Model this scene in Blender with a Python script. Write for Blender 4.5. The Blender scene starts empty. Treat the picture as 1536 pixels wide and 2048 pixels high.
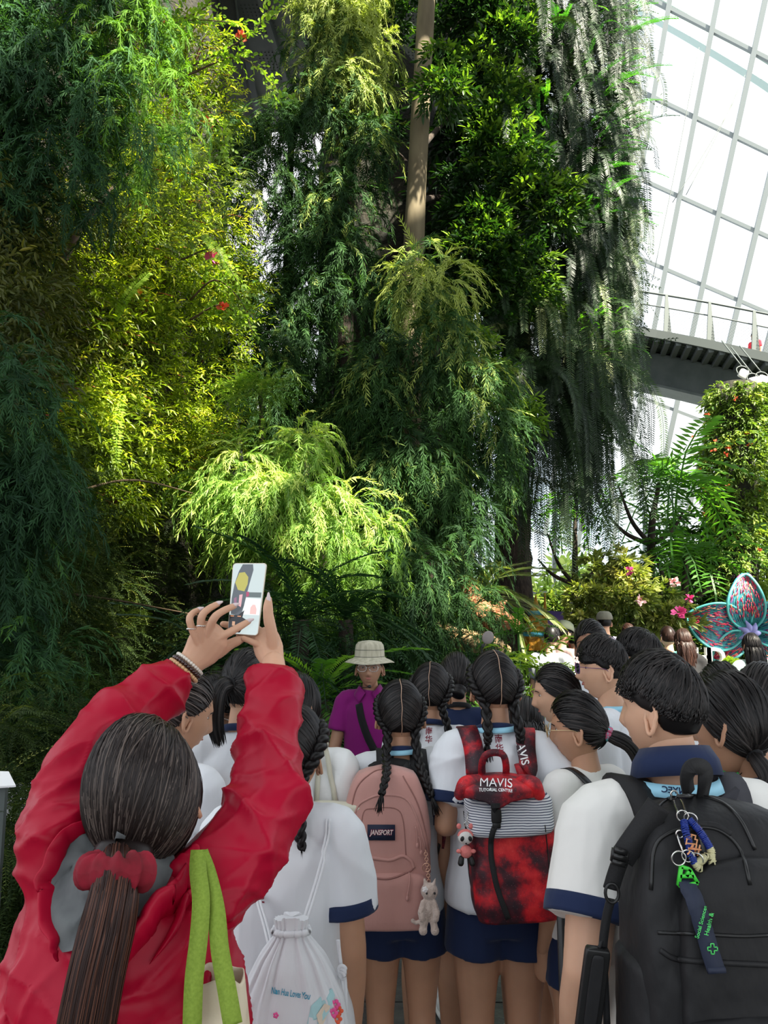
import bpy, math, random
import numpy as np
from mathutils import Vector, Matrix
from mathutils.bvhtree import BVHTree
PI = math.pi
rng = np.random.default_rng(7)
random.seed(7)
COL = bpy.context.scene.collection
SC = bpy.context.scene

# ------------------------------------------------------------------ camera, sky, sun, exposure
FPX = 1500.0
TH = math.radians(8.2)
CAM = np.array([0.0, 0.0, 1.68])
cam_data = bpy.data.cameras.new('camera')
cam = bpy.data.objects.new('camera', cam_data)
COL.objects.link(cam)
cam_data.sensor_fit = 'HORIZONTAL'
cam_data.sensor_width = 36.0
cam_data.lens = FPX / 1536 * 36
cam_data.clip_start = 0.02
cam_data.clip_end = 400
cam.location = CAM
cam.rotation_euler = (PI / 2 + TH, 0, 0)
SC.camera = cam
SC.view_settings.view_transform = 'Standard'
SC.view_settings.look = 'None'
SC.view_settings.exposure = 1.05
SC.view_settings.gamma = 1
SC.view_settings.use_curve_mapping = False

world = bpy.data.worlds.new('sky')
SC.world = world
world.use_nodes = True
wn = world.node_tree
wn.nodes.clear()
w_out = wn.nodes.new('ShaderNodeOutputWorld')
w_bg = wn.nodes.new('ShaderNodeBackground')
w_tc = wn.nodes.new('ShaderNodeTexCoord')
w_no = wn.nodes.new('ShaderNodeTexNoise')
w_no.inputs['Scale'].default_value = 2.2
w_no.inputs['Detail'].default_value = 5
w_rp = wn.nodes.new('ShaderNodeValToRGB')
w_rp.color_ramp.elements[0].position = 0.40
w_rp.color_ramp.elements[0].color = (0.76, 0.86, 0.98, 1)
w_rp.color_ramp.elements[1].position = 0.60
w_rp.color_ramp.elements[1].color = (0.97, 0.98, 1.0, 1)
wn.links.new(w_tc.outputs['Generated'], w_no.inputs['Vector'])
wn.links.new(w_no.outputs['Fac'], w_rp.inputs['Fac'])
wn.links.new(w_rp.outputs['Color'], w_bg.inputs['Color'])
w_bg.inputs['Strength'].default_value = 0.85
wn.links.new(w_bg.outputs['Background'], w_out.inputs['Surface'])

sun_data = bpy.data.lights.new('sun', 'SUN')
sun_data.energy = 15.0
sun_data.angle = math.radians(1.5)
sun_data.color = (1.0, 0.93, 0.78)
sun = bpy.data.objects.new('sun', sun_data)
COL.objects.link(sun)
SUN_TO = Vector((0.40, -0.50, 0.77)).normalized()      # direction from the place towards the sun
sun.rotation_euler = SUN_TO.to_track_quat('Z', 'Y').to_euler()

# ------------------------------------------------------------------ geometry of the view -> points in the place
_ct, _st = math.cos(TH), math.sin(TH)
def at(px, py, Y):
    """point of the place seen at a pixel of the 1536x2048 frame, at distance Y ahead"""
    dx = (px - 768) / FPX; dy = -(py - 1024) / FPX
    d = np.array([dx, _ct - dy * _st, _st + dy * _ct])
    return CAM + d * (Y / d[1])
def pix(p):
    q = np.asarray(p, float) - CAM
    f = q[1] * _ct + q[2] * _st; u = -q[1] * _st + q[2] * _ct
    return 768 + FPX * q[0] / f, 1024 - FPX * u / f
def nrm(v):
    v = np.asarray(v, float)
    return v / (np.linalg.norm(v, axis=-1, keepdims=True) + 1e-12)
def rotz(a):
    c, s = math.cos(a), math.sin(a)
    return np.array([[c, -s, 0], [s, c, 0], [0, 0, 1.0]])
def rotx(a):
    c, s = math.cos(a), math.sin(a)
    return np.array([[1.0, 0, 0], [0, c, -s], [0, s, c]])
def roty(a):
    c, s = math.cos(a), math.sin(a)
    return np.array([[c, 0, s], [0, 1.0, 0], [-s, 0, c]])

# ------------------------------------------------------------------ meshes
class MB:
    def __init__(s):
        s.V = []; s.F = []; s.n = 0; s.T = []
    def add(s, V, F, mi=0, tint=None):
        V = np.asarray(V, float).reshape(-1, 3)
        if isinstance(F, np.ndarray): F = [F]
        for f in F:
            f = np.asarray(f, np.int64)
            if f.size: s.F.append((f + s.n, mi))
        s.V.append(V); s.n += len(V)
        s.T.append(np.full(len(V), 0.5) if tint is None else np.broadcast_to(tint, (len(V),)))
        return s
    def merge(s, o):
        for v, t in zip(o.V, o.T): s.V.append(v); s.T.append(t)
        for f, m in o.F: s.F.append((f + s.n, m))
        s.n += o.n
        return s
    def verts(s): return np.concatenate(s.V) if s.V else np.zeros((0, 3))
    def mesh(s, name, mats, off=(0, 0, 0), smooth=True, tint=False):
        V = s.verts() - np.asarray(off, float)
        me = bpy.data.meshes.new(name)
        me.vertices.add(len(V)); me.vertices.foreach_set('co', V.astype(np.float32).ravel())
        loops = np.concatenate([f.ravel() for f, m in s.F])
        tot = np.concatenate([np.full(len(f), f.shape[1]) for f, m in s.F])
        mi = np.concatenate([np.full(len(f), m) for f, m in s.F])
        me.loops.add(len(loops)); me.loops.foreach_set('vertex_index', loops.astype(np.int32))
        me.polygons.add(len(tot))
        st = np.concatenate([[0], np.cumsum(tot)[:-1]])
        me.polygons.foreach_set('loop_start', st.astype(np.int32))
        me.polygons.foreach_set('loop_total', tot.astype(np.int32))
        me.polygons.foreach_set('material_index', mi.astype(np.int32))
        me.polygons.foreach_set('use_smooth', np.full(len(tot), smooth))
        if tint:
            a = me.attributes.new('tint', 'FLOAT', 'POINT')
            a.data.foreach_set('value', np.concatenate(s.T).astype(np.float32))
        for m in (mats if isinstance(mats, (list, tuple)) else [mats]): me.materials.append(m)
        me.update(calc_edges=True)
        me.validate()
        return me

def tag(o, label=None, cat=None, group=None, kind=None):
    if label: o['label'] = label
    if cat: o['category'] = cat
    if group: o['group'] = group
    if kind: o['kind'] = kind
    return o
def thing(name, label, cat, loc=(0, 0, 0), group=None):
    o = bpy.data.objects.new(name, None)
    o.location = tuple(loc); o.empty_display_size = 0.1
    COL.objects.link(o)
    o['_w'] = [float(x) for x in loc]
    return tag(o, label, cat, group)
def part(name, mb, mats, parent=None, label=None, smooth=True, tint=False, kind=None):
    """link a mesh built in place coordinates; a child keeps its place under its parent's base point"""
    off = np.array(parent['_w']) if parent is not None else np.zeros(3)
    me = mb.mesh(name, mats, off, smooth, tint) if isinstance(mb, MB) else mb
    o = bpy.data.objects.new(name, me)
    COL.objects.link(o)
    if parent is not None: o.parent = parent
    o['_w'] = [float(x) for x in off]
    if label: o['label'] = label
    if kind: o['kind'] = kind
    return o
def single(name, mb, mats, label, cat, loc=None, group=None, smooth=True, tint=False, kind=None):
    """a thing that is one mesh; its origin goes to loc (default: middle of its base)"""
    V = mb.verts()
    if loc is None: loc = [(V[:, 0].min() + V[:, 0].max()) / 2, (V[:, 1].min() + V[:, 1].max()) / 2, V[:, 2].min()]
    o = bpy.data.objects.new(name, mb.mesh(name, mats, loc, smooth, tint))
    o.location = tuple(loc); COL.objects.link(o)
    o['_w'] = [float(x) for x in loc]
    return tag(o, label, cat, group, kind)
def struct(name, mb, mats, smooth=False):
    o = bpy.data.objects.new(name, mb.mesh(name, mats, smooth=smooth))
    COL.objects.link(o); o['kind'] = 'structure'; o['_w'] = [0.0, 0.0, 0.0]
    return o

def box(mb, c, s, R=None, mi=0, bev=0.0):
    c = np.asarray(c, float); h = np.asarray(s, float) / 2
    if bev <= 0:
        V = np.array([[x, y, z] for x in (-1, 1) for y in (-1, 1) for z in (-1, 1)], float) * h
        F = np.array([[0, 1, 3, 2], [4, 6, 7, 5], [0, 4, 5, 1], [2, 3, 7, 6], [0, 2, 6, 4], [1, 5, 7, 3]])
    else:
        V, F = sphere_grid(16, 8)
        V = np.sign(V) * (np.abs(V) ** (0.35 if bev == 1 else bev))
        V = V / np.abs(V).max(axis=0)
        V = np.sign(V) * np.where(np.abs(V) > .999, 1, np.abs(V)) * h
    if R is not None: V = V @ np.asarray(R).T
    return mb.add(V + c, F, mi)
def sphere_grid(nu, nv):
    """unit sphere, z axis poles"""
    u = np.arange(nu) / nu * 2 * PI; v = np.linspace(0, PI, nv + 1)[1:-1]
    V = [[0, 0, 1.0]]
    for b in v: V += [[math.sin(b) * math.cos(a), math.sin(b) * math.sin(a), math.cos(b)] for a in u]
    V.append([0, 0, -1.0]); V = np.array(V); n = len(V)
    q = []; t = []
    i = np.arange(nu); j = (i + 1) % nu
    t.append(np.stack([np.zeros(nu, int), 1 + i, 1 + j], 1))
    for k in range(nv - 2):
        a = 1 + k * nu; b = a + nu
        q.append(np.stack([a + i, b + i, b + j, a + j], 1))
    a = 1 + (nv - 2) * nu
    t.append(np.stack([a + i, np.full(nu, n - 1), a + j], 1))
    return V, [np.concatenate(q), np.concatenate(t)] if q else [np.concatenate(t)]
def ellip(mb, c, r, R=None, nu=20, nv=12, mi=0, power=None):
    V, F = sphere_grid(nu, nv)
    if power:
        V = np.sign(V) * np.abs(V) ** power
        V = V / np.maximum(np.abs(V).max(), 1e-9)
    V = V * np.asarray(r, float)
    if R is not None: V = V @ np.asarray(R).T
    return mb.add(V + np.asarray(c, float), F, mi)
def resample(P, n):
    P = np.asarray(P, float)
    # Catmull-Rom through points
    if len(P) == 2: return P[0] + (P[1] - P[0]) * np.linspace(0, 1, n)[:, None]
    Q = np.vstack([2 * P[0] - P[1], P, 2 * P[-1] - P[-2]])
    out = []
    for u in np.linspace(0, len(P) - 1 - 1e-9, n):
        k = int(u); t = u - k
        p0, p1, p2, p3 = Q[k], Q[k + 1], Q[k + 2], Q[k + 3]
        out.append(0.5 * (2 * p1 + (p2 - p0) * t + (2 * p0 - 5 * p1 + 4 * p2 - p3) * t * t + (3 * p1 - p0 - 3 * p2 + p3) * t ** 3))
    return np.array(out)
def frames(P, up=(0, 0, 1)):
    T = nrm(np.gradient(P, axis=0))
    up = np.asarray(up, float)
    if abs(T[0] @ up) > 0.95: up = np.array([0, 1.0, 0]) if abs(T[0][1]) < .9 else np.array([1.0, 0, 0])
    A = [nrm(np.cross(up, T[0]))]
    for i in range(1, len(P)):
        a = A[-1] - T[i] * (A[-1] @ T[i])
        A.append(nrm(a))
    A = np.array(A); B = np.cross(T, A)
    return T, A, B
def tube(mb, P, r, n=10, mi=0, caps=True, r2=None, up=(0, 0, 1), rs=None, tint=None, round_ends=False):
    """tube along P; r radius along frame A (sideways), r2 along B"""
    P = np.asarray(P, float)
    if rs: P_ = resample(P, rs); r = np.interp(np.linspace(0, 1, rs), np.linspace(0, 1, len(np.atleast_1d(r))), np.atleast_1d(r)) if np.ndim(r) else r; \
        r2 = (np.interp(np.linspace(0, 1, rs), np.linspace(0, 1, len(r2)), r2) if np.ndim(r2) else r2); P = P_
    m = len(P)
    r = np.broadcast_to(np.asarray(r, float), (m,)).copy()
    r2 = r.copy() if r2 is None else np.broadcast_to(np.asarray(r2, float), (m,)).copy()
    if round_ends:
        T0 = nrm(P[0] - P[1]); T1 = nrm(P[-1] - P[-2]); k = [math.sin(x) for x in (.35, .8, 1.2)]; kc = [math.cos(x) for x in (.35, .8, 1.2)]
        P = np.vstack([[P[0] + T0 * r[0] * kc[i] for i in range(3)], P, [P[-1] + T1 * r[-1] * kc[2 - i] for i in range(3)]])
        r = np.concatenate([[r[0] * k[i] for i in range(3)], r, [r[-1] * k[2 - i] for i in range(3)]])
        r2 = np.concatenate([[r2[0] * k[i] for i in range(3)], r2, [r2[-1] * k[2 - i] for i in range(3)]])
        m = len(P)
    T, A, B = frames(P, up)
    a = np.arange(n) / n * 2 * PI
    V = P[:, None] + A[:, None] * (np.cos(a)[None, :, None] * r[:, None, None]) + B[:, None] * (np.sin(a)[None, :, None] * r2[:, None, None])
    i = np.arange(n); j = (i + 1) % n
    F = np.concatenate([np.stack([k * n + i, k * n + j, (k + 1) * n + j, (k + 1) * n + i], 1) for k in range(m - 1)])
    V = V.reshape(-1, 3); fs = [F]
    if caps:
        V = np.vstack([V, P[0], P[-1]])
        fs.append(np.concatenate([np.stack([j, i, np.full(n, m * n)], 1), np.stack([(m - 1) * n + i, (m - 1) * n + j, np.full(n, m * n + 1)], 1)]))
    return mb.add(V, fs, mi, tint)
def bar(mb, a, b, w, h=None, mi=0, up=(0, 0, 1)):
    a = np.asarray(a, float); b = np.asarray(b, float); h = w if h is None else h
    T = nrm(b - a); up = np.asarray(up, float)
    if abs(T @ up) > .98: up = np.array([0, 1.0, 0])
    A = nrm(np.cross(up, T)); B = np.cross(T, A)
    V = np.array([p + A * sa * w / 2 + B * sb * h / 2 for p in (a, b) for sa in (-1, 1) for sb in (-1, 1)])
    F = np.array([[0, 1, 3, 2], [4, 6, 7, 5], [0, 4, 5, 1], [2, 3, 7, 6], [0, 2, 6, 4], [1, 5, 7, 3]])
    return mb.add(V, F, mi)
def gridsurf(mb, G, mi=0, closed_u=False, thick=0.0):
    """surface through a grid of points G[i][j]; with thick, a solid sheet"""
    G = np.asarray(G, float); a, b = G.shape[:2]
    idx = np.arange(a * b).reshape(a, b)
    if closed_u: idx = np.vstack([idx, idx[:1]])
    F = np.stack([idx[:-1, :-1], idx[1:, :-1], idx[1:, 1:], idx[:-1, 1:]], -1).reshape(-1, 4)
    if thick:
        N = nrm(np.cross(np.gradient(G, axis=0), np.gradient(G, axis=1)))
        V = np.vstack([G.reshape(-1, 3), (G - N * thick).reshape(-1, 3)])
        k = a * b
        rim = np.concatenate([idx[0], idx[1:, -1], idx[-1, ::-1][1:], idx[::-1, 0][1:]])
        S = np.stack([rim[:-1], rim[:-1] + k, rim[1:] + k, rim[1:]], 1)
        return mb.add(V, [F, F[:, ::-1] + k, S[:, ::-1]], mi)
    return mb.add(G.reshape(-1, 3), F, mi)
def ribbon(mb, P, N, w, th=0.002, mi=0):
    """flat strap along P with face normals N"""
    P = np.asarray(P, float); N = np.broadcast_to(np.asarray(N, float), P.shape); m = len(P)
    T = nrm(np.gradient(P, axis=0)); S = nrm(np.cross(T, N)); N2 = np.cross(S, T)
    w = np.broadcast_to(np.asarray(w, float), (m,))[:, None]
    V = np.stack([P - S * w / 2 - N2 * th / 2, P - S * w / 2 + N2 * th / 2, P + S * w / 2 + N2 * th / 2, P + S * w / 2 - N2 * th / 2], 1)
    F = []
    for k in range(m - 1):
        for e in range(4):
            f = (e + 1) % 4
            F.append([4 * k + e, 4 * k + f, 4 * k + 4 + f, 4 * k + 4 + e])
    F += [[3, 2, 1, 0], [4 * m - 4, 4 * m - 3, 4 * m - 2, 4 * m - 1]]
    return mb.add(V.reshape(-1, 3), np.array(F), mi)
def voxel(mb, size, smooth=4, adapt=0.0, fac=0.5):
    """fuse overlapping pieces into one continuous surface"""
    me = mb.mesh('tmp', MAT_DUMMY)
    o = bpy.data.objects.new('tmp', me); COL.objects.link(o)
    m = o.modifiers.new('r', 'REMESH'); m.mode = 'VOXEL'; m.voxel_size = size; m.adaptivity = adapt
    if smooth:
        s = o.modifiers.new('s', 'SMOOTH'); s.iterations = smooth; s.factor = fac
    dg = bpy.context.evaluated_depsgraph_get(); dg.update()
    ev = o.evaluated_get(dg); m2 = ev.to_mesh()
    out = from_mesh(m2)
    ev.to_mesh_clear()
    bpy.data.objects.remove(o); bpy.data.meshes.remove(me)
    return out
def from_mesh(m2):
    V = np.empty(len(m2.vertices) * 3, np.float32); m2.vertices.foreach_get('co', V)
    ls = np.empty(len(m2.polygons), np.int32); m2.polygons.foreach_get('loop_start', ls)
    lt = np.empty(len(m2.polygons), np.int32); m2.polygons.foreach_get('loop_total', lt)
    li = np.empty(len(m2.loops), np.int32); m2.loops.foreach_get('vertex_index', li)
    out = MB(); F = []
    for k in np.unique(lt):
        s = ls[lt == k]; F.append(li[s[:, None] + np.arange(k)])
    out.add(V.reshape(-1, 3).astype(float), F)
    return out
def normals(mb):
    V = mb.verts(); N = np.zeros_like(V)
    for f, m in mb.F:
        n = np.cross(V[f[:, 1]] - V[f[:, 0]], V[f[:, 2]] - V[f[:, 0]])
        for k in range(f.shape[1]): np.add.at(N, f[:, k], n)
    return nrm(N)
def bvh(mb):
    V = mb.verts(); P = []
    for f, m in mb.F: P += f.tolist()
    return BVHTree.FromPolygons([tuple(v) for v in V], P)
def cast(tree, o, d, dist=10):
    h = tree.ray_cast(Vector(o), Vector(d), dist)
    return (None, None) if h[0] is None else (np.array(h[0]), np.array(h[1]))
def wob(V, s, amp, seed=0, aniso=(1, 1, 1)):
    """smooth pseudo-noise from a few sine waves, one value per vertex"""
    r = np.random.default_rng(seed); out = np.zeros(len(V)); V = V * np.asarray(aniso)
    for k in range(7):
        d = nrm(r.normal(size=3)); f = s * (0.6 + 1.5 * r.random())
        out += np.sin(V @ d * f + r.random() * 6.3 + 1.3 * np.sin(V @ nrm(r.normal(size=3)) * f * .6 + r.random() * 6))
    return out / 7 * amp
def ridge(V, s, amp, seed=0, aniso=(1, 1, 1), n=4, sharp=2.5):
    """soft creases of cloth: a few warped, sharp crested waves"""
    r = np.random.default_rng(seed + 99); out = np.zeros(len(V)); A = np.asarray(aniso)
    for k in range(n):
        d = nrm(r.normal(size=3) * A); f = s * (.7 + .8 * r.random())
        warp = 1.6 * np.sin(V @ nrm(r.normal(size=3)) * s * .33 + r.random() * 6) + 1.1 * np.sin(V @ nrm(r.normal(size=3)) * s * .5 + r.random() * 6)
        mask = np.clip(.5 + .9 * np.sin(V @ nrm(r.normal(size=3)) * s * .3 + r.random() * 6), 0, 1)
        out += mask * (1 - np.abs(np.sin(V @ d * f * .5 + warp))) ** sharp
    return out * amp / n * 2
def displace(mb, amt):
    N = normals(mb); V = mb.verts(); mb.V = [V + N * np.asarray(amt)[:, None]]; mb.T = [np.concatenate(mb.T)]
    return mb
def text_mb(s, size=1.0, extrude=0.0, bold=0.0, shear=0.0):
    """letters as a flat mesh in the xy plane, centred"""
    c = bpy.data.curves.new('t', 'FONT'); c.body = s; c.size = size; c.align_x = 'CENTER'; c.align_y = 'CENTER'
    c.extrude = extrude; c.offset = bold; c.shear = shear; c.resolution_u = 3
    o = bpy.data.objects.new('t', c); COL.objects.link(o)
    dg = bpy.context.evaluated_depsgraph_get(); dg.update()
    m = o.evaluated_get(dg).to_mesh(); mb = from_mesh(m)
    o.evaluated_get(dg).to_mesh_clear(); bpy.data.objects.remove(o); bpy.data.curves.remove(c)
    return mb
def project(mb, origin, U, W, tree, off=0.001, view=None):
    """lay a flat xy mesh on a surface: x along U, y along W, pressed onto the tree along the normal"""
    V = mb.verts(); origin = np.asarray(origin, float); U = nrm(U); W = nrm(W)
    N = nrm(np.cross(U, W)); out = []
    for v in V:
        p = origin + U * v[0] + W * v[1]
        h, n = cast(tree, p + N * 0.25, -N, 0.6)
        out.append((h if h is not None else p) + N * (off + v[2]))
    mb.V = [np.array(out)]; mb.T = [np.concatenate(mb.T)]
    return mb

# ------------------------------------------------------------------ materials
def nodes(m):
    m.use_nodes = True
    return m.node_tree.nodes, m.node_tree.links, m.node_tree.nodes['Principled BSDF']
MAT_DUMMY = bpy.data.materials.new('plain')
def mat(name, c, rough=0.6, c2=None, scale=8.0, bump=0.0, bscale=None, metal=0.0, aniso=(1, 1, 1), spec=0.4, detail=4, sheen=0.0, lo=.35, hi=.65, dist=0.01, sss=0.0, coat=0.0):
    m = bpy.data.materials.new(name); N, L, B = nodes(m)
    B.inputs['Base Color'].default_value = (*c, 1); B.inputs['Roughness'].default_value = rough
    B.inputs['Metallic'].default_value = metal; B.inputs['Specular IOR Level'].default_value = spec
    if sheen: B.inputs['Sheen Weight'].default_value = sheen
    if coat: B.inputs['Coat Weight'].default_value = coat
    if sss:
        B.inputs['Subsurface Weight'].default_value = sss
        B.inputs['Subsurface Radius'].default_value = (0.9, 0.35, 0.2); B.inputs['Subsurface Scale'].default_value = 0.008
    if c2 is not None or bump:
        tc = N.new('ShaderNodeTexCoord'); mp = N.new('ShaderNodeMapping'); mp.inputs['Scale'].default_value = aniso
        L.new(tc.outputs['Object'], mp.inputs['Vector'])
    if c2 is not None:
        t = N.new('ShaderNodeTexNoise'); t.inputs['Scale'].default_value = scale; t.inputs['Detail'].default_value = detail
        r = N.new('ShaderNodeValToRGB'); r.color_ramp.elements[0].position = lo; r.color_ramp.elements[1].position = hi
        r.color_ramp.elements[0].color = (*c, 1); r.color_ramp.elements[1].color = (*c2, 1)
        L.new(mp.outputs[0], t.inputs['Vector']); L.new(t.outputs['Fac'], r.inputs['Fac']); L.new(r.outputs[0], B.inputs['Base Color'])
    if bump:
        t2 = N.new('ShaderNodeTexNoise'); t2.inputs['Scale'].default_value = bscale or scale; t2.inputs['Detail'].default_value = detail
        b = N.new('ShaderNodeBump'); b.inputs['Strength'].default_value = bump; b.inputs['Distance'].default_value = dist
        L.new(mp.outputs[0], t2.inputs['Vector']); L.new(t2.outputs['Fac'], b.inputs['Height']); L.new(b.outputs[0], B.inputs['Normal'])
    return m
def leafmat(name, c1, c2, c3=None, trans=0.3, rough=0.5, spec=0.35):
    """foliage: colour varies leaf by leaf and spray by spray (attribute tint, also used to paint sunlight on crowns), thin leaves let light through"""
    m = bpy.data.materials.new(name); N, L, B = nodes(m)
    at_ = N.new('ShaderNodeAttribute'); at_.attribute_name = 'tint'
    r = N.new('ShaderNodeValToRGB'); e = r.color_ramp.elements
    e[0].position = 0.0; e[0].color = (*c1, 1); e[1].position = 0.7 if c3 else 1.0; e[1].color = (*c2, 1)
    if c3: k = r.color_ramp.elements.new(1.0); k.color = (*c3, 1)
    L.new(at_.outputs['Fac'], r.inputs['Fac']); L.new(r.outputs[0], B.inputs['Base Color'])
    B.inputs['Roughness'].default_value = rough; B.inputs['Specular IOR Level'].default_value = spec
    tr = N.new('ShaderNodeBsdfTranslucent'); mx = N.new('ShaderNodeMixShader'); mx.inputs[0].default_value = trans
    g = N.new('ShaderNodeMix'); g.data_type = 'RGBA'; g.blend_type = 'MULTIPLY'; g.inputs[0].default_value = 1
    L.new(r.outputs[0], g.inputs[6]); g.inputs[7].default_value = (1.5, 1.6, 0.5, 1)
    L.new(g.outputs[2], tr.inputs['Color'])
    out = N['Material Output']
    L.new(B.outputs[0], mx.inputs[1]); L.new(tr.outputs[0], mx.inputs[2]); L.new(mx.outputs[0], out.inputs['Surface'])
    return m
def glassmat(name, tintc=(0.93, 0.97, 0.96), gloss=0.12):
    m = bpy.data.materials.new(name); N, L, B = nodes(m); N.remove(B)
    t = N.new('ShaderNodeBsdfTransparent'); t.inputs[0].default_value = (*tintc, 1)
    g = N.new('ShaderNodeBsdfGlossy'); g.inputs['Roughness'].default_value = 0.05
    f = N.new('ShaderNodeFresnel'); f.inputs['IOR'].default_value = 1.35
    x = N.new('ShaderNodeMixShader'); L.new(f.outputs[0], x.inputs[0]); L.new(t.outputs[0], x.inputs[1]); L.new(g.outputs[0], x.inputs[2])
    L.new(x.outputs[0], N['Material Output'].inputs['Surface'])
    return m
# ================================================================== the glasshouse shell
M_STEEL = mat('painted_steel', (0.24, 0.27, 0.27), 0.45, spec=0.4)
M_DARKSTEEL = mat('dark_painted_steel', (0.06, 0.075, 0.07), 0.5, c2=(0.085, 0.10, 0.095), scale=3)
M_GREYSTEEL = mat('galvanised_steel', (0.10, 0.115, 0.11), 0.5, metal=0.2)
M_ARCH = mat('white_arch_paint', (0.42, 0.52, 0.48), 0.5)
M_GLASS = glassmat('facade_glass')
M_SLATE = mat('wet_slate', (0.030, 0.032, 0.033), 0.35, c2=(0.075, 0.076, 0.072), scale=5, bump=0.5, bscale=14, detail=8, dist=0.02)
M_SOIL = mat('planting_wall_felt', (0.012, 0.014, 0.010), 0.95, c2=(0.03, 0.026, 0.016), scale=3, bump=0.6, bscale=10, dist=0.1)
M_CONCRETE = mat('dark_concrete', (0.055, 0.06, 0.058), 0.8, c2=(0.08, 0.085, 0.08), scale=2)

# floor: riven slate slabs around the crowd
def build_floor():
    mb = MB(); rs = np.random.default_rng(3)
    box(mb, (4, 12, -0.10), (60, 60, 0.18))
    y = -3.0
    while y < 9:
        x = -2.4 + rs.random() * .3; 
        while x < 6:
            w = 0.55 + 0.5 * rs.random()
            R = rotx(rs.normal() * .002) @ roty(rs.normal() * .002)
            box(mb, (x + w / 2, y + .3, -0.012 + rs.random() * .004), (w - .012, .588, .03), R)
            x += w
        y += 0.6
    struct('floor', mb, M_SLATE)
build_floor()

# inclined glass facade: a quadrilateral steel grid on one leaning plane
def homog(src, dst):
    A = []
    for (x, y), (u, v) in zip(src, dst):
        A.append([x, y, 1, 0, 0, 0, -u * x, -u * y, -u]); A.append([0, 0, 0, x, y, 1, -v * x, -v * y, -v])
    _, _, Vt = np.linalg.svd(np.array(A)); return Vt[-1].reshape(3, 3)
HG = homog([(0, 0), (0, 2), (0, 5), (1, 0), (1, 2), (1, 3), (2, 2), (2, 3), (1, 5), (-1, 0), (-1, 2)],
           [(1425, 60), (1355, 390), (1283, 793), (1513, 105), (1435, 430), (1403, 568), (1512, 465), (1475, 600), (1357, 824), (1340, 18), (1275, 360)])
FP0 = at(1355, 390, 24.0); FPN = nrm(np.array([-0.30, -0.92, -0.28]))
def facade_pt(i, j):
    q = HG @ np.array([i, j, 1.0]); px, py = q[0] / q[2], q[1] / q[2]
    d = at(px, py, 1.0) - CAM
    t = ((FP0 - CAM) @ FPN) / (d @ FPN)
    return CAM + d * t
def build_facade():
    I = list(range(-4, 5)); J = [-2, -1, 0, 1, 2, 3, 4, 5, 6, 7, 8]
    P = {(i, j): facade_pt(i, j) for i in I for j in J}
    t = thing('glass_facade', 'leaning glass facade in a white steel grid behind the elevated walkway', 'glass wall', P[(0, 8)])
    t['kind'] = 'structure'
    mb = MB()
    for i in I:
        for a, b in zip(J[:-1], J[1:]): bar(mb, P[(i, a)], P[(i, b)], 0.16, 0.30, up=FPN)
        # rod running just behind each mullion
    part('mullion', mb, M_STEEL, t, smooth=False)
    mb = MB()
    for j in J:
        for a, b in zip(I[:-1], I[1:]): bar(mb, P[(a, j)], P[(b, j)], 0.11, 0.2, up=FPN)
    part('transom', mb, M_STEEL, t, smooth=False)
    mb = MB()
    for a, b in zip(I[:-1], I[1:]):
        for c, d in zip(J[:-1], J[1:]):
            mb.add([P[(a, c)], P[(b, c)], P[(b, d)], P[(a, d)]], np.array([[0, 1, 2, 3]]))
    mb.V = [mb.verts() - FPN * 0.12]; mb.T = [np.concatenate(mb.T)]
    part('pane', mb, M_GLASS, t, smooth=False)
    return P
FPTS = build_facade()
# arch beam outside the glass
def build_arch():
    up = [at(1180, -60, 33), at(1290, 12, 32), at(1400, 75, 31), at(1536, 158, 30), at(1640, 235, 29.5)]
    mb = MB(); P = resample(up, 24)
    for k in range(23): bar(mb, P[k], P[k + 1] + (P[k + 1] - P[k]) * .03, 0.55, 0.62)
    P2 = resample([at(1180, -90, 33), at(1290, -18, 32), at(1400, 45, 31), at(1536, 120, 30), at(1640, 195, 29.5)], 24)
    struct('trim_1', mb, M_ARCH)
    mb = MB()
    for k in range(23): bar(mb, P2[k], P2[k + 1] + (P2[k + 1] - P2[k]) * .03, 0.4, 0.12)
    struct('trim_2', mb, M_STEEL)
build_arch()
def cables():
    for a, b, lab in ((at(1398, 95, 22), at(1305, 560, 22), 'thin dark cable hanging nearest the trees in front of the glass'),
                      (at(1490, 150, 22), at(1372, 390, 22), 'thin upper cable crossing the middle panes of the glass'),
                      (at(1484, 175, 22), at(1345, 405, 22), 'thin lower cable crossing the middle panes of the glass')):
        mb = MB(); tube(mb, [a, (a + b) / 2 + np.array([0, 0, -.1]), b], 0.012, 5, rs=9)
        single('suspension_cable', mb, M_GREYSTEEL, lab, 'cable', group='cables in front of the glass')
cables()

# lower glass at ground level, with a white rail, far behind the trunk
def build_low_glass():
    mb = MB(); t = thing('window_1', 'low glass wall with a white rail behind the hanging tree', 'glass wall', at(1100, 1260, 22)); t['kind'] = 'structure'
    Y = 22.5
    a = at(940, 1195, Y); b = at(1300, 1213, Y - 1)
    bar(mb, at(940, 1186, Y), at(1110, 1190, Y), 0.12, 0.22); bar(mb, at(1110, 1190, Y), at(1330, 1214, Y - 1.5), 0.12, 0.22)
    for px, dy in ((960, 0), (1108, 0), (1290, 1)):
        bar(mb, at(px, 960, Y - dy), at(px, 1262, Y - dy), 0.10, 0.12)
    part('window_frame', mb, M_STEEL, t, smooth=False)
    mb = MB()
    for (x0, x1, y0, y1) in ((930, 1108, Y, Y), (1108, 1330, Y, Y - 1.5)):
        mb.add([at(x0, 960, y0), at(x1, 960, y1), at(x1, 1265, y1), at(x0, 1265, y0)], np.array([[0, 1, 2, 3]]))
    part('pane', mb, M_GLASS, t, smooth=False)
build_low_glass()

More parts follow.
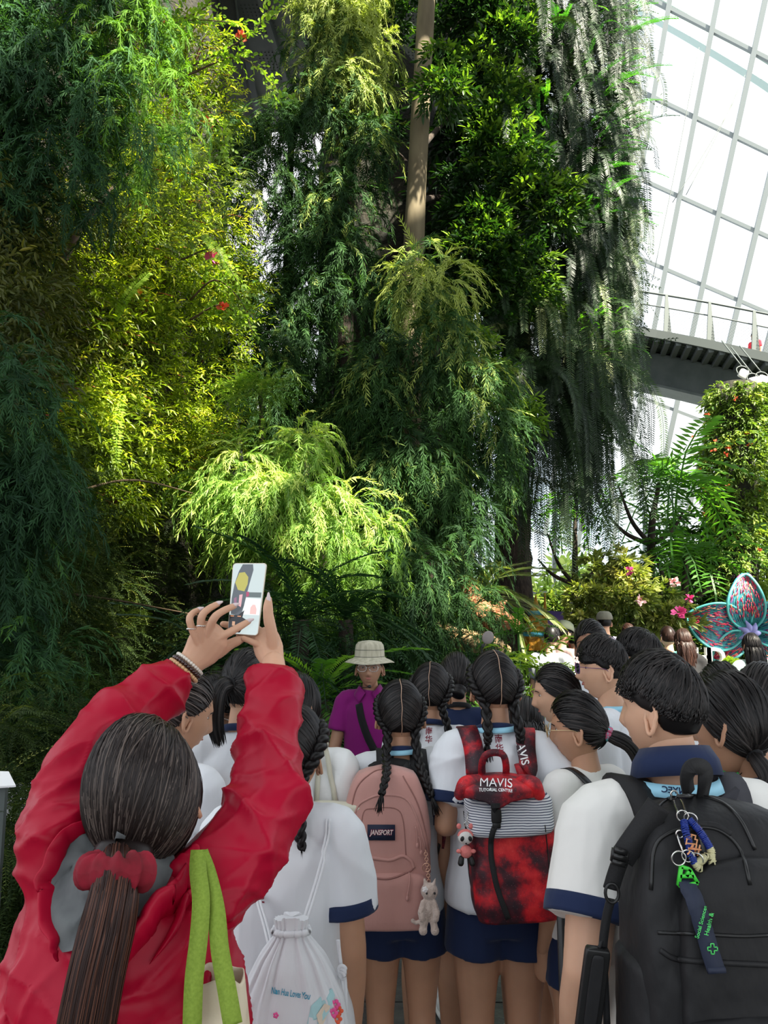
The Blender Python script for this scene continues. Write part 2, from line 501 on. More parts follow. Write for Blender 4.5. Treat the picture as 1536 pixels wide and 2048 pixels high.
# ------------------------------------------------------------------ elevated walkway on the right
def mesh_screen(mb, a, b, c, d, n, r=0.006):
    """diagonal wire screen in the quad a-b (bottom) d-c (top)"""
    a, b, c, d = [np.asarray(x, float) for x in (a, b, c, d)]
    L = np.linalg.norm(b - a); H = np.linalg.norm(d - a); k = H / L
    def P(u, v): return (a * (1 - u) + b * u) * (1 - v) + (d * (1 - u) + c * u) * v
    for s in np.linspace(-k, 1 + k, n):
        for sg in (1, -1):
            u0, u1 = s, s + sg * k
            v0, v1 = 0.0, 1.0
            lo, hi = 0.0, 1.0
            du = u1 - u0
            for bound in (0.0, 1.0):
                pass
            ts = sorted([(0 - u0) / du, (1 - u0) / du]); lo = max(0, ts[0]); hi = min(1, ts[1])
            if hi - lo < .02: continue
            bar(mb, P(u0 + du * lo, lo), P(u0 + du * hi, hi), r, r)
def build_bridge():
    # near edge of the deck and the way across (away from us)
    E = [at(1130, 640, 18.6), at(1270, 660, 18.0), at(1400, 684, 17.3), at(1536, 714, 16.6), at(1700, 752, 15.8)]
    E = resample(E, 25)
    back = np.array([0.55, 2.4, 0.0])
    t = thing('elevated_walkway', 'dark steel elevated walkway crossing in front of the glass on the right', 'walkway', E[12] * [1, 1, 0])
    mb = MB()
    up = np.array([0, 0, 1.0])
    for k in range(24):
        a, b = E[k], E[k + 1] + (E[k + 1] - E[k]) * .02
        mb.add([a, b, b + back, a + back, a - up * .08, b - up * .08, b + back - up * .08, a + back - up * .08],
               np.array([[0, 1, 2, 3], [7, 6, 5, 4], [0, 4, 5, 1], [3, 2, 6, 7]]))
    part('deck', mb, M_DARKSTEEL, t, smooth=False)
    for o_ in (-up * .02, back - up * .06):
        mb = MB()
        for k in range(24): bar(mb, E[k] + o_, E[k + 1] + o_, 0.10, 0.2)
        part('edge_beam', mb, M_GREYSTEEL, t, smooth=False)
    for k in range(1, 24):
        mb = MB(); a = E[k] - up * .14
        bar(mb, a, a + back, 0.12, 0.12)
        part('joist', mb, M_GREYSTEEL, t, smooth=False)
    # perforated underside panels
    mb = MB()
    for k in range(0, 24):
        for v in np.linspace(.08, .92, 12):
            for u in (.25, .5, .75):
                c = E[k] * (1 - u) + E[k + 1] * u + back * v - up * .085
                box(mb, c, (.05, .05, .02))
    part('perforated_panel', mb, M_GREYSTEEL, t, smooth=False)
    mb = MB()
    g0 = [e + back * .5 - up * .58 for e in E]
    for k in range(24): bar(mb, g0[k], g0[k + 1] + (g0[k + 1] - g0[k]) * .02, 0.62, 0.85)
    part('girder', mb, M_DARKSTEEL, t, smooth=False)
    mb = MB()
    for k in range(24): bar(mb, g0[k] + [0, 0, -.46], g0[k + 1] + [0, 0, -.46], 1.05, 0.06)
    part('girder_flange', mb, M_DARKSTEEL, t, smooth=False)
    # railing on both sides
    for o_ in (np.zeros(3), back):
        r1 = MB(); r2 = MB()
        tube(r1, E + o_ + up * 1.05, 0.026, 6); tube(r2, E + o_ + up * .72, 0.016, 6)
        part('top_rail', r1, M_GREYSTEEL, t); part('lower_rail', r2, M_GREYSTEEL, t)
        for k in range(1, 24, 4):
            mb = MB(); a = E[k] + o_
            # flat tapering post leaning outwards
            mb.add([a + [-.10, 0, 0], a + [.10, 0, 0], a + [.04, -.06, 1.05], a + [-.02, -.06, 1.05],
                    a + [-.10, .03, 0], a + [.10, .03, 0], a + [.04, -.03, 1.05], a + [-.02, -.03, 1.05]],
                   np.array([[0, 1, 2, 3], [7, 6, 5, 4], [0, 4, 5, 1], [1, 5, 6, 2], [2, 6, 7, 3], [3, 7, 4, 0]]))
            part('railing_post', mb, M_GREYSTEEL, t, smooth=False)
        mb = MB()
        for k in range(0, 24, 4):
            k2 = min(k + 4, 24)
            mesh_screen(mb, E[k] + o_, E[k2] + o_, E[k2] + o_ + up * .7, E[k] + o_ + up * .7, 34, 0.0035)
        part('wire_mesh', mb, M_GREYSTEEL, t, smooth=False)
    return E, back
BR_E, BR_BACK = build_bridge()
M_LAMPW = mat('white_lamp_housing', (0.75, 0.73, 0.68), 0.4)
def floodlights():
    for px, py, Y, tilt, lab in ((1487, 748, 15.6, .5, 'white square floodlight under the walkway, left of the pair'),
                                 (1508, 763, 15.4, -.25, 'white square floodlight under the walkway, middle one'),
                                 (1526, 760, 15.4, .35, 'white square floodlight under the walkway, nearest the frame edge')):
        c = at(px, py, Y); t = thing('floodlight', lab, 'lamp', c, group='floodlights under the walkway')
        mb = MB(); box(mb, c, (.20, .09, .19), roty(tilt) @ rotx(.3), bev=1); part('lamp_head', mb, M_LAMPW, t)
        mb = MB(); tube(mb, [c + [-.12, 0, 0], c + [-.12, .05, .14], c + [0, .06, .2], c + [.12, .05, .14], c + [.12, 0, 0]], .012, 6, rs=12)
        bar(mb, c + [0, .06, .2], c + [0, .9, 1.1], .02); part('bracket', mb, M_DARKSTEEL, t)
floodlights()

# walkway high above, top centre: dark underside with perforated panels
def build_high_walkway():
    t = thing('overhead_walkway', 'dark underside of a high walkway above the weeping conifers', 'walkway', (-2.0, 13.5, 12.9))
    z = 13.1
    mb = MB(); box(mb, (-1.6, 13.6, z + .12), (9.0, 5.4, .2)); part('deck', mb, M_DARKSTEEL, t, smooth=False)
    for x in np.arange(-5.6, 2.5, .8):
        mb = MB(); bar(mb, (x, 11, z - .06), (x + .5, 16.3, z - .06), .1, .18); part('joist', mb, M_DARKSTEEL, t, smooth=False)
    mb = MB()
    for x in np.arange(-3.6, 0.6, .075):
        for y in np.arange(12.6, 16.1, .085):
            if (x * 1.05) % 1 < .6 and (y * .8) % 1 < .65: box(mb, (x + (y - 11) * .1, y, z + .012), (.022, .022, .012))
    part('perforated_panel', mb, M_GREYSTEEL, t, smooth=False)
    mb2 = MB(); bar(mb2, at(425, -60, 12.2), at(492, 300, 15.0), .75, .6); part('concrete_beam', mb2, M_CONCRETE, t, smooth=False)
    mb2 = MB(); bar(mb2, at(464, -60, 11.9), at(505, 280, 14.6), .03, .03); part('conduit', mb2, M_GREYSTEEL, t, smooth=False)
build_high_walkway()
# added slab out of the frame, shaped to shade the crowd
def build_shade_slab():
    t = thing('crowd_shade_slab', 'added dark slab out of view, shaped to shade the visitors', 'walkway', (5.5, -5, 10.5))
    mb = MB(); mb.add([(-1.5, -12, 10.5), (11, -12, 10.5), (12, .4, 10.5), (7.5, .3, 10.5), (-1.0, .1, 10.5),
                       (-1.5, -12, 10.8), (11, -12, 10.8), (12, .4, 10.8), (7.5, .3, 10.8), (-1.0, .1, 10.8)],
                      [np.array([[0, 4, 3, 2, 1], [5, 6, 7, 8, 9]]), np.array([[i, (i + 1) % 5, (i + 1) % 5 + 5, i + 5] for i in range(5)])])
    part('deck', mb, M_DARKSTEEL, t, smooth=False)
    mb = MB()
    for x in np.arange(-1, 11, 1.2): bar(mb, (x, -12, 10.42), (x, .05, 10.42), .12, .16)
    part('joist', mb, M_DARKSTEEL, t, smooth=False)
build_shade_slab()

def build_dapple_bars():
    """added bars and strip above the planting, out of frame, to dapple the sunlight"""
    t = thing('dapple_bars', 'added steel bars out of view above the planting, dappling the sunlight', 'shading frame', (2, 5, 13.0))
    t['kind'] = 'structure'
    mb = MB()
    for k, y in enumerate((-.4, 1.0, 2.1, 3.3, 4.6, 5.7, 6.9, 8.0)): bar(mb, (-6, y - .5, 11.4), (12, y + .9 + .3 * (k % 2), 11.4), .28, .3)
    part('dapple_bar', mb, M_STEEL, t, smooth=False)
    mb = MB()
    for k, x in enumerate(np.arange(-5, 12, 1.25)): bar(mb, (x, -1, 11.6), (x + .7, 8.6, 11.6), .2, .2)
    part('dapple_cross_bar', mb, M_STEEL, t, smooth=False)
    t = thing('tree_shade_strip', 'added steel strip out of view, shading the weeping conifers', 'walkway', (5, 4, 11.0))
    mb = MB()
    P = resample([(2.4, 2.6, 10.9), (3.4, 3.6, 10.9), (5.0, 5.0, 10.9), (7.5, 6.6, 10.9), (11, 7.6, 10.9)], 20)  # strip added to shade the lower and middle tree crowns
    for k in range(19): bar(mb, P[k], P[k + 1] + (P[k + 1] - P[k]) * .05, 1.7, .15)
    part('deck', mb, M_DARKSTEEL, t, smooth=False)
build_dapple_bars()
# ================================================================== planting; leaf colours also paint in sunlit and shaded areas
L_CYP = leafmat('weeping_conifer_leaf', (0.010, 0.028, 0.012), (0.040, 0.098, 0.026), (0.36, 0.43, 0.11), trans=.25, rough=.65, spec=.12)  # bright ramp end paints sunlight on the crown tops
L_CYPG = leafmat('bright_conifer_leaf', (0.04, 0.11, 0.015), (0.17, 0.31, 0.045), (0.42, 0.50, 0.13), trans=.35, rough=.55)
L_JUN = leafmat('blue_conifer_leaf', (0.014, 0.040, 0.020), (0.038, 0.10, 0.036), (0.085, 0.19, 0.015), trans=.25, rough=.65, spec=.12)
L_YEL = leafmat('yellow_shrub_leaf', (0.07, 0.12, 0.012), (0.27, 0.36, 0.02), (0.62, 0.60, 0.07), trans=.4, rough=.4)
L_DARK = leafmat('dark_needle_leaf', (0.018, 0.035, 0.010), (0.06, 0.095, 0.022), (0.24, 0.25, 0.06), trans=.25, rough=.6, spec=.15)
L_BROAD = leafmat('glossy_broad_leaf', (0.008, 0.024, 0.009), (0.022, 0.066, 0.010), (0.18, 0.31, 0.035), trans=.3, rough=.4, spec=.3)
L_HANG = leafmat('hanging_frond_leaf', (0.010, 0.022, 0.010), (0.035, 0.072, 0.022), (0.22, 0.26, 0.11), trans=.18, rough=.5, spec=.25)
L_HANGG = leafmat('fresh_frond_leaf', (0.03, 0.12, 0.03), (0.06, 0.22, 0.03), (0.16, 0.40, 0.03), trans=.35, rough=.45)
L_FERN = leafmat('palm_leaf', (0.03, 0.10, 0.015), (0.08, 0.22, 0.03), (0.22, 0.42, 0.06), trans=.4, rough=.4)
L_CYC = leafmat('cycad_leaf', (0.010, 0.035, 0.014), (0.030, 0.085, 0.025), (0.07, 0.16, 0.03), trans=.15, rough=.45, spec=.3)
L_RHO = leafmat('rhododendron_leaf', (0.06, 0.10, 0.02), (0.26, 0.30, 0.08), (0.46, 0.44, 0.16), trans=.3, rough=.4)
L_LIME = leafmat('lime_shrub_leaf', (0.08, 0.17, 0.02), (0.24, 0.38, 0.04), (0.45, 0.58, 0.10), trans=.4, rough=.45)
L_OUT = leafmat('outdoor_tree_leaf', (0.22, 0.32, 0.14), (0.35, 0.45, 0.2), (0.5, 0.55, 0.3), trans=.4, rough=.6)
M_BARK = mat('dark_bark', (0.018, 0.013, 0.010), 0.95, c2=(0.05, 0.036, 0.026), scale=14, bump=0.9, bscale=24, dist=0.03, aniso=(1, 1, .5))
M_PALE = mat('pale_olive_bark', (0.075, 0.058, 0.030), 0.85, c2=(0.13, 0.105, 0.06), scale=6, bump=0.4, bscale=18, aniso=(1, 1, .25))
M_TWIG = mat('brown_twig', (0.07, 0.045, 0.025), 0.8)
M_REDTW = mat('red_stem', (0.30, 0.07, 0.03), 0.6)
M_PINK = mat('pink_petal', (0.80, 0.10, 0.32), 0.5); M_CORAL = mat('coral_petal', (0.75, 0.12, 0.05), 0.5); M_PALEP = mat('pale_pink_petal', (0.85, 0.5, 0.5), 0.5)

def scatter(mb, tmpls, pos, dirs, scale, up=(0, 0, 1), tint=None, roll=0.35, seed=0, mi=0):
    """copies of leaf sprays: x axis of each follows dirs, z leans up"""
    r = np.random.default_rng(seed); n = len(pos)
    X = nrm(dirs); U = np.broadcast_to(np.asarray(up, float), X.shape) + r.normal(size=X.shape) * roll
    Y = nrm(np.cross(U, X)); Z = np.cross(X, Y)
    R = np.stack([X, Y, Z], -1)
    which = r.integers(0, len(tmpls), n); scale = np.broadcast_to(scale, (n,))
    tint = np.full(n, .4) if tint is None else tint
    for k, (TV, TF, TT) in enumerate(tmpls):
        s = np.where(which == k)[0]
        if not len(s): continue
        V = np.einsum('nij,vj->nvi', R[s], TV) * scale[s][:, None, None] + pos[s][:, None]
        m = len(TV); off = (np.arange(len(s)) * m)[:, None, None]
        F = (TF[None] + off).reshape(-1, TF.shape[1])
        tt = np.clip(tint[s][:, None] + TT[None], 0, 1).ravel()
        mb.add(V.reshape(-1, 3), F, mi, tt)
    return mb
def leaf_quad(o, d, L, w, n, fold=0.0):
    """one lanceolate leaf: two quads sharing a midrib"""
    d = nrm(d); s = nrm(np.cross(n, d)); n = np.cross(d, s)
    p = [o, o + d * L * .45 + s * w / 2 + n * fold * w, o + d * L - n * L * .12, o + d * L * .45 - s * w / 2 + n * fold * w]
    return p
def t_spray(seed, L=.42, n=15, ll=.11, lw=.013, out=.16):
    """drooping feathery spray of a weeping conifer"""
    r = np.random.default_rng(seed); V = []; F = []; T = []
    ph = r.normal() * .15
    def path(t): return np.array([out * math.sin(min(t, 1) * 1.9) + .02 * t, ph * t * t * L, .05 * math.sin(t * 3.1) - L * t ** 1.5])
    for k in range(n):
        t = (k + .5) / n; p = path(t); d = nrm(path(t + .04) - path(t - .02))
        for sg in (1, -1):
            side = nrm(np.array([.35 * r.normal(), sg, -.1]))
            dd = nrm(d * (1.1 + .5 * r.random()) + side * (.8 + .3 * r.random()) + r.normal(size=3) * .12 + [0, 0, -.25])
            q = leaf_quad(p, dd, ll * (.6 + .7 * r.random()) * (1.15 - .5 * t), lw, nrm(r.normal(size=3) + [1.2, 0, .4]))
            F.append(np.arange(4) + len(V)); V += q; T += [(.10 - .1 * (1 - t)) + r.normal() * .06] * 4
    for k in range(4):
        a, b = path(k / 4), path((k + 1) / 4); w = np.array([0, .004, 0])
        F.append(np.arange(4) + len(V)); V += [a - w, b - w, b + w, a + w]; T += [0] * 4
    return np.array(V), np.array(F), np.array(T)
def t_comb(seed, L=.30, n=16, ll=.035, lw=.009, droop=.4, ang=.9, curl=0.0):
    """flat comb of needles or leaflets on one twig"""
    r = np.random.default_rng(seed); V = []; F = []; T = []
    def path(t): return np.array([L * t * (1 - .15 * droop * t), curl * t * t * L, .08 * L * math.sin(t * 2.5) - droop * L * t * t])
    for k in range(n):
        t = (k + .3) / n; p = path(t); d = nrm(path(t + .03) - path(t - .03))
        for sg in (1, -1):
            dd = nrm(d * math.cos(ang) + np.array([0, sg, .15 + .1 * r.normal()]) * math.sin(ang))
            q = leaf_quad(p, dd, ll * (.7 + .3 * r.random()) * math.sin(.35 + 2.4 * t) ** .5, lw, np.array([0, 0, 1.0]) + r.normal(size=3) * .2)
            F.append(np.arange(4) + len(V)); V += q; T += [r.normal() * .08] * 4
    for k in range(3):
        a, b = path(k / 3), path((k + 1) / 3); w = np.array([0, lw * .25, 0])
        F.append(np.arange(4) + len(V)); V += [a - w, b - w, b + w, a + w]; T += [-.3] * 4
    return np.array(V), np.array(F), np.array(T)
def t_broad(seed, n=7, ll=.09, lw=.028, L=.14, droop=.25):
    """sprig of broad leaves round a shoot"""
    r = np.random.default_rng(seed); V = []; F = []; T = []
    for k in range(n):
        t = (k + .5) / n; a = k * 2.4 + r.random()
        o = np.array([L * t, 0, -.2 * L * t * t])
        dd = nrm(np.array([.8 + .5 * t, math.cos(a), math.sin(a) * .8 - droop]))
        l = ll * (.7 + .5 * r.random()); nn = nrm(np.array([-.4, 0, 1.0]) + r.normal(size=3) * .35)
        d = nrm(dd); s = nrm(np.cross(nn, d)); n2 = np.cross(d, s)
        p = [o, o + d * l * .3 + s * lw * .46 + n2 * .004, o + d * l * .68 + s * lw * .40 - n2 * l * .03, o + d * l - n2 * l * .15,
             o + d * l * .68 - s * lw * .40 - n2 * l * .03, o + d * l * .3 - s * lw * .46 + n2 * .004, o + d * l * .5 - n2 * .006]
        b = len(V); F += [[b, b + 6, b + 1, b + 1], [b + 1, b + 6, b + 2, b + 2], [b + 6, b + 3, b + 2, b + 2], [b + 6, b + 4, b + 3, b + 3], [b + 5, b + 4, b + 6, b + 6], [b, b + 5, b + 6, b + 6]]
        V += p; T += [r.normal() * .12] * 7
    # fold the six triangles into quads of two
    F = [[f[0], f[1], f[2]] for f in F]
    return np.array(V), np.array(F), np.array(T)
def t_whorl(seed, n=9, ll=.10, lw=.03):
    return t_broad(seed, n, ll, lw, L=.03, droop=.1)
SPR = [t_spray(i) for i in range(6)]
SPRF = [t_spray(i + 20, L=.30, n=16, ll=.085, lw=.009, out=.2) for i in range(5)]
COMB = [t_comb(i, curl=.3 * (i - 2)) for i in range(5)]
COMBF = [t_comb(i + 9, L=.26, n=18, ll=.028, lw=.006, droop=.3, curl=.3 * (i - 2)) for i in range(5)]
BRD = [t_broad(i) for i in range(6)]
BRDS = [t_broad(i + 30, n=8, ll=.07, lw=.017, L=.22, droop=.35) for i in range(6)]
ROUND = [t_broad(i + 50, n=6, ll=.06, lw=.036, L=.20, droop=.0) for i in range(4)]
WHO = [t_whorl(i) for i in range(5)]

def dome(n, seed, top=.0, bottom=-1.0):
    r = np.random.default_rng(seed); z = r.uniform(bottom, 1, n); a = r.uniform(0, 2 * PI, n); s = np.sqrt(1 - z * z)
    return np.stack([s * np.cos(a), s * np.sin(a), z], 1)
def clump(mb, c, r, n, tm, seed, tint, scale=1.0, hang=.0, spread=.12, roll=.35, front=0.35):
    """sprays over one rounded tuft; a share of them faces the open side"""
    rr = np.random.default_rng(seed)
    D = dome(n, seed, bottom=-.75)
    flip = (D[:, 1] > .2) & (rr.random(n) > front); D[flip, 1] *= -1
    P = np.asarray(c) + D * np.asarray(r) * (0.55 + .5 * rr.random((n, 1)))
    out = D * [1, 1, .35] + [0, 0, .05 - hang]
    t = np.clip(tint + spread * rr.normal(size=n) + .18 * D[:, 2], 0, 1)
    scatter(mb, tm, P, nrm(out + rr.normal(size=(n, 3)) * .25), scale * (.7 + .6 * rr.random(n)), tint=t, roll=roll, seed=seed)
def profile_tree(prof, Y, dens, cl_r, cl_n, tm, seed, tintf, scale, depth=.8, hang=.0, back=.25):
    """a crown built of tufts: prof = (pixel row, left, right) outline carried to distance Y"""
    r = np.random.default_rng(seed); mb = MB()
    prof = np.array(prof, float)
    centres = []
    A = 0
    for k in range(len(prof) - 1): A += (prof[k + 1, 0] - prof[k, 0]) * ((prof[k, 2] - prof[k, 1]) + (prof[k + 1, 2] - prof[k + 1, 1])) / 2
    A *= (Y / FPX) ** 2
    N = int(A * dens)
    w = prof[:, 2] - prof[:, 1]; cdf = np.concatenate([[0], np.cumsum((w[1:] + w[:-1]) / 2 * np.diff(prof[:, 0]))]); cdf /= cdf[-1]
    for k in range(N):
        py = np.interp(r.random(), cdf, prof[:, 0]); l = np.interp(py, prof[:, 0], prof[:, 1]); rt = np.interp(py, prof[:, 0], prof[:, 2])
        u = r.uniform(-1, 1); px = (l + rt) / 2 + u * (rt - l) / 2
        rad = (rt - l) / 2 * Y / FPX; d = math.sqrt(max(0, 1 - u * u)) * rad * depth
        sgn = -1 if r.random() > back else 1
        c = at(px, py, Y); c[1] += sgn * d * (.75 + .25 * r.random())
        s = .7 + .6 * r.random()
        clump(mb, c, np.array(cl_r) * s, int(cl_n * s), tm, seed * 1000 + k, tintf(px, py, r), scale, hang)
    return mb
def trunk(mb, a, b, r0, r1, n=14, seed=0, wv=.05, rough=.0):
    P = np.linspace(np.asarray(a, float), np.asarray(b, float), 20)
    q = np.random.default_rng(seed)
    P[:, 0] += wv * np.sin(np.linspace(0, 5, 20) + q.random() * 6); P[:, 1] += wv * np.sin(np.linspace(0, 4, 20) + q.random() * 6)
    rr = np.linspace(r0, r1, 20) * (1 + rough * q.normal(size=20))
    return tube(mb, P, rr, n)

# --- the planted cliff on the left: lumpy wall with soil felt, everything on it grows out of it
def cliff_Y(px): return 4.6 + 5.6 * (np.clip(px, -500, 1200) / 500.0)
def build_cliff():
    G = []
    rr = np.random.default_rng(4)
    for u in np.linspace(0, 1, 26):
        row = []
        for py in np.linspace(-500, 1560, 34):
            px = -700 + u * (1152 + 55 * min(1, max(0, (py - 640) / 120)))
            Y = max(4.2, 4.6 + 5.0 * max(0, px) / 430.0) + .8 + .22 * math.sin(px * .021 + py * .013) + .2 * math.sin(py * .03 - px * .01)
            if px > 400: Y += (px - 400) * .05
            row.append(at(px, py, Y))
        G.append(row)
    G = np.array(G)
    mb = MB(); gridsurf(mb, G, thick=-.5)
    struct('wall_left', mb, M_SOIL, smooth=True)
build_cliff()
def build_core():
    """rock core behind the middle trees"""
    mb = MB()
    for i, (c, r) in enumerate((((.35, 13.2, 5), (1.3, 1.0, 7.5)), ((-.9, 13.5, 2.2), (1.7, 1.2, 3.6)), ((-.4, 13.8, 8), (.9, 1.0, 4)))):
        V, F = sphere_grid(28, 20)
        V = np.sign(V) * np.abs(V) ** .7
        V = V * np.array(r); V = V * (1 + wob(V, 1.6, .16, i)[:, None]) + np.array(c)
        mb.add(V, F)
    struct('wall_back', mb, M_SOIL, smooth=True)
build_core()

def conifers():
    # (label, outline, Y, tint function, materials)
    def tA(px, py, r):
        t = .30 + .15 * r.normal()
        if py < 230: t += .52  # tip tint raised, sunlight painted into the leaves
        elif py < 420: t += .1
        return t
    # tall weeping conifer, middle of the picture
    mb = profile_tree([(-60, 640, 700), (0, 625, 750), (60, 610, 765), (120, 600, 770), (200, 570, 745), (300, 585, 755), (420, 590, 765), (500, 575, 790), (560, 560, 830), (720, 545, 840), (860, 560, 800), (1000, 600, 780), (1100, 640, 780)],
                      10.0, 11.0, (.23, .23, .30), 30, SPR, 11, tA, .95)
    t = thing('weeping_conifer', 'tall weeping conifer with a narrow tip tinted sunlit yellow in the middle of the trees', 'tree', at(690, 1200, 10.2) * [1, 1, 0])
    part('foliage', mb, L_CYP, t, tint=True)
    mb = MB(); trunk(mb, at(690, 1400, 10.2), at(690, -80, 10.2), .20, .05); part('trunk', mb, M_BARK, t)
    # shorter one to the left of it
    mb = profile_tree([(235, 500, 550), (290, 480, 590), (400, 465, 615), (440, 470, 500)], 9.6, 16, (.2, .2, .28), 34, SPR, 12, lambda a, b, r: .42 + .12 * r.normal(), .85)
    mb.merge(profile_tree([(330, 560, 620), (440, 572, 630), (600, 566, 640), (660, 440, 640), (800, 430, 640), (900, 470, 640)], 9.7, 15, (.2, .2, .28), 32, SPR, 13, lambda a, b, r: .33 + .12 * r.normal(), .85))
    mb.merge(profile_tree([(270, 430, 490), (440, 440, 495), (560, 445, 500), (650, 440, 520)], 9.7, 26, (.15, .2, .26), 30, SPR, 14, lambda a, b, r: .3 + .12 * r.normal(), .8))
    t = thing('weeping_conifer', 'shorter dark weeping conifer left of the tallest one, sky showing through it', 'tree', at(540, 1200, 10) * [1, 1, 0])
    part('foliage', mb, L_CYP, t, tint=True)
    mb = MB(); trunk(mb, at(560, 1400, 10), at(590, 250, 10), .14, .04, seed=3); part('trunk', mb, M_BARK, t)
    # broad weeping conifer right of the middle, crown top tinted to look sunlit
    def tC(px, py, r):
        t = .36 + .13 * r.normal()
        if py < 620 and px > 790: t += .58  # crown top tinted up as painted sunlight
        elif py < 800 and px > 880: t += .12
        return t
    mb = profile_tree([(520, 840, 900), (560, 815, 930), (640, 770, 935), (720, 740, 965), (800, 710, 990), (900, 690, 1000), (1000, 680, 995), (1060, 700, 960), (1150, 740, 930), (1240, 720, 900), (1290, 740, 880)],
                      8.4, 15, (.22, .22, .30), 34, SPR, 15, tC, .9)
    t = thing('weeping_conifer', 'broad weeping conifer with a top tinted sunlit yellow in front of the bare pale trunk', 'tree', at(860, 1290, 8.5) * [1, 1, 0])
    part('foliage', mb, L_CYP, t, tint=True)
    mb = MB(); trunk(mb, at(850, 1400, 8.6), at(870, 560, 8.6), .16, .04, seed=5); part('trunk', mb, M_BARK, t)
    # bright lime conifers
    mb = profile_tree([(755, 505, 530), (790, 470, 560), (840, 440, 578), (900, 450, 585), (950, 470, 580)], 7.6, 26, (.15, .15, .14), 34, COMB, 16, lambda a, b, r: .55 + .16 * r.normal(), .8)
    t = thing('lime_conifer', 'small upright lime green conifer with a pointed tip beside the yellow shrub', 'shrub', at(520, 1000, 7.6) * [1, 1, 0])
    part('foliage', mb, L_CYPG, t, tint=True)
    mb = MB(); trunk(mb, at(515, 1300, 7.7), at(515, 770, 7.7), .05, .02); part('trunk', mb, M_BARK, t)
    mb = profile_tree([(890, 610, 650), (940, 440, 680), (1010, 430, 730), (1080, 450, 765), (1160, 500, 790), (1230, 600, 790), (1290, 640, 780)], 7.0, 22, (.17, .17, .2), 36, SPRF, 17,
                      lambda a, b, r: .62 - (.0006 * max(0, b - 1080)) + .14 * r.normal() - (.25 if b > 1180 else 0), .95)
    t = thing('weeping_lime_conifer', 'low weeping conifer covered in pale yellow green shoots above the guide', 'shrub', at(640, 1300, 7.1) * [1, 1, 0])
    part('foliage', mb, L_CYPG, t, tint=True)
    mb = MB(); trunk(mb, at(640, 1420, 7.2), at(640, 960, 7.2), .09, .03); part('trunk', mb, M_BARK, t)
    # dark curtain behind the guide
    mb = profile_tree([(1090, 770, 920), (1180, 760, 960), (1260, 750, 960), (1330, 700, 900), (1420, 660, 860)], 7.2, 20, (.2, .2, .26), 30, SPRF, 18, lambda a, b, r: .25 + .12 * r.normal(), .95)
    t = thing('weeping_conifer', 'dark low weeping conifer behind the guide in the hat', 'tree', at(830, 1400, 7.4) * [1, 1, 0])
    part('foliage', mb, L_CYP, t, tint=True)
    mb = MB(); trunk(mb, at(840, 1440, 7.4), at(850, 1100, 7.4), .08, .04); part('trunk', mb, M_BARK, t)
conifers()

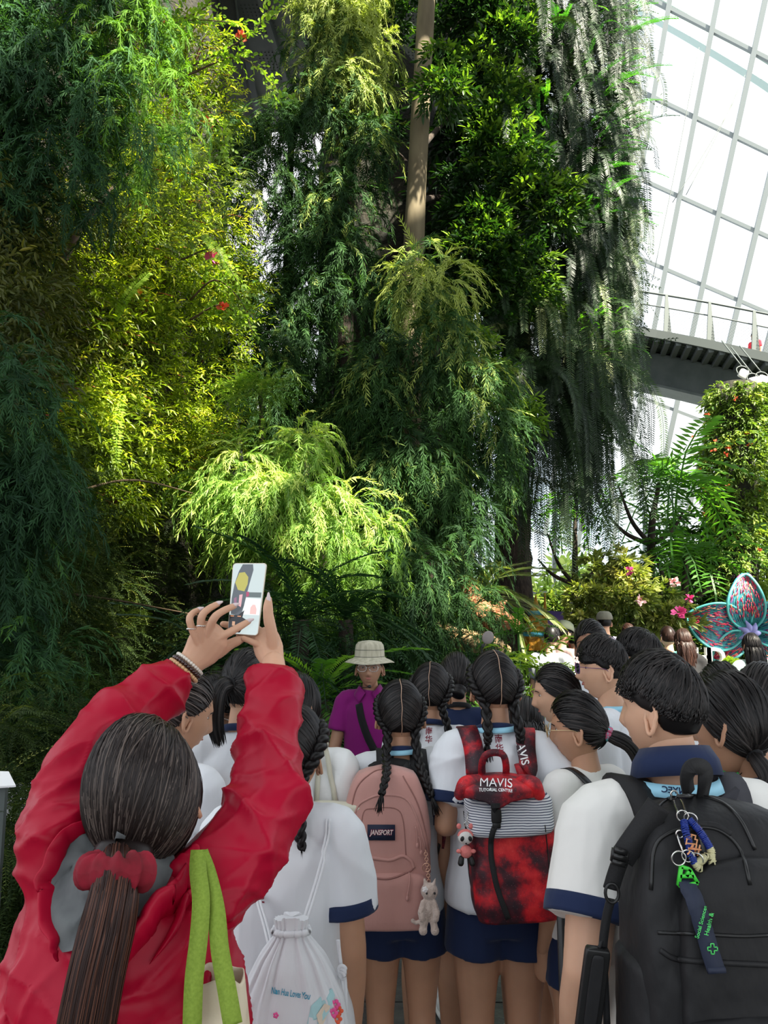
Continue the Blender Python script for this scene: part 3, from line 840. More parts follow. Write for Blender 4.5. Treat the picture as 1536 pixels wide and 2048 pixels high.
def left_mass():
    # blue-green conifer hanging over the upper left corner
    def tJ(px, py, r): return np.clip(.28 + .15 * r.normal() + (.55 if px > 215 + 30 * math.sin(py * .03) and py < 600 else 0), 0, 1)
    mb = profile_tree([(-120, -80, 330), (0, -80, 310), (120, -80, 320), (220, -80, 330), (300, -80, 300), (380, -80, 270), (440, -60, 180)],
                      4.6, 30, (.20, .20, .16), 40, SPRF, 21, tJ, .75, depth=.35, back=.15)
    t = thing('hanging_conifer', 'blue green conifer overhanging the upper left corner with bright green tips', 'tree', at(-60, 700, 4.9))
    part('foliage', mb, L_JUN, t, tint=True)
    mb = MB(); tube(mb, [at(-220, 520, 5.3), at(-100, 330, 4.8), at(60, 250, 4.7), at(240, 180, 4.7)], [.09, .06, .04, .015], 8, rs=20); part('branch', mb, M_BARK, t)
    # dark feathery conifer down the left edge
    mb = profile_tree([(690, -60, 30), (740, -60, 60), (850, -60, 90), (1000, -60, 95), (1150, -60, 110), (1300, -60, 100), (1450, -60, 70)],
                      3.7, 34, (.14, .14, .2), 40, SPRF, 22, lambda a, b, r: .22 + .13 * r.normal(), .7, depth=.5, back=.15)
    t = thing('feathery_conifer', 'dark feathery conifer hanging down the left edge', 'tree', at(-40, 1500, 3.8))
    part('foliage', mb, L_JUN, t, tint=True)
    mb = MB(); trunk(mb, at(-60, 1560, 3.9), at(-60, 650, 3.9), .05, .03); part('trunk', mb, M_BARK, t)
    # dark needle shrubs: middle band and long lower band
    r = np.random.default_rng(31)
    def band(n, fx, fy, seed, tm, rad, cn, tf, scale, dY=0.0, hang=.1):
        rr = np.random.default_rng(seed); mb = MB()
        for k in range(n):
            px, py = fx(rr), fy(rr)
            Y = max(4.2, 4.6 + 5.0 * max(0, px) / 430.0) - dY - .5 * rr.random()
            s = .7 + .6 * rr.random()
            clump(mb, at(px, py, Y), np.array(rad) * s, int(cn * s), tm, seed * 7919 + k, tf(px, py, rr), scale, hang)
        return mb
    # yellow-leaved shrub over the cliff
    poly = np.array([(150, 95, 20, 300), (0, 0, 0, 0)])
    def in_lit(rr):
        while True:
            px = rr.uniform(60, 505); py = rr.uniform(60, 1060)
            l = np.interp(py, [60, 200, 400, 560, 650, 800, 950, 1060], [300, 310, 270, 130, 90, 70, 110, 250])
            rt = np.interp(py, [60, 160, 260, 400, 500, 600, 760, 860, 1060], [420, 440, 455, 445, 470, 500, 470, 450, 480])
            if l < px < rt: return px, py
    mb = MB(); rr = np.random.default_rng(32); tw = MB()
    for k in range(250):
        px, py = in_lit(rr); Y = 4.9 + 3.6 * px / 430.0 - .4 * rr.random()
        s = .7 + .6 * rr.random(); c = at(px, py, Y)
        clump(mb, c, np.array([.24, .2, .17]) * s, int(26 * s), BRDS, 32000 + k, .36 + .22 * rr.normal(), .95, .1, spread=.25)
        if k % 3 == 0: tube(tw, [c + [-.2, .2, -.1], c + [0, -.05, .05], c + [.22, -.15, -.02]], [.008, .006, .003], 5, rs=8)
    t = thing('yellow_leaved_shrub', 'sunlit shrub with narrow yellow green leaves on red stems covering the cliff', 'shrub', at(300, 1100, 8))
    part('foliage', mb, L_YEL, t, tint=True); part('stems', tw, M_REDTW, t, kind='stuff')
    # round-leaved branch reaching out at the top
    mb = MB(); tw = MB(); rr = np.random.default_rng(33)
    for a in (((300, 180), (380, 135), (450, 100), (510, 60), (545, 10)), ((330, 175), (420, 130), (480, 115), (530, 150), (555, 178)), ((300, 60), (360, 40), (410, 15), (440, -30)), ((290, 120), (330, 60), (380, 40), (470, 45)),
              ((400, 200), (440, 250), (450, 300)), ((380, 600), (430, 560), (480, 600), (505, 665)), ((380, 640), (440, 610), (490, 640)), ((360, 520), (430, 500), (480, 570))):
        Yb = 6.4 if a[0][1] < 400 else 7.0
        P = resample([at(x, y, Yb - .15 * i) for i, (x, y) in enumerate(a)], 16); tube(tw, P, np.linspace(.012, .003, 16), 5)
        sel = P[3:]; D = nrm(np.gradient(P, axis=0))[3:]
        scatter(mb, ROUND, np.repeat(sel, 2, 0), np.repeat(D, 2, 0) + rr.normal(size=(26, 3)) * .5, .85, tint=.45 + .2 * rr.normal(size=26), seed=int(a[0][0]), roll=.5)
    t = thing('round_leaved_branch', 'arching branches with round green leaves reaching out over the dark walkway', 'plant', at(300, 180, 6.5))
    part('foliage', mb, L_LIME, t, tint=True); part('twig', tw, M_TWIG, t)
    # grey-green fine twiggy bush among it
    mb = profile_tree([(250, 290, 420), (330, 240, 440), (420, 240, 470), (500, 330, 440), (560, 380, 420)], 6.4, 18, (.2, .2, .18), 34, COMBF, 34, lambda a, b, r: .45 + .15 * r.normal(), .8, depth=.3)
    t = thing('fine_needled_bush', 'grey green fine needled bush between the hanging conifer and the yellow shrub', 'shrub', at(340, 560, 6.6))
    part('foliage', mb, leafmat('grey_needle_leaf', (0.06, .11, .05), (.13, .19, .08), (.2, .25, .1)), t, tint=True)
    mb = MB(); tube(mb, [at(20, 760, 5.2), at(110, 560, 5.3), at(180, 430, 5.4), at(300, 300, 6.0)], [.035, .03, .022, .01], 7, rs=24); part('branch', mb, M_TWIG, t)
    # olive dark undergrowth between
    mb = band(150, lambda r: r.uniform(-40, 300), lambda r: r.uniform(400, 760), 35, BRDS, (.2, .2, .17), 22, lambda a, b, r: .25 + .15 * r.normal(), .9)
    mb.merge(band(60, lambda r: r.uniform(60, 470), lambda r: r.uniform(60, 700), 135, BRDS, (.2, .2, .17), 22, lambda a, b, r: .25 + .15 * r.normal(), .9, dY=-.2))
    t = thing('olive_undergrowth', 'olive green leafy undergrowth in the shade left of the sunlit shrub', 'shrub', at(100, 800, 5.2))
    part('foliage', mb, leafmat('olive_leaf', (.03, .045, .008), (.11, .12, .02), (.25, .22, .03), trans=.25), t, tint=True)
    # long band of dark needles low on the left
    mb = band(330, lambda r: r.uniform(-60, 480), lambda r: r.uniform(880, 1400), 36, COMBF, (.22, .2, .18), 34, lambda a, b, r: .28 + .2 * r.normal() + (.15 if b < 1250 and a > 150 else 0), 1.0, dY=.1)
    t = thing('dark_needled_shrub', 'wide dark needled shrub below the sunlit yellow leaves, behind the raised phone', 'shrub', at(250, 1400, 6.4))
    part('foliage', mb, L_DARK, t, tint=True)
    mb = MB()
    for a in (((40, 1180), (200, 1195), (420, 1235)), ((100, 1000), (260, 960), (400, 990)), ((0, 1440), (150, 1400), (330, 1420))):
        tube(mb, [at(x, y, 5.0 + x / 260) for x, y in a], [.012, .01, .004], 5, rs=12)
    part('twig', mb, M_TWIG, t)
    rr = np.random.default_rng(77); mb = MB()
    for k in range(230):
        px = rr.uniform(-60, 330); py = rr.uniform(1380, 2150); Y = 2.9 + px / 300 + .6 * rr.random()
        if py > 1750: px = px * .4
        c = at(px, py, Y)
        if c[2] < .05: c[2] = .1 + .2 * rr.random()
        clump(mb, c, np.array([.2, .2, .17]) * (.7 + .5 * rr.random()), 30, COMBF, 77000 + k, .25 + .2 * rr.normal(), .8, .1)
    t = thing('low_dark_shrub', 'low dark fine leaved shrub beside the woman in red at the left edge', 'shrub', (-1.9, 3.2, 0))
    part('foliage', mb, L_DARK, t, tint=True)
    # small flowers
    def flower(px, py, Y, r, m, lab, n=14, grp=None):
        c = at(px, py, Y); mb = MB(); q = np.random.default_rng(int(px))
        for k in range(n):
            d = nrm(q.normal(size=3) + [0, -.8, .3]); s = nrm(np.cross(d, q.normal(size=3)))
            e = np.cross(d, s); b = c + d * r * .2
            mb.add([b, b + d * r * .7 + s * r * .35, b + d * r * 1.1, b + d * r * .7 - s * r * .35 + e * r * .1], np.array([[0, 1, 2, 3]]))
        single('flower', mb, m, lab, 'flower', loc=c, group=grp)
    flower(428, 520, 6.9, .09, M_PINK, 'pink star shaped flower cluster beside the fern frond on the left cliff', 18)
    flower(322, 42, 6.2, .05, M_CORAL, 'single coral leaf among the round leaves at the top')
    flower(482, 74, 6.0, .05, M_CORAL, 'coral leaf tip near the end of the arching round leaved branch')
    flower(413, 246, 6.6, .06, M_CORAL, 'coral bloom at the edge of the yellow shrub under the dark walkway')
    flower(448, 618, 6.6, .06, M_CORAL, 'coral bloom among round leaves on the right rim of the yellow shrub')
    flower(277, 594, 6.6, .07, mat('orange_petal', (.8, .3, .03), .5), 'orange bloom in the middle of the left cliff')
    flower(1357, 1225, 10.2, .09, M_PINK, 'bright pink bloom low on the rhododendron beside the orchid sculpture', 22)
    flower(1258, 1142, 10.2, .06, M_PINK, 'small deep pink bloom high on the rhododendron', 18)
    flower(1348, 1166, 10.6, .08, M_PALEP, 'pale pink bloom on the upper right of the rhododendron', 18)
    flower(1378, 1197, 11.2, .07, M_PINK, 'dark pink bloom between rhododendron and pillar', 18)
    flower(1281, 1200, 10.2, .07, M_PALEP, 'peach bloom on the face of the rhododendron', 14)
    # fern fronds
    for (px, py, Y, ang, L, lab) in ((405, 470, 6.7, -.9, .55, 'bright fern frond arching below the round leaves'), (245, 790, 6.0, -1.5, .65, 'pale hanging fern frond in the middle of the yellow shrub'), (232, 640, 6.0, 1.0, .5, 'upright fern frond in the yellow shrub')):
        mb = MB(); TV = t_comb(5, L=L, n=26, ll=.07, lw=.022, droop=.25 if ang > -1.2 else .05, ang=1.25)
        c = at(px, py, Y)
        scatter(mb, [TV], c[None], np.array([[math.cos(ang), -.3, math.sin(ang)]]), 1.0, up=(0, -1, .3), tint=np.array([.7]), roll=0)
        single('fern_frond', mb, L_LIME, lab, 'fern', loc=c, tint=True)
left_mass()

def cycads():
    specs = [((600, 1240), 5.6, 1.0, 17, 'dark cycad with stiff comb like fronds right of the raised phone', 0),
             ((690, 1240), 6.2, .8, 13, 'dark cycad with arching fronds left of the guide in the hat', 1),
             ((640, 1400), 5.2, .8, 15, 'green cycad low behind the ponytail and left of the guide', 2),
             ((430, 1330), 5.2, .9, 13, 'dark cycad with long fronds below the raised left hand', 3)]
    for (px, py), Y, L, n, lab, sd in specs:
        r = np.random.default_rng(60 + sd); c = at(px, py, Y); mb = MB()
        T = [t_comb(i + 70, L=L * .9, n=34, ll=.13, lw=.016, droop=.5, ang=.85) for i in range(3)]
        a = np.arange(n) * 2.4; el = r.uniform(-.25, .9, n)
        D = np.stack([np.cos(a) * np.cos(el), -abs(np.sin(a)) * np.cos(el) * .9 + .2, np.sin(el)], 1)
        scatter(mb, T, np.repeat(c[None], n, 0), D, .85 + .3 * r.random(n), tint=.35 + .2 * r.normal(size=n) + (.4 if sd == 2 else 0), roll=.1, seed=sd)
        t = thing('cycad', lab, 'plant', [c[0], c[1], 0])
        part('fronds', mb, L_CYC if sd != 2 else L_FERN, t, tint=True)
        mb = MB(); trunk(mb, [c[0], c[1], -.02], c, .07, .06, wv=.01); part('trunk', mb, M_BARK, t)
    mb = MB(); rr = np.random.default_rng(66)
    for k in range(110):
        px = rr.uniform(380, 760); py = rr.uniform(1270, 1640); c = at(px, py, 5.7 + .6 * rr.random())
        clump(mb, c, np.array([.22, .2, .2]), 26, COMB, 66000 + k, .35 + .2 * rr.normal(), 1.1, .1)
    t = thing('leafy_undergrowth', 'dark green leafy undergrowth between the guide and the students on the left', 'shrub', (-1.0, 5.9, 0))
    part('foliage', mb, L_CYC, t, tint=True)
cycads()

def right_trees():
    # bare pale trunk with glossy broad leaves
    t = thing('broadleaf_tree', 'tree with a bare pale olive trunk and glossy green leaves right of the tall conifer', 'tree', at(822, 1200, 11) * [1, 1, 0])
    mb = MB(); P = resample([at(818, 1300, 9.3), at(822, 700, 9.3), at(827, 510, 9.3), at(838, 280, 9.3), at(850, 60, 9.3), at(858, -80, 9.3), at(872, -400, 9.3)], 24)
    tube(mb, P, np.linspace(.15, .105, 24) * (1 + .03 * np.sin(np.arange(24) * 1.7)), 16); part('trunk', mb, M_PALE, t)
    def tB(px, py, r): return .22 + .16 * r.normal() + (.42 if (px > 940 + 40 * math.sin(py * .02) and r.random() < .75) else 0)  # right edge tinted brighter as painted sunlight
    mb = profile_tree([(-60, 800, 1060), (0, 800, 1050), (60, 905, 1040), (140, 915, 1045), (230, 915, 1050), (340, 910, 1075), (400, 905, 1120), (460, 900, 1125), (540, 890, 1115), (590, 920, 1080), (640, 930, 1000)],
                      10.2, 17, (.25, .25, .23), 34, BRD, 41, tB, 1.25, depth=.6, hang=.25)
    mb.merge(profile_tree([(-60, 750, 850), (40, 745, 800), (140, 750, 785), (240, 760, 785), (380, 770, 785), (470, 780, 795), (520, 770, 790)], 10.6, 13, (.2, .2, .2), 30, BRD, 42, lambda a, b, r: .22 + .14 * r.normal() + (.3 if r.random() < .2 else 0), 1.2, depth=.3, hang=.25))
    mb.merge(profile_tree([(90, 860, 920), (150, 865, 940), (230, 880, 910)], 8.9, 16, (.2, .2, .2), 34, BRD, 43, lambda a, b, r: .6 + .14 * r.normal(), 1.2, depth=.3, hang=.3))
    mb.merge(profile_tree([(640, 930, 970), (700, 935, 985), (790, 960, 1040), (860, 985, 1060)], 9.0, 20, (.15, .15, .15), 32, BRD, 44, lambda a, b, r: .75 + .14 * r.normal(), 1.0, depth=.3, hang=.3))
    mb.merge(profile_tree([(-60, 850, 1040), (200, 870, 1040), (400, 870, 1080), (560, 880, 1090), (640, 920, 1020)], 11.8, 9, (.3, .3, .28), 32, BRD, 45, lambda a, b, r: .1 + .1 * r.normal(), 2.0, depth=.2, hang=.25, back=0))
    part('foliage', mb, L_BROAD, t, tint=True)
    mb = MB()
    for (x, y), (u, v) in (((838, 300), (960, 200)), ((832, 400), (980, 420)), ((845, 120), (960, 20)), ((835, 380), (790, 300))):
        tube(mb, [at(x, y, 9.35), at((x + u) / 2, (y + v) / 2 - 15, 10.6), at(u, v, 10.3)], [.05, .03, .015], 7, rs=12)
    part('branch', mb, M_BARK, t)
    # the tall tree with long hanging comb-like branches
    t = thing('hanging_frond_tree', 'tall dark tree with rough trunk and long hanging comb like branches beside the glass', 'tree', at(1025, 1290, 12) * [1, 1, 0])
    mb = MB(); n = 60; P = resample([at(1026, 1300, 12), at(1026, 1000, 12), at(1032, 700, 12), at(1050, 300, 12), at(1080, -60, 12)], n)
    q = np.random.default_rng(9); a = np.arange(18) / 18 * 2 * PI
    rr = np.interp(np.arange(n), [0, 8, 30, 59], [.34, .29, .22, .12])
    T, A, B = frames(P)
    rad = rr[:, None] * (1 + .16 * (q.random((n, 18)) - .5) + .06 * ((np.arange(n) % 3) == 0)[:, None])
    V = P[:, None] + A[:, None] * (np.cos(a)[None, :, None] * rad[..., None]) + B[:, None] * (np.sin(a)[None, :, None] * rad[..., None])
    gridsurf(mb, np.transpose(V, (1, 0, 2)), closed_u=True); part('trunk', mb, M_BARK, t)
    q = np.random.default_rng(10)
    def hanging(n, seed, tintf, prof, Yc, lenr, ll=.085, lw=.015, stations=60):
        rr = np.random.default_rng(seed); mb = MB(); VV = []; TT = []
        prof = np.array(prof, float)
        for k in range(n):
            py = rr.uniform(prof[0, 0], prof[-1, 0]); l = np.interp(py, prof[:, 0], prof[:, 1]); rt = np.interp(py, prof[:, 0], prof[:, 2])
            px = rr.uniform(l, rt); c = at(px, py, Yc + rr.normal() * .45 - .6 * (rr.random() < .4))
            L = rr.uniform(*lenr); side = (px - 1080) / 180 + .4 * rr.normal(); fw = -.5 - .4 * rr.random()
            t_ = np.linspace(0, 1, stations)
            o = nrm(np.array([side, fw, 0]))
            curve = c + np.outer(np.sin(np.minimum(t_ * 1.8, 1.57)) * L * .48, o) + np.outer(.08 * L * np.sin(t_ * 3) - L * .85 * t_ ** 1.6, [0, 0, 1.0]) + np.outer(np.sin(t_ * 4 + rr.random() * 6) * .04, [1, 0, 0])
            Tg = nrm(np.gradient(curve, axis=0)); S = nrm(np.cross(Tg, np.array([0, -1.0, .25]) + rr.normal(size=3) * .3)); Nn = np.cross(S, Tg)
            tv = tintf(px, py, rr)
            for sg in (1, -1):
                d = nrm(Tg * .75 + S * sg + Nn * (.25 + .2 * rr.normal(size=(stations, 1))))
                w = nrm(np.cross(d, Nn)) * lw / 2; ln = ll * (.7 + .5 * np.sin(t_ * 2.6 + .3))[:, None]
                VV.append(np.stack([curve, curve + d * ln * .5 + w, curve + d * ln - [0, 0, .006], curve + d * ln * .5 - w], 1).reshape(-1, 3))
                TT.append(np.repeat(tv + rr.normal(size=stations) * .08, 4))
            w = S * .004
            VV.append(np.stack([curve[:-1] - w[:-1], curve[1:] - w[1:], curve[1:] + w[1:], curve[:-1] + w[:-1]], 1).reshape(-1, 3)); TT.append(np.full((stations - 1) * 4, max(0, tv - .2)))
        V = np.concatenate(VV); mb.add(V, np.arange(len(V)).reshape(-1, 4), 0, np.clip(np.concatenate(TT), 0, 1))
        return mb
    def tH(px, py, r):  # raised tints paint lit highlights on the fronds
        t = .15 + .13 * r.normal()
        if py > 330 and r.random() < .3: t += .35
        if py > 560 and py < 700 and r.random() < .6: t += .42
        return t
    mb = hanging(1200, 51, tH, [(-80, 1000, 1235), (100, 1010, 1235), (300, 1040, 1225), (420, 1080, 1220), (600, 1000, 1210), (700, 1000, 1200), (760, 1050, 1180)], 11.6, (.6, 1.35), stations=64)
    mb.merge(hanging(110, 52, tH, [(700, 1050, 1200), (800, 1060, 1180), (860, 1080, 1170)], 11.4, (1.0, 2.0), stations=80))
    mb.merge(hanging(90, 53, tH, [(840, 1000, 1140), (980, 1010, 1160)], 11.5, (.8, 1.7), stations=60))
    mb.merge(profile_tree([(-80, 1010, 1230), (200, 1020, 1230), (450, 1060, 1225), (640, 1020, 1210), (760, 1040, 1205), (880, 1060, 1200)], 12.3, 9, (.3, .3, .3), 30, COMB, 55, lambda a, b, r: .12 + .1 * r.normal(), 1.9, depth=.3, hang=.6, back=0))
    part('hanging_fronds', mb, L_HANG, t, tint=True)
    # fresh green side shoots
    T = [t_comb(i + 90, L=.8, n=46, ll=.075, lw=.013, droop=.25, ang=.95) for i in range(4)]
    rr = np.random.default_rng(54); n = 150
    px = rr.uniform(1010, 1265, n); py = rr.uniform(-40, 470, n); pos = np.array([at(a, b, 10.9 - .5 * rr.random()) for a, b in zip(px, py)])
    D = np.stack([(px - 1120) / 110 + .4 * rr.normal(size=n), -.6 + .3 * rr.normal(size=n), .15 + .25 * rr.normal(size=n)], 1)
    mb = MB(); scatter(mb, T, pos, D, .6 + .4 * rr.random(n), tint=.35 + .2 * rr.normal(size=n), roll=.15, seed=4)
    n = 46; px = rr.uniform(1180, 1270, n); py = rr.choice([30, 90, 160, 250, 330, 400, 520, 640, 700], n) + rr.normal(size=n) * 22
    pos = np.array([at(a - 25, b, 10.8) for a, b in zip(px, py)]); D = np.stack([np.full(n, 1.0), -.3 + .3 * rr.normal(size=n), .15 + .2 * rr.normal(size=n)], 1)
    scatter(mb, T, pos, D, .45 + .3 * rr.random(n), tint=.6 + .2 * rr.normal(size=n), roll=.15, seed=5)
    n = 26; px = rr.uniform(1150, 1235, n); py = 650 + rr.normal(size=n) * 40 - (px - 1190) * .2
    pos = np.array([at(a, b, 10.5) for a, b in zip(px, py)]); D = np.stack([.5 + .4 * rr.normal(size=n), -.8 + .3 * rr.normal(size=n), .1 + .2 * rr.normal(size=n)], 1)
    scatter(mb, T, pos, D, .35 + .2 * rr.random(n), tint=.85 + .15 * rr.normal(size=n), roll=.15, seed=6)
    part('side_shoots', mb, L_HANGG, t, tint=True)
    # pinnate crowned trees on the right
    for (cx, cy, Y, L, n, lab, sd, base) in ((1318, 965, 12.6, 1.5, 40, 'umbrella shaped tree with long pinnate leaves in front of the low glass', 1, (1302, 1120)),
                                            (1372, 1105, 12.2, 1.1, 28, 'lower tree with pinnate fronds beside the vine covered pillar', 2, (1370, 1240)),
                                            (1150, 1010, 14.5, 1.0, 22, 'green pinnate leaved tree half hidden behind the hanging branches', 3, (1150, 1200))):
        r = np.random.default_rng(80 + sd); c = at(cx, cy, Y)
        T = [t_comb(i + 110, L=L, n=15, ll=.26 * L, lw=.06, droop=.75, ang=1.1) for i in range(4)]
        ang = r.random(n) * 2 * PI; el = r.uniform(-.5, 1.1, n)
        D = np.stack([np.cos(ang) * np.cos(el), np.sin(ang) * np.cos(el), np.sin(el)], 1)
        mb = MB(); scatter(mb, T, c + r.normal(size=(n, 3)) * [.22, .2, .12], D, .7 + .4 * r.random(n), tint=.45 + .2 * r.normal(size=n), roll=.12, seed=sd)
        t = thing('pinnate_leaved_tree', lab, 'tree', at(base[0], 1265, Y) * [1, 1, 0])
        part('fronds', mb, L_FERN, t, tint=True)
        mb = MB(); b = at(base[0], 1400, Y); k = at(base[0], base[1] - 30, Y)
        tube(mb, [[b[0], b[1], 0], k, c], [.09, .07, .03], 8, rs=16)
        for dx, dz in ((-.7, .5), (.6, .6), (-.5, 1.0)): tube(mb, [k, k + [dx * .6, 0, dz * .4], k + [dx, 0, dz]], [.045, .035, .015], 7, rs=10)
        part('trunk', mb, M_BARK, t)
    # rhododendron
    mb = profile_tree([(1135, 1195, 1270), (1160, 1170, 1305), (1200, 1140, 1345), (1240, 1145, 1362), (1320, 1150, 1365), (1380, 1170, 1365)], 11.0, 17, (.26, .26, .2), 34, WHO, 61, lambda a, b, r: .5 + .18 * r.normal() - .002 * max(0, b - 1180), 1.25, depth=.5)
    t = thing('rhododendron_bush', 'large rounded rhododendron with pale green leaves behind the visitors', 'shrub', at(1265, 1290, 11.4) * [1, 1, 0])
    part('foliage', mb, L_RHO, t, tint=True)
    mb = MB(); trunk(mb, at(1265, 1290, 11.4) * [1, 1, 0], at(1260, 1180, 11.4), .08, .04); part('trunk', mb, M_BARK, t)
    # dark greenery between bush and pillar
    mb = profile_tree([(1050, 1330, 1410), (1120, 1320, 1420), (1200, 1330, 1430), (1330, 1340, 1560), (1400, 1300, 1560)], 14.6, 9, (.35, .3, .3), 30, BRD, 62, lambda a, b, r: .35 + .15 * r.normal(), 1.8, depth=.3)
    t = thing('dark_leafy_shrub', 'dark green leafy shrubs behind the orchid sculpture', 'shrub', at(1380, 1290, 14.6) * [1, 1, 0])
    part('foliage', mb, L_BROAD, t, tint=True)
    # vine covered pillar holding up the walkway
    c0 = at(1468, 1290, 14.5) * [1, 1, 0]; top = at(1474, 800, 14.5)
    t = thing('vine_covered_pillar', 'round pillar under the walkway thickly covered in vines and red flowers', 'pillar', c0)
    mb = MB(); tube(mb, [c0, [top[0], top[1], top[2] + .3]], .38, 20, rs=8); part('column', mb, M_SOIL, t)
    r = np.random.default_rng(63); mb = MB(); n = 3900
    z = r.uniform(0, top[2] + .25, n); a = r.uniform(0, 2 * PI, n); rad = .42 + .16 * r.random(n) + .06 * np.sin(z * 3)
    x = c0[0] + (top[0] - c0[0]) * z / top[2]
    P = np.stack([x + np.cos(a) * rad, c0[1] + np.sin(a) * rad, z], 1)
    D = np.stack([np.cos(a), np.sin(a), -.7 + .3 * r.normal(size=n)], 1)
    scatter(mb, BRD + WHO, P, D, .9 + .8 * r.random(n) ** 2, tint=.42 + .22 * r.normal(size=n), roll=.4, seed=8)
    part('vines', mb, leafmat('vine_leaf', (.04, .09, .015), (.16, .24, .04), (.42, .46, .12), trans=.35), t, tint=True)
    for k in range(26):
        z = r.uniform(.6, top[2]); a = r.uniform(PI, 2 * PI); c = np.array([c0[0] + math.cos(a) * .62, c0[1] + math.sin(a) * .62, z]); mb = MB()
        for j in range(7):
            d = nrm(r.normal(size=3) + [0, -.6, 0]); s = nrm(np.cross(d, r.normal(size=3)))
            mb.add([c, c + d * .04 + s * .02, c + d * .07, c + d * .04 - s * .02], np.array([[0, 1, 2, 3]]))
        part('red_blossom', mb, M_CORAL, t)
    # lime shrub between the sculptures and the heads, with fern and fine leaves
    mb = profile_tree([(1268, 1020, 1050), (1300, 1000, 1085), (1345, 1010, 1140), (1400, 1020, 1150), (1480, 1030, 1140)], 5.4, 26, (.16, .16, .14), 34, BRDS, 64, lambda a, b, r: .5 + .2 * r.normal(), .8, depth=.6)
    t = thing('lime_shrub', 'bright lime green shrub behind the braided girl and the girl in profile', 'shrub', at(1070, 1500, 5.5) * [1, 1, 0])
    part('foliage', mb, L_LIME, t, tint=True)
    T = [t_comb(i + 130, L=.42, n=16, ll=.08, lw=.022, droop=.3, ang=1.05) for i in range(4)]
    r = np.random.default_rng(65)
    for (px, py, Y, n, lab, tn) in ((1035, 1268, 6.2, 7, 'fern with long leaflets in front of the sunset banner', .35), (1072, 1335, 5.0, 9, 'bright fern left of the girl in profile', .75)):
        mb = MB(); c = at(px, py, Y); a = r.uniform(-.4, 3.5, n)
        D = np.stack([np.cos(a), -.5 + .3 * r.normal(size=n), np.sin(a) * .45 + .05], 1)
        scatter(mb, T, np.repeat(c[None], n, 0), D, .6 + .4 * r.random(n), tint=tn + .1 * r.normal(size=n), roll=.2, seed=9)
        trunk(mb, [c[0], c[1], 0], c, .012, .01, n=6, wv=.01); single('fern', mb, L_LIME if tn > .5 else L_FERN, lab, 'fern', loc=c, tint=True)
    # palm tuft above the dragon
    T = [t_comb(i + 150, L=.9, n=40, ll=.28, lw=.018, droop=.7, ang=.45) for i in range(3)]
    c = at(960, 1200, 8.2); n = 14; a = r.uniform(-.9, 1.9, n)
    mb = MB(); D = np.stack([np.cos(a), -.4 + .3 * r.normal(size=n), np.sin(a) * .7], 1)
    scatter(mb, T, np.repeat(c[None], n, 0), D, .6 + .4 * r.random(n), tint=.55 + .15 * r.normal(size=n), roll=.2, seed=10)
    single('palm_tuft', mb, leafmat('palm_tuft_leaf', (.06, .10, .03), (.2, .25, .08), (.4, .4, .2)), 'olive palm tuft above the carved wooden dragon head', 'plant', loc=c, tint=True)
    # dark bushes below the dragon and between
    mb = profile_tree([(1180, 900, 940), (1230, 890, 950), (1300, 880, 990), (1380, 870, 1010), (1450, 880, 1020)], 8.3, 16, (.2, .2, .2), 30, BRDS, 67, lambda a, b, r: .35 + .2 * r.normal(), .9, depth=.3)
    t = thing('mixed_low_shrub', 'mixed low green shrub around the base of the dragon head', 'shrub', at(950, 1400, 7.7) * [1, 1, 0])
    part('foliage', mb, L_FERN, t, tint=True)
    # trees outside the glass
    for i, (px, w, h, lab) in enumerate(((1010, 90, 130, 'hazy pale green trees outside behind the trunk'), (1130, 120, 150, 'hazy pale green trees outside behind the low glass'), (1240, 110, 110, 'hazy green trees outside left of the pinnate tree'))):
        mb = profile_tree([(1290 - h, px - w * .3, px + w * .3), (1290 - h * .6, px - w * .6, px + w * .6), (1285, px - w * .7, px + w * .7)], 31, 1.6, (.8, .6, .6), 36, BRD, 90 + i, lambda a, b, r: .5 + .2 * r.normal(), 6.0, depth=.2)
        single('outdoor_tree', mb, L_OUT, lab, 'tree', tint=True, group=None)
right_trees()

def far_hedge():
    mb = MB(); rr = np.random.default_rng(404)
    for k in range(150):
        x = rr.uniform(1.0, 13.5); y = 17.5 + .3 * math.sin(x * 2) - .12 * x; z = rr.uniform(.2, 2.1) + (.5 if x > 6 else 0)
        clump(mb, (x, y, z), np.array([.45, .35, .4]) * (.7 + .5 * rr.random()), 40, BRD, 40400 + k, .45 + .2 * rr.normal(), 2.0, .1)
    single('planted_hedge', mb, leafmat('hedge_leaf', (.03, .07, .015), (.10, .16, .04), (.25, .3, .08)), 'mixed green planting far behind the visitors and the letters', 'hedge', tint=True)
far_hedge()
# ================================================================== people: bodies, clothes, hair
def skinmat(n, c): return mat(n, c, 0.5, c2=tuple(x * .86 for x in c), scale=9, spec=.35, sss=.12, bump=.05, bscale=120, dist=.002)
SK_TAN = skinmat('tan_skin', (0.50, 0.27, 0.165)); SK_LIGHT = skinmat('light_skin', (0.62, 0.36, 0.235)); SK_BROWN = skinmat('brown_skin', (0.33, 0.165, 0.10))
def hairmat(n, c, c2):
    """hair: each lock takes its own shade from the tint attribute"""
    m = bpy.data.materials.new(n); N, L, B = nodes(m); a = N.new('ShaderNodeAttribute'); a.attribute_name = 'tint'; r = N.new('ShaderNodeValToRGB'); e = r.color_ramp.elements
    e[0].position = .55; e[0].color = (*c, 1); e[1].position = 1.0; e[1].color = (*c2, 1); L.new(a.outputs['Fac'], r.inputs['Fac']); L.new(r.outputs[0], B.inputs['Base Color'])
    B.inputs['Roughness'].default_value = .40; B.inputs['Specular IOR Level'].default_value = .25
    return m
H_BLACK = hairmat('black_hair', (0.006, 0.005, 0.005), (0.035, 0.029, 0.027))
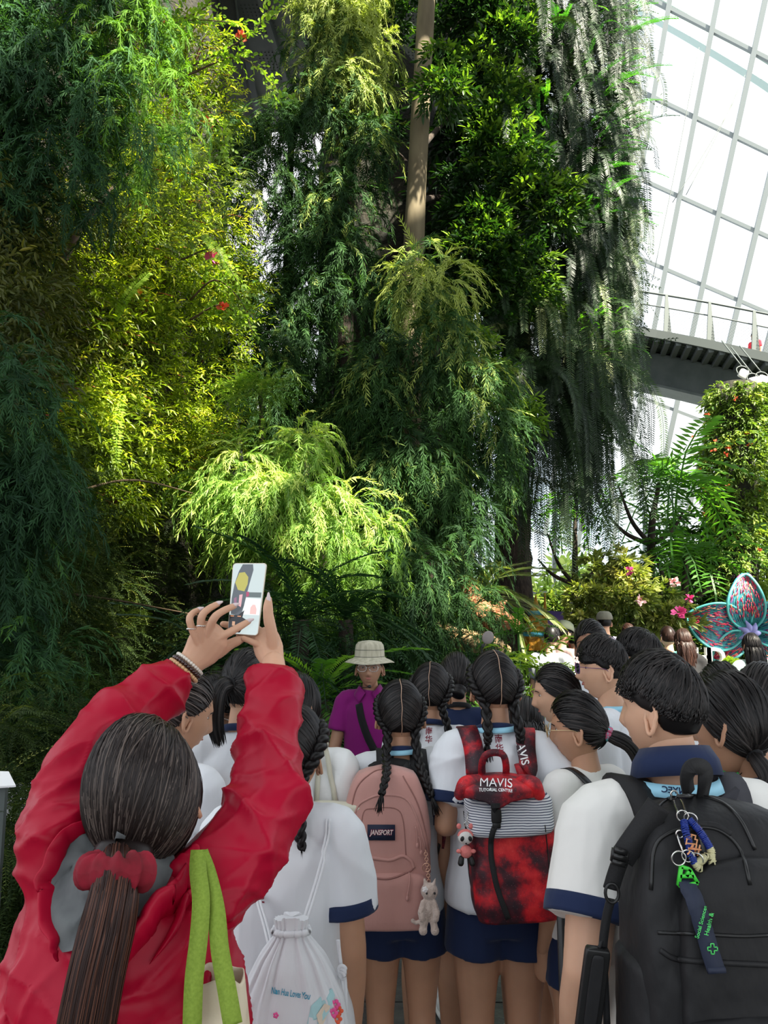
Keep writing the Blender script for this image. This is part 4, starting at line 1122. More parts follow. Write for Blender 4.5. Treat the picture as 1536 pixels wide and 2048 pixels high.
H_GREY = hairmat('greying_black_hair', (0.014, 0.009, 0.008), (0.13, 0.10, 0.085))
H_BROWN = hairmat('dark_brown_hair', (0.022, 0.010, 0.007), (0.055, 0.025, 0.017))
M_SCALP = mat('scalp', (0.42, 0.27, 0.19), .6)
def cloth(n, c, c2=None, b=.35, bs=9, rough=.85, sheen=.1, an=(1, 1, .45), dist=.03, scale=4): return mat(n, c, rough, c2=c2, scale=scale, bump=b, bscale=bs, aniso=an, spec=.2, sheen=sheen, dist=dist, detail=3)
C_WHITE = cloth('white_cotton', (0.72, 0.74, 0.77), b=.5); C_CREAM = cloth('cream_white_shirt', (0.76, 0.75, 0.71), b=.5)
C_NAVY = cloth('navy_cloth', (0.012, 0.022, 0.065)); C_RED = cloth('crimson_nylon', (0.40, 0.002, 0.026), c2=(0.34, 0.0015, 0.020), rough=.42, b=.5, bs=8, dist=.03, an=(1, 1, .6), sheen=0)
C_PURPLE = cloth('purple_polo_cloth', (0.20, 0.008, 0.14)); C_LBLUE = cloth('pale_blue_cloth', (0.55, 0.70, 0.75)); C_GREYT = cloth('grey_marl_cloth', (0.14, 0.15, 0.15), c2=(0.10, 0.105, 0.11), scale=30, b=.4, bs=10)
C_BLACK = cloth('black_cloth', (0.012, 0.012, 0.013)); C_GREEN = cloth('green_cloth', (0.02, 0.30, 0.06))
M_EYEW = mat('eye_white', (0.50, 0.46, 0.43), .4); M_IRIS = mat('dark_iris', (0.012, 0.008, 0.006), .2); M_LIP = mat('lips', (0.42, 0.14, 0.12), .45)
M_BLACKP = mat('black_plastic', (0.012, 0.012, 0.012), .35); M_SILVER = mat('silver_metal', (0.65, 0.64, 0.6), .25, metal=1.0)
M_LENS = glassmat('spectacle_lens', (0.95, 0.95, 0.97)); M_SHOE = mat('white_trainer', (0.78, 0.79, 0.76), .55); M_SOLE = mat('trainer_sole', (0.7, 0.71, 0.68), .6)
M_KANJI = mat('maroon_embroidery', (0.22, 0.01, 0.03), .7); M_WHITEP = mat('white_print', (0.85, 0.85, 0.85), .5)
M_LANY = mat('light_blue_lanyard', (0.30, 0.60, 0.75), .6)

def head_pt(D):
    """skin surface of a head for unit directions D (x right, y face, z up), centre at ear level"""
    D = np.asarray(D, float)
    r = 1 / np.sqrt((D[:, 0] / .069) ** 2 + (D[:, 1] / .085) ** 2 + (D[:, 2] / .112) ** 2)
    P = D * r[:, None]; x, y, z = P.T.copy()
    t = np.clip(-z / .112, 0, 1)
    x = x * (1 - .34 * t ** 1.6); y = np.where(y < 0, y * (1 - .42 * t ** 1.2), y * (1 - .10 * t))
    f = np.clip(y / .05, 0, 1)
    def g(cx, cz, sx, sz): return np.exp(-((P[:, 0] - cx) / sx) ** 2 - ((P[:, 2] - cz) / sz) ** 2) * f
    y = y - .006 * f * np.clip(1 - np.abs(P[:, 2]) / .09, 0, 1)
    nose = np.exp(-(P[:, 0] / (.009 + .006 * np.clip((.0 - P[:, 2]) / .03, 0, 1))) ** 2) * f
    nz = np.interp(P[:, 2], [-.048, -.040, -.030, -.010, .012, .03], [0, .014, .023, .014, .006, 0])
    y = y + nose * nz
    y = y - .009 * (g(.031, .006, .017, .013) + g(-.031, .006, .017, .013)) + .004 * (g(.03, .027, .022, .009) + g(-.03, .027, .022, .009))
    y = y + .003 * (g(.040, -.025, .022, .02) + g(-.040, -.025, .022, .02))
    y = y + .006 * g(0, -.058, .022, .006) + .007 * g(0, -.070, .019, .006) - .003 * g(0, -.0645, .024, .003) - .004 * g(0, -.082, .02, .006) + .007 * g(0, -.098, .022, .012)
    return np.stack([x, y, z], 1)
def head_mb(nu=72, nv=56):
    V, F = sphere_grid(nu, nv); mb = MB(); mb.add(head_pt(V), F)
    for sg in (1, -1):      # ears with a rolled rim
        c = np.array([sg * .067, -.012, -.012])
        R = rotz(sg * .45) @ roty(sg * -.12) @ rotx(-.15)
        P = [c + R @ np.array([sg * .010 * math.sin(a * .5), -.017 * math.sin(a) * (1.0 if math.cos(a) > 0 else .75) - .004, .031 * math.cos(a)]) for a in np.linspace(-.5, 5.3, 22)]
        tube(mb, P, .0048, 6, round_ends=True)
        ellip(mb, c + R @ np.array([sg * .002, -.005, .002]), (.005, .015, .026), R, 12, 8)
        ellip(mb, c + R @ np.array([sg * .003, .004, -.028]), (.005, .008, .009), R, 10, 6)
    return mb
def hairline(D, fringe=.60, nape=-.72, side=.0):
    phi = np.degrees(np.arctan2(np.abs(D[:, 0]), D[:, 1]))
    return np.interp(phi, [0, 35, 62, 80, 98, 118, 140, 180], [fringe, fringe - .08, .22, .0 + side, -.10 + side, -.52, nape, nape + .02])
def hair_cap(off=.006, fringe=.60, nape=-.72, side=.0, top=.0, back=.0, lump=.002, seed=0):
    V, F = sphere_grid(72, 56); P = head_pt(V); h = hairline(V, fringe, nape, side)
    w = np.clip((V[:, 2] - h) / .16, 0, 1); w = w * w * (3 - 2 * w)
    o = -.012 + w * (.012 + off + top * np.clip(V[:, 2], 0, 1) + back * np.clip(-V[:, 1], 0, 1)) + w * wob(V, 5, lump, seed)
    # flatten the brow side so hair never follows the nose
    N = nrm(P * [1, 1, .9])
    mb = MB(); mb.add(P + N * o[:, None], F); return mb
def cap_pt(D, off):
    P = head_pt(D); return P + nrm(P) * off
def strands(mb, paths, w=.0035, tint=None):
    """tapering hair locks; paths (n, m, 3), normals point away from the head centre"""
    P = np.asarray(paths, float); n, m = P.shape[:2]
    T = nrm(np.gradient(P, axis=1)); N = nrm(P - np.array([0, 0, -.02])); S = nrm(np.cross(T, N)); N = np.cross(S, T)
    u = np.linspace(0, 1, m); ww = (w * np.clip(np.sin(np.pi * (u * .92 + .08)) ** .5, .12, 1))[None, :, None]
    V = np.stack([P - S * ww, P + N * ww * .8, P + S * ww], 2)      # n m 3 3
    V = V.reshape(-1, 3); base = (np.arange(n) * m * 3)[:, None]; k = np.arange(m - 1) * 3
    F = []
    for e in (0, 1):
        a = (base + k + e).ravel(); F.append(np.stack([a, a + 1, a + 4, a + 3], 1))
    q = np.random.default_rng(n).random(n)
    mb.add(V, np.concatenate(F), 0, np.repeat(q, m * 3))
    return mb
def slerp_paths(A, B, off, m=9, seed=0, jit=.0015, lift=.004, taper=0.0):
    r = np.random.default_rng(seed); t = np.linspace(0, 1, m); A = nrm(A); B = nrm(B)
    w = np.arccos(np.clip((A * B).sum(1), -1, .9999))[:, None, None]
    D = (np.sin((1 - t)[None, :, None] * w) * A[:, None] + np.sin(t[None, :, None] * w) * B[:, None]) / np.sin(w)
    P = cap_pt(nrm(D.reshape(-1, 3)), 0).reshape(D.shape)
    o = off + jit * r.normal(size=(len(A), 1)) + lift * np.sin(np.pi * t)[None]
    o = o * (1 - taper * t[None] ** 2)
    return P + nrm(P) * o[..., None]
def braid(mb, path, r0, r1, turns_len=.055, tail=True, rs=None):
    """three strand plait along a path"""
    P = resample(path, 90); L = np.linalg.norm(np.diff(P, axis=0), axis=1).sum(); s = np.linspace(0, L, 90)
    T, A, B = frames(P, up=(0, -1, .2)); rr = np.interp(s, [0, L * .1, L * .8, L], [r0 * .8, r0, (r0 + r1) / 2, r1])
    for k in range(3):
        ph = s / turns_len * 2 * PI / 1.5 + k * 2 * PI / 3
        Q = P + A * (np.cos(ph) * rr)[:, None] * .62 + B * (np.sin(2 * ph) * rr)[:, None] * .36
        tube(mb, Q, rr * .62, 7, r2=rr * .55)
    if tail:
        e = P[-1]; d = nrm(P[-1] - P[-4]); r = np.random.default_rng(int(abs(e[0]) * 1e4))
        for k in range(26):
            q = e + r.normal(size=3) * r1 * .35; z = nrm(d * 1.0 + r.normal(size=3) * .16 + [0, 0, -.3])
            tube(mb, [e - d * .01, q + z * .02, q + z * .055], [.0022, .0022, .0006], 4)
    return mb
def tail_hair(mb, root, path, r0, r1, n=260, seed=0, w=.003, spread=1.0, curl=.0, m=14, neck=.55):
    """loose bundle of locks from a tie"""
    r = np.random.default_rng(seed); P = resample(path, m); T, A, B = frames(P, up=(0, -1, .1)); t = np.linspace(0, 1, m)
    a = r.uniform(0, 2 * PI, n); q = np.sqrt(r.random(n)); rad = np.interp(t, [0, .12, .5, 1], [r0 * neck, r0, (r0 + r1) / 2 * 1.1, r1])
    ln = 1 - .25 * r.random(n) ** 2
    tt = t[None] * ln[:, None]
    idx = tt * (m - 1); i0 = np.minimum(idx.astype(int), m - 2); fr = (idx - i0)[..., None]
    C = P[i0] * (1 - fr) + P[i0 + 1] * fr; AA = A[i0]; BB = B[i0]; rd = np.interp(tt, t, rad)[..., None]
    wv = curl * np.sin(tt * 14 + r.uniform(0, 6, (n, 1)))[..., None]
    V = C + AA * (np.cos(a) * q)[:, None, None] * rd * spread + BB * (np.sin(a) * q)[:, None, None] * rd * .7 + AA * wv
    # ribbons
    Tn = nrm(np.gradient(V, axis=1)); N = nrm(V - C + r.normal(size=(n, 1, 3)) * .002 + [0, -1e-4, 0]); S = nrm(np.cross(Tn, N)); N = np.cross(S, Tn)
    ww = (w * np.clip(np.sin(np.pi * (t * .9 + .1)) ** .6, .1, 1))[None, :, None]
    X = np.stack([V - S * ww, V + N * ww * .9, V + S * ww], 2).reshape(-1, 3); base = (np.arange(n) * m * 3)[:, None]; k = np.arange(m - 1) * 3
    F = []
    for e in (0, 1):
        b = (base + k + e).ravel(); F.append(np.stack([b, b + 1, b + 4, b + 3], 1))
    mb.add(X, np.concatenate(F), 0, np.repeat(r.random(n), m * 3)); tube(mb, P, np.interp(t, [0, .15, .6, 1], [r0 * .5 * neck, r0 * .7, r0 * .55, .002]), 8, r2=None)
    return mb
def hair_for(style, seed=0, **k):
    """hair in head coordinates; returns list of (name, mesh, material)"""
    r = np.random.default_rng(seed); out = []; m = k.get('mat', H_BLACK)
    mb = MB()
    if style == 'short':
        mb.merge(hair_cap(k.get('off', .003), k.get('fringe', .32), k.get('nape', -.56), k.get('side', .08), top=.012, back=.005, lump=.002, seed=seed))
        n = k.get('n', 2600)
        D = dome(n, seed, bottom=-.6); ok = D[:, 2] > hairline(D, k.get('fringe', .32), k.get('nape', -.56), k.get('side', .08)) + .38 * (D[:, 1] < .3) + .12; D = D[ok]; hl = hairline(D, k.get('fringe', .32), k.get('nape', -.56), k.get('side', .08))
        crown = nrm(np.array([.1, -.45, .9])); flow = D - crown * (D @ crown)[:, None]; flow = nrm(flow + r.normal(size=D.shape) * .10)
        ln = (.20 + .16 * np.clip(D[:, 2], 0, 1))[:, None]
        E = nrm(D + flow * ln * 2.6 * np.clip((D[:, 2] - hl) / .7, .5, 1)[:, None])
        bo = np.interp(D[:, 2], [-.6, 0, .6, 1], [.011, .012, .018, .022])[:, None]
        P = slerp_paths(D, E, bo, m=8, seed=seed, jit=.0010, lift=.002, taper=.12)
        strands(mb, P, .0016); out.append(('hair', mb, m)); return out
    mb.merge(hair_cap(k.get('off', .005), k.get('fringe', .58), k.get('nape', -.66), k.get('side', 0), top=.001, back=.003, seed=seed))
    n = k.get('n', 900)
    if style in ('braids',):
        for sg in (1, -1):
            y = r.uniform(-1.0, 1, n // 2); A = nrm(np.stack([np.full(n // 2, sg * .035), np.sin(-PI / 2 * 1.15 + (y + 1) / 2 * 2.3), np.cos(-PI / 2 * 1.15 + (y + 1) / 2 * 2.3)], 1))
            u = (1 - y) / 2; B = nrm(np.stack([sg * (.85 - .25 * u), .35 - 1.25 * u, .45 - 1.0 * u], 1) + r.normal(size=(n // 2, 3)) * .05)
            strands(mb, slerp_paths(A, B, .0075, seed=seed + sg, lift=.004), .0026)
            pts = [cap_pt(nrm(np.array([[sg * .62, .55, .75]])), .010)[0], cap_pt(nrm(np.array([[sg * .85, .0, .45]])), .010)[0], cap_pt(nrm(np.array([[sg * .85, -.5, .0]])), .012)[0],
                   cap_pt(nrm(np.array([[sg * .6, -.8, -.55]])), .013)[0]]
            end = k.get('ends', [None, None])[0 if sg < 0 else 1]
            if end is None: end = [(sg * .055, -.085, -.13), (sg * .06, -.085, -.24)]
            bb = MB(); braid(bb, pts + [np.array(e) for e in end], k.get('br', .019), .010, turns_len=.05)
            out.append(('braid', bb, m))
        sc = MB(); th = np.linspace(-2.15, .9, 30); D = np.stack([0 * th, np.sin(th), np.cos(th)], 1); D[:, 0] = .012 * np.sin(th * 9)
        N = nrm(head_pt(nrm(D))); ribbon(sc, cap_pt(nrm(D), .0112), N, .0024, .0015); out.append(('parting', sc, M_SCALP))
    else:
        tie = nrm(np.array(k.get('tie', (0, -.9, -.15))))
        D = dome(n, seed, bottom=-.7); ok = D[:, 2] > hairline(D, k.get('fringe', .58), k.get('nape', -.66), k.get('side', 0)) + .02; D = D[ok]; D = D[(D @ tie) < .93]
        B = nrm(np.repeat(tie[None], len(D), 0) + r.normal(size=D.shape) * .07)
        if style == 'long':
            D2 = D; z = np.array([0, 0, 1.0]); B = nrm(D2 * [1.05, 1.0, 0] + [0, -.35, -.75] + r.normal(size=D.shape) * .03)
            keep = (D2[:, 2] > -.3); D, B = D2[keep], B[keep]
        strands(mb, slerp_paths(D, B, .0075, m=11, seed=seed, lift=.005), .0026)
        e = cap_pt(tie[None], .014)[0]
        if style == 'pony':
            pth = [e - tie * .01] + [np.array(q) for q in k['tail']]; tb = MB()
            tail_hair(tb, e, pth, k.get('r0', .024), k.get('r1', .012), n=k.get('nt', 240), seed=seed, w=k.get('w', .003)); out.append(('ponytail', tb, k.get('tmat', m)))
            if k.get('band', True):
                bd = MB(); d = nrm(np.array(k['tail'][0]) - e + tie * .03)
                a = np.linspace(0, 2 * PI, 13)[:-1]; s1 = nrm(np.cross(d, [.3, .2, .9])); s2 = np.cross(d, s1)
                tube(bd, [e + (s1 * math.cos(x) + s2 * math.sin(x)) * .015 for x in np.append(a, a[0])], k.get('bw', .005), 8); out.append(('hair_band', bd, k.get('bmat', C_BLACK)))
        elif style == 'bun':
            q = MB(); ellip(q, e + tie * .012, (.036, .034, .034), None, 24, 16); q.V = [q.verts()]
            q.V[0] = e + (q.V[0] - e) * (1 + .1 * np.sin((q.V[0] - e) @ np.array([60, 90, 130.])))[:, None]; q.T = [np.concatenate(q.T)]
            out.append(('bun', q, m))
        elif style == 'long':
            for j, (x0, y0) in enumerate(((-.055, -.05), (0, -.085), (.055, -.05), (-.03, -.08), (.03, -.08))):
                q = MB(); L = k.get('len', .38)
                tail_hair(q, None, [(x0 * .9, y0 + .02, .0), (x0 * 1.15, y0 - .02, -.10), (x0 * 1.2, y0 - .02, -.10 - L * .5), (x0 * 1.1, y0 - .01, -.10 - L)], .034, .022, n=90, seed=seed + j, w=.004, curl=k.get('curl', .004)); mb.merge(q)
    out.insert(0, ('hair', mb, m))
    return out
def glasses_mb(mb, lens, shape='round', R=None):
    for sg in (1, -1):
        a = np.linspace(0, 2 * PI, 25)
        p = .8 if shape == 'round' else .55
        X = np.sign(np.cos(a)) * np.abs(np.cos(a)) ** p * .024; Z = np.sign(np.sin(a)) * np.abs(np.sin(a)) ** p * .019
        P = np.stack([sg * .033 + X, np.full(25, .094) - .25 * (np.abs(sg * .033 + X) - .02) * .6, .004 + Z], 1)
        tube(mb, P, .0016, 6)
        lens.add(np.vstack([P[:-1], P[:-1].mean(0)]), np.array([[i, (i + 1) % 24, 24] for i in range(24)]))
        tube(mb, [(sg * .057, .086, .010), (sg * .069, .06, .008), (sg * .073, .0, .004), (sg * .072, -.02, -.012)], .0013, 6, rs=12)
    tube(mb, [(-.010, .095, .008), (0, .098, .011), (.010, .095, .008)], .0015, 6, rs=6)
def finger(mb, pts, r0, r1, mi=0):
    P = resample(pts, 12); r = np.interp(np.linspace(0, 1, 12), [0, .3, .5, .6, .8, 1], [r0, r0 * .95, r0 * .98, r0 * .88, r0 * .85, r1])
    tube(mb, P, r, 10, mi=mi, round_ends=True)
def hand_mb(w, d, pn, side, curl=.5, s=1.0):
    """relaxed hand: wrist w, direction d, palm normal pn; side +1 right"""
    d = nrm(d); pn = nrm(pn - d * (np.dot(pn, d))); x = np.cross(d, pn) * side     # x towards the thumb
    mb = MB(); w = np.asarray(w, float)
    G = lambda a, b, c: w + (d * a + x * b + pn * c) * s
    tube(mb, [G(-.02, 0, 0), G(.02, .002, 0), G(.055, 0, 0), G(.085, -.002, .002)], np.array([.022, .030, .038, .036]) * s, 14, r2=np.array([.018, .016, .014, .012]) * s, up=pn, round_ends=True)
    for k, (b, L) in enumerate(((.028, .070), (.009, .078), (-.010, .072), (-.028, .056))):
        c = curl * (1 + .12 * k); p = [G(.075, b, .003)]; a = .15 + c * .5; q = np.array([.075, b, .003])
        for j, f in enumerate((.42, .33, .25)):
            q = q + np.array([math.cos(a) * L * f, b * .02, math.sin(a) * L * f]); p.append(G(*q)); a += c * .9
        finger(mb, p, .0088 * s, .0062 * s)
    finger(mb, [G(.018, .022, .004), G(.045, .045, .014), G(.068, .050, .024), G(.088, .046, .034)], .0115 * s, .0075 * s)
    return mb
def shoe(t, c, ang, m=M_SHOE):
    R = rotz(ang); mb = MB(); up = MB()
    P = [(0, -.085, .052), (0, -.06, .056), (0, 0, .055), (0, .07, .040), (0, .125, .030), (0, .15, .026)]
    tube(up, [c + R @ np.array(p) for p in P], [.030, .038, .040, .045, .042, .028], 16, r2=[.045, .052, .048, .034, .026, .02], rs=16, round_ends=True)
    tube(up, [c + R @ np.array((0, -.045, .06)), c + R @ np.array((0, -.045, .115))], [.038, .040], 14)
    sole = MB(); tube(sole, [c + R @ np.array((0, y, .018)) for y in (-.10, -.05, .02, .09, .14, .165)], [.030, .042, .042, .050, .045, .025], 14, r2=.018, rs=14)
    part('shoe', up, m, t); part('shoe_sole', sole, M_SOLE, t)
    lace = MB()
    for k in range(5):
        y = .02 + k * .018; z = .098 - k * .009
        tube(lace, [c + R @ np.array((-.022, y, z - .004)), c + R @ np.array((0, y + .004, z + .004)), c + R @ np.array((.022, y, z - .004))], .003, 5, rs=6)
    part('shoe_laces', lace, M_SHOE, t)

def person(label, head_px, Y, yaw=0, hyaw=None, pitch=0, roll=0, h=None, style='pony', hk=None, skin=SK_TAN, top=C_WHITE, bottom=C_NAVY, voxel_s=.009, sw=.150,
           fat=1.0, elbows=None, wrists=None, sleeve=.62, trim=None, collar=None, shorts=True, legs=True, face=True, glasses=None, gmat=None, seed=0, group=None, body_dx=0.0,
           hs=1.0, hand_curl=.5, body_yaw=None, shoes=True, topname='t_shirt', arms=(True, True), body_dy=.0, tshirt_long=.50, ground=0.0):
    """a standing visitor: head centre seen at head_px at distance Y; yaw turns the body left (+) from facing away"""
    hc = at(head_px[0], head_px[1], Y)
    if h is None: h = (hc[2] + .112 * hs) - ground
    k = h / 1.6
    hyaw = yaw if hyaw is None else hyaw
    RB = rotz(yaw); RH = rotz(hyaw) @ rotx(pitch) @ roty(roll)
    base = np.array([hc[0] + body_dx, hc[1] + .02 + body_dy, ground]) - RB @ np.array([0, .03, 0])
    W = lambda x, y, z: base + RB @ (np.array([x, y, z]) * k)
    t = thing('person', label, 'person', base, group)
    nb = W(0, -.01, .825 * 1.6); sh = {s: W(s * sw, -.01, .800 * 1.6) for s in (-1, 1)}
    el = {s: (W(s * (sw + .035), -.01, .625 * 1.6) if not elbows or elbows.get(s) is None else np.asarray(elbows[s], float)) for s in (-1, 1)}
    wr = {s: (W(s * (sw + .03), .06, .475 * 1.6) if not wrists or wrists.get(s) is None else np.asarray(wrists[s], float)) for s in (-1, 1)}
    # one continuous body
    b = MB()
    for z0 in (0,):
        tube(b, [W(0, 0, z * 1.6) for z in (.47, .52, .60, .70, .77, .81, .835)], np.array([.12, .148, .115, .130, .135, .085, .05]) * k * fat, 20, r2=np.array([.09, .105, .08, .095, .085, .06, .05]) * k * fat, up=RB @ np.array([0, 1.0, 0]), rs=18, round_ends=True) if False else \
        tube(b, [W(0, 0, z * 1.6) for z in (.47, .52, .60, .70, .77, .81, .835)], np.array([.12, .148, .115, .130, .135, .085, .05]) * k * fat, 20, r2=np.array([.09, .105, .08, .095, .085, .06, .05]) * k * fat, up=RB @ np.array([0, 1.0, 0]), rs=18)
    tube(b, [W(0, -.012, .81 * 1.6), W(0, -.005, .86 * 1.6), hc + RH @ np.array([0, -.014, -.035]) * hs], np.array([.062, .050, .042]) * k * (.95 if sw < .16 else 1.1), 16, rs=8)
    for s in (-1, 1):
        if legs:
            hp = W(s * .075, 0, .50 * 1.6); kn = W(s * .075, .015, .275 * 1.6); an = W(s * .075, -.015, .055 * 1.6)
            tube(b, [hp, (hp + kn) / 2, kn, kn * .62 + an * .38 + RB @ np.array([0, -.018 * k, 0]), an, W(s * .075, -.015, .03 * 1.6)], np.array([.086, .076, .054, .054, .034, .036]) * k * fat, 16, rs=22)
            tube(b, [W(s * .075, -.03, .03 * 1.6), W(s * .08, .09, .02 * 1.6)], np.array([.036, .03]) * k, 10, r2=np.array([.03, .018]) * k)
        if arms[0 if s < 0 else 1]:
            tube(b, [sh[s], sh[s] * .5 + el[s] * .5, el[s]], np.array([.050, .042, .036]) * k * fat, 14, rs=10, round_ends=True)
            tube(b, [el[s], el[s] * .62 + wr[s] * .38, wr[s]], np.array([.036, .036, .024]) * k * fat, 14, rs=10, round_ends=True)
    hm = head_mb(); hm.V = [hc + (v * hs) @ RH.T for v in hm.V]
    if voxel_s > .0071:
        b = voxel(b, voxel_s, 3); b.merge(hm)
    else:
        b = voxel(b, voxel_s, 3); b.merge(hm)
    for s in (-1, 1):
        if arms[0 if s < 0 else 1]:
            d = nrm(wr[s] - el[s]); pn = -RB @ np.array([s * 1.0, 0, 0]); hd = hand_mb(wr[s], d, pn, s, hand_curl, k)
            b.merge(voxel(hd, .004, 1) if Y < 3 else hd)
    part('body', b, skin, t)
    # shirt
    g = MB(); f = fat
    tube(g, [W(0, 0, z * 1.6) for z in (tshirt_long, tshirt_long + .04, .60, .70, .765, .800, .825, .842)], np.array([.178, .175, .156, .162, .160, .112, .066, .060]) * k * f * (sw / .15) ** .6, 24,
         r2=np.array([.138, .135, .116, .124, .114, .090, .068, .060]) * k * f, up=RB @ np.array([0, 1.0, 0]), rs=20)
    for s in (-1, 1):
        e = sh[s] + (el[s] - sh[s]) * sleeve
        tube(g, [W(s * .03, -.012, .815 * 1.6), W(s * .09, -.012, .810 * 1.6), sh[s] + [0, 0, .004], sh[s] * .6 + e * .4, e], np.array([.050, .052, .060, .066, .070]) * k * f, 16, rs=14)
    g = voxel(g, max(voxel_s, .006), 5); V = g.verts()
    displace(g, wob(V, 20, .006, seed, (1, 1, .35)) + ridge(V, 22, .015, seed + 1, (1, .6, .5), sharp=1.8))
    gt = bvh(g); part(topname, g, top, t)
    if trim is not None:
        for s in (-1, 1):
            e = sh[s] + (el[s] - sh[s]) * sleeve; d = nrm(el[s] - sh[s]); mb = MB()
            tube(mb, [e - d * .030 * k, e - d * .01, e + d * .004], np.array([.0745, .0755, .0750]) * k * f, 24, rs=5)
            part('sleeve_trim', mb, trim, t)
    if collar is not None:
        mb = MB(); a = np.linspace(0, 2 * PI, 33)
        P = np.array([W(math.cos(x) * .063, math.sin(x) * .063 - .006, (.842 - .012 * math.sin(x)) * 1.6) for x in a])
        tube(mb, P, .008 * k, 8, r2=.012 * k); part('collar', mb, collar, t)
    if shorts:
        g = MB(); tube(g, [W(0, 0, z * 1.6) for z in (.45, .50, .56, .60)], np.array([.155, .160, .145, .130]) * k * f, 20, r2=np.array([.115, .12, .11, .10]) * k * f, up=RB @ np.array([0, 1.0, 0]), rs=10)
        for s in (-1, 1): tube(g, [W(s * .07, 0, .50 * 1.6), W(s * .082, 0, .405 * 1.6)], np.array([.098, .100]) * k * f, 18, rs=8)
        g = voxel(g, .009, 3); displace(g, wob(g.verts(), 26, .003, seed + 3, (1, 1, .3))); part('shorts', g, bottom, t)
    if legs and shoes:
        for s in (-1, 1): shoe(t, W(s * .075, .0, 0) + [0, 0, .0], yaw)
    for nm, mb, m in hair_for(style, seed, **(hk or {})):
        mb.V = [hc + (v * hs) @ RH.T for v in mb.V]; part(nm, mb, m, t, tint=True)
    if face:
        HH = lambda mb: setattr(mb, 'V', [hc + (v * hs) @ RH.T for v in mb.V]) or mb
        for sg in (1, -1):
            mb = MB(); ellip(mb, (sg * .029, .0550, .006), (.0115, .0090, .0050), None, 14, 10)
            e = part('eye', HH(mb), M_EYEW, t); mb = MB(); ellip(mb, (sg * .029, .0605, .006), (.0068, .0046, .0050), None, 12, 8); part('iris', HH(mb), M_IRIS, e)
        mb = MB(); u = np.linspace(-1, 1, 9)
        for sg in (1, -1):
            D = nrm(np.stack([sg * .031 + u * .017 * sg, np.full(9, .085), .026 - .004 * u * u + .001 * u], 1)); tube(mb, cap_pt(D, .0005), [.001, .0018, .0024, .0026, .0026, .0026, .0024, .0018, .001], 6, r2=.0015)
        part('eyebrows', HH(mb), H_BLACK, t)
        mb = MB(); u = np.linspace(-1, 1, 11)
        for z0, rr_ in ((-.0585, .0028), (-.0685, .0034)):
            D = nrm(np.stack([u * .021, np.full(11, .086), z0 + .003 * u * u * (1 if z0 < -.06 else -1)], 1)); tube(mb, cap_pt(D, -.0005), rr_ * np.clip(1 - u ** 2, .15, 1) ** .6, 6)
        part('lips', HH(mb), M_LIP, t)
    if glasses:
        mb = MB(); ln = MB(); glasses_mb(mb, ln, glasses); mb.V = [hc + (v * hs) @ RH.T for v in mb.V]; ln.V = [hc + (v * hs) @ RH.T for v in ln.V]
        o = part('glasses', mb, gmat or M_BLACKP, t); part('lens', ln, M_LENS, o)
    return dict(t=t, W=W, hc=hc, RH=RH, RB=RB, sh=sh, el=el, wr=wr, tree=gt, k=k, base=base, h=h)
def lanyard(P, text=None, w=.018, z=.846, r=.071):
    """neck strap lying on the collar, back side, with lettering"""
    W = P['W']; mb = MB(); a = np.linspace(0, 2 * PI, 41)
    C = np.array([W(math.cos(x) * r, math.sin(x) * r - .010, (z - .016 * max(0, math.sin(x)) + .002 * math.cos(x)) * 1.6) for x in a])
    N = nrm(np.array([P['RB'] @ np.array([math.cos(x), math.sin(x), .5]) for x in a]))
    ribbon(mb, C, N, w * P['k'], .0015); o = part('lanyard', mb, M_LANY, P['t'])
    if text:
        tm = text_mb(text, .017 * P['k'], bold=.0004); V = tm.verts(); out = []
        for v in V:
            x = -PI / 2 - .52 - v[0] / (r * P['k'])  # upside down as on the strap
            c = W(math.cos(x) * (r + .001), math.sin(x) * (r + .001) - .010, (z + .0005) * 1.6); n = nrm(P['RB'] @ np.array([math.cos(x), math.sin(x), .5]))
            tdir = nrm(np.cross(n, P['RB'] @ np.array([-math.sin(x), math.cos(x), 0])))
            out.append(c + n * .0016 + tdir * v[1])
        tm.V = [np.array(out)]; tm.T = [np.concatenate(tm.T)]; part('lettering', tm, C_NAVY, o)
    return o
def back_print(P, s, size, dz=.0, dx=.0, m=M_KANJI, name='back_emblem', z=.755):
    o = P['W'](dx, -.3, z * 1.6 + dz); U = P['RB'] @ np.array([1.0, 0, 0]); Z = np.array([0, 0, 1.0])
    mb = MB()
    for i, ch in enumerate(s):
        q = text_mb(ch, size, bold=size * .012); V = q.verts(); q.V = [V + [0, -i * size * 1.0, 0]]; q.T = [np.concatenate(q.T)]; mb.merge(q)
    V = mb.verts(); N = np.cross(U, Z); out = []
    for v in V:
        p = o + U * v[0] + Z * v[1]; hit, n = cast(P['tree'], p, P['RB'] @ np.array([0, 1.0, 0]), .6)
        out.append((hit if hit is not None else p + P['RB'] @ np.array([0, .2, 0])) + N * .0015)
    mb.V = [np.array(out)]; mb.T = [np.concatenate(mb.T)]; part(name, mb, m, P['t'], smooth=False)
def drape(tree, pts, off, n=30, maxd=.12):
    P = resample(pts, n); out = []; N = []
    for p in P:
        h = tree.find_nearest(Vector(p), maxd)
        if h[0] is None: out.append(p); N.append(N[-1] if N else np.array([0, -1.0, 0])); continue
        q, nn = np.array(h[0]), np.array(h[1]); dd = p - q
        if dd @ nn > off: out.append(p); N.append(nn)
        else: out.append(q + nn * off); N.append(nn)
    return np.array(out), nrm(np.array(N))
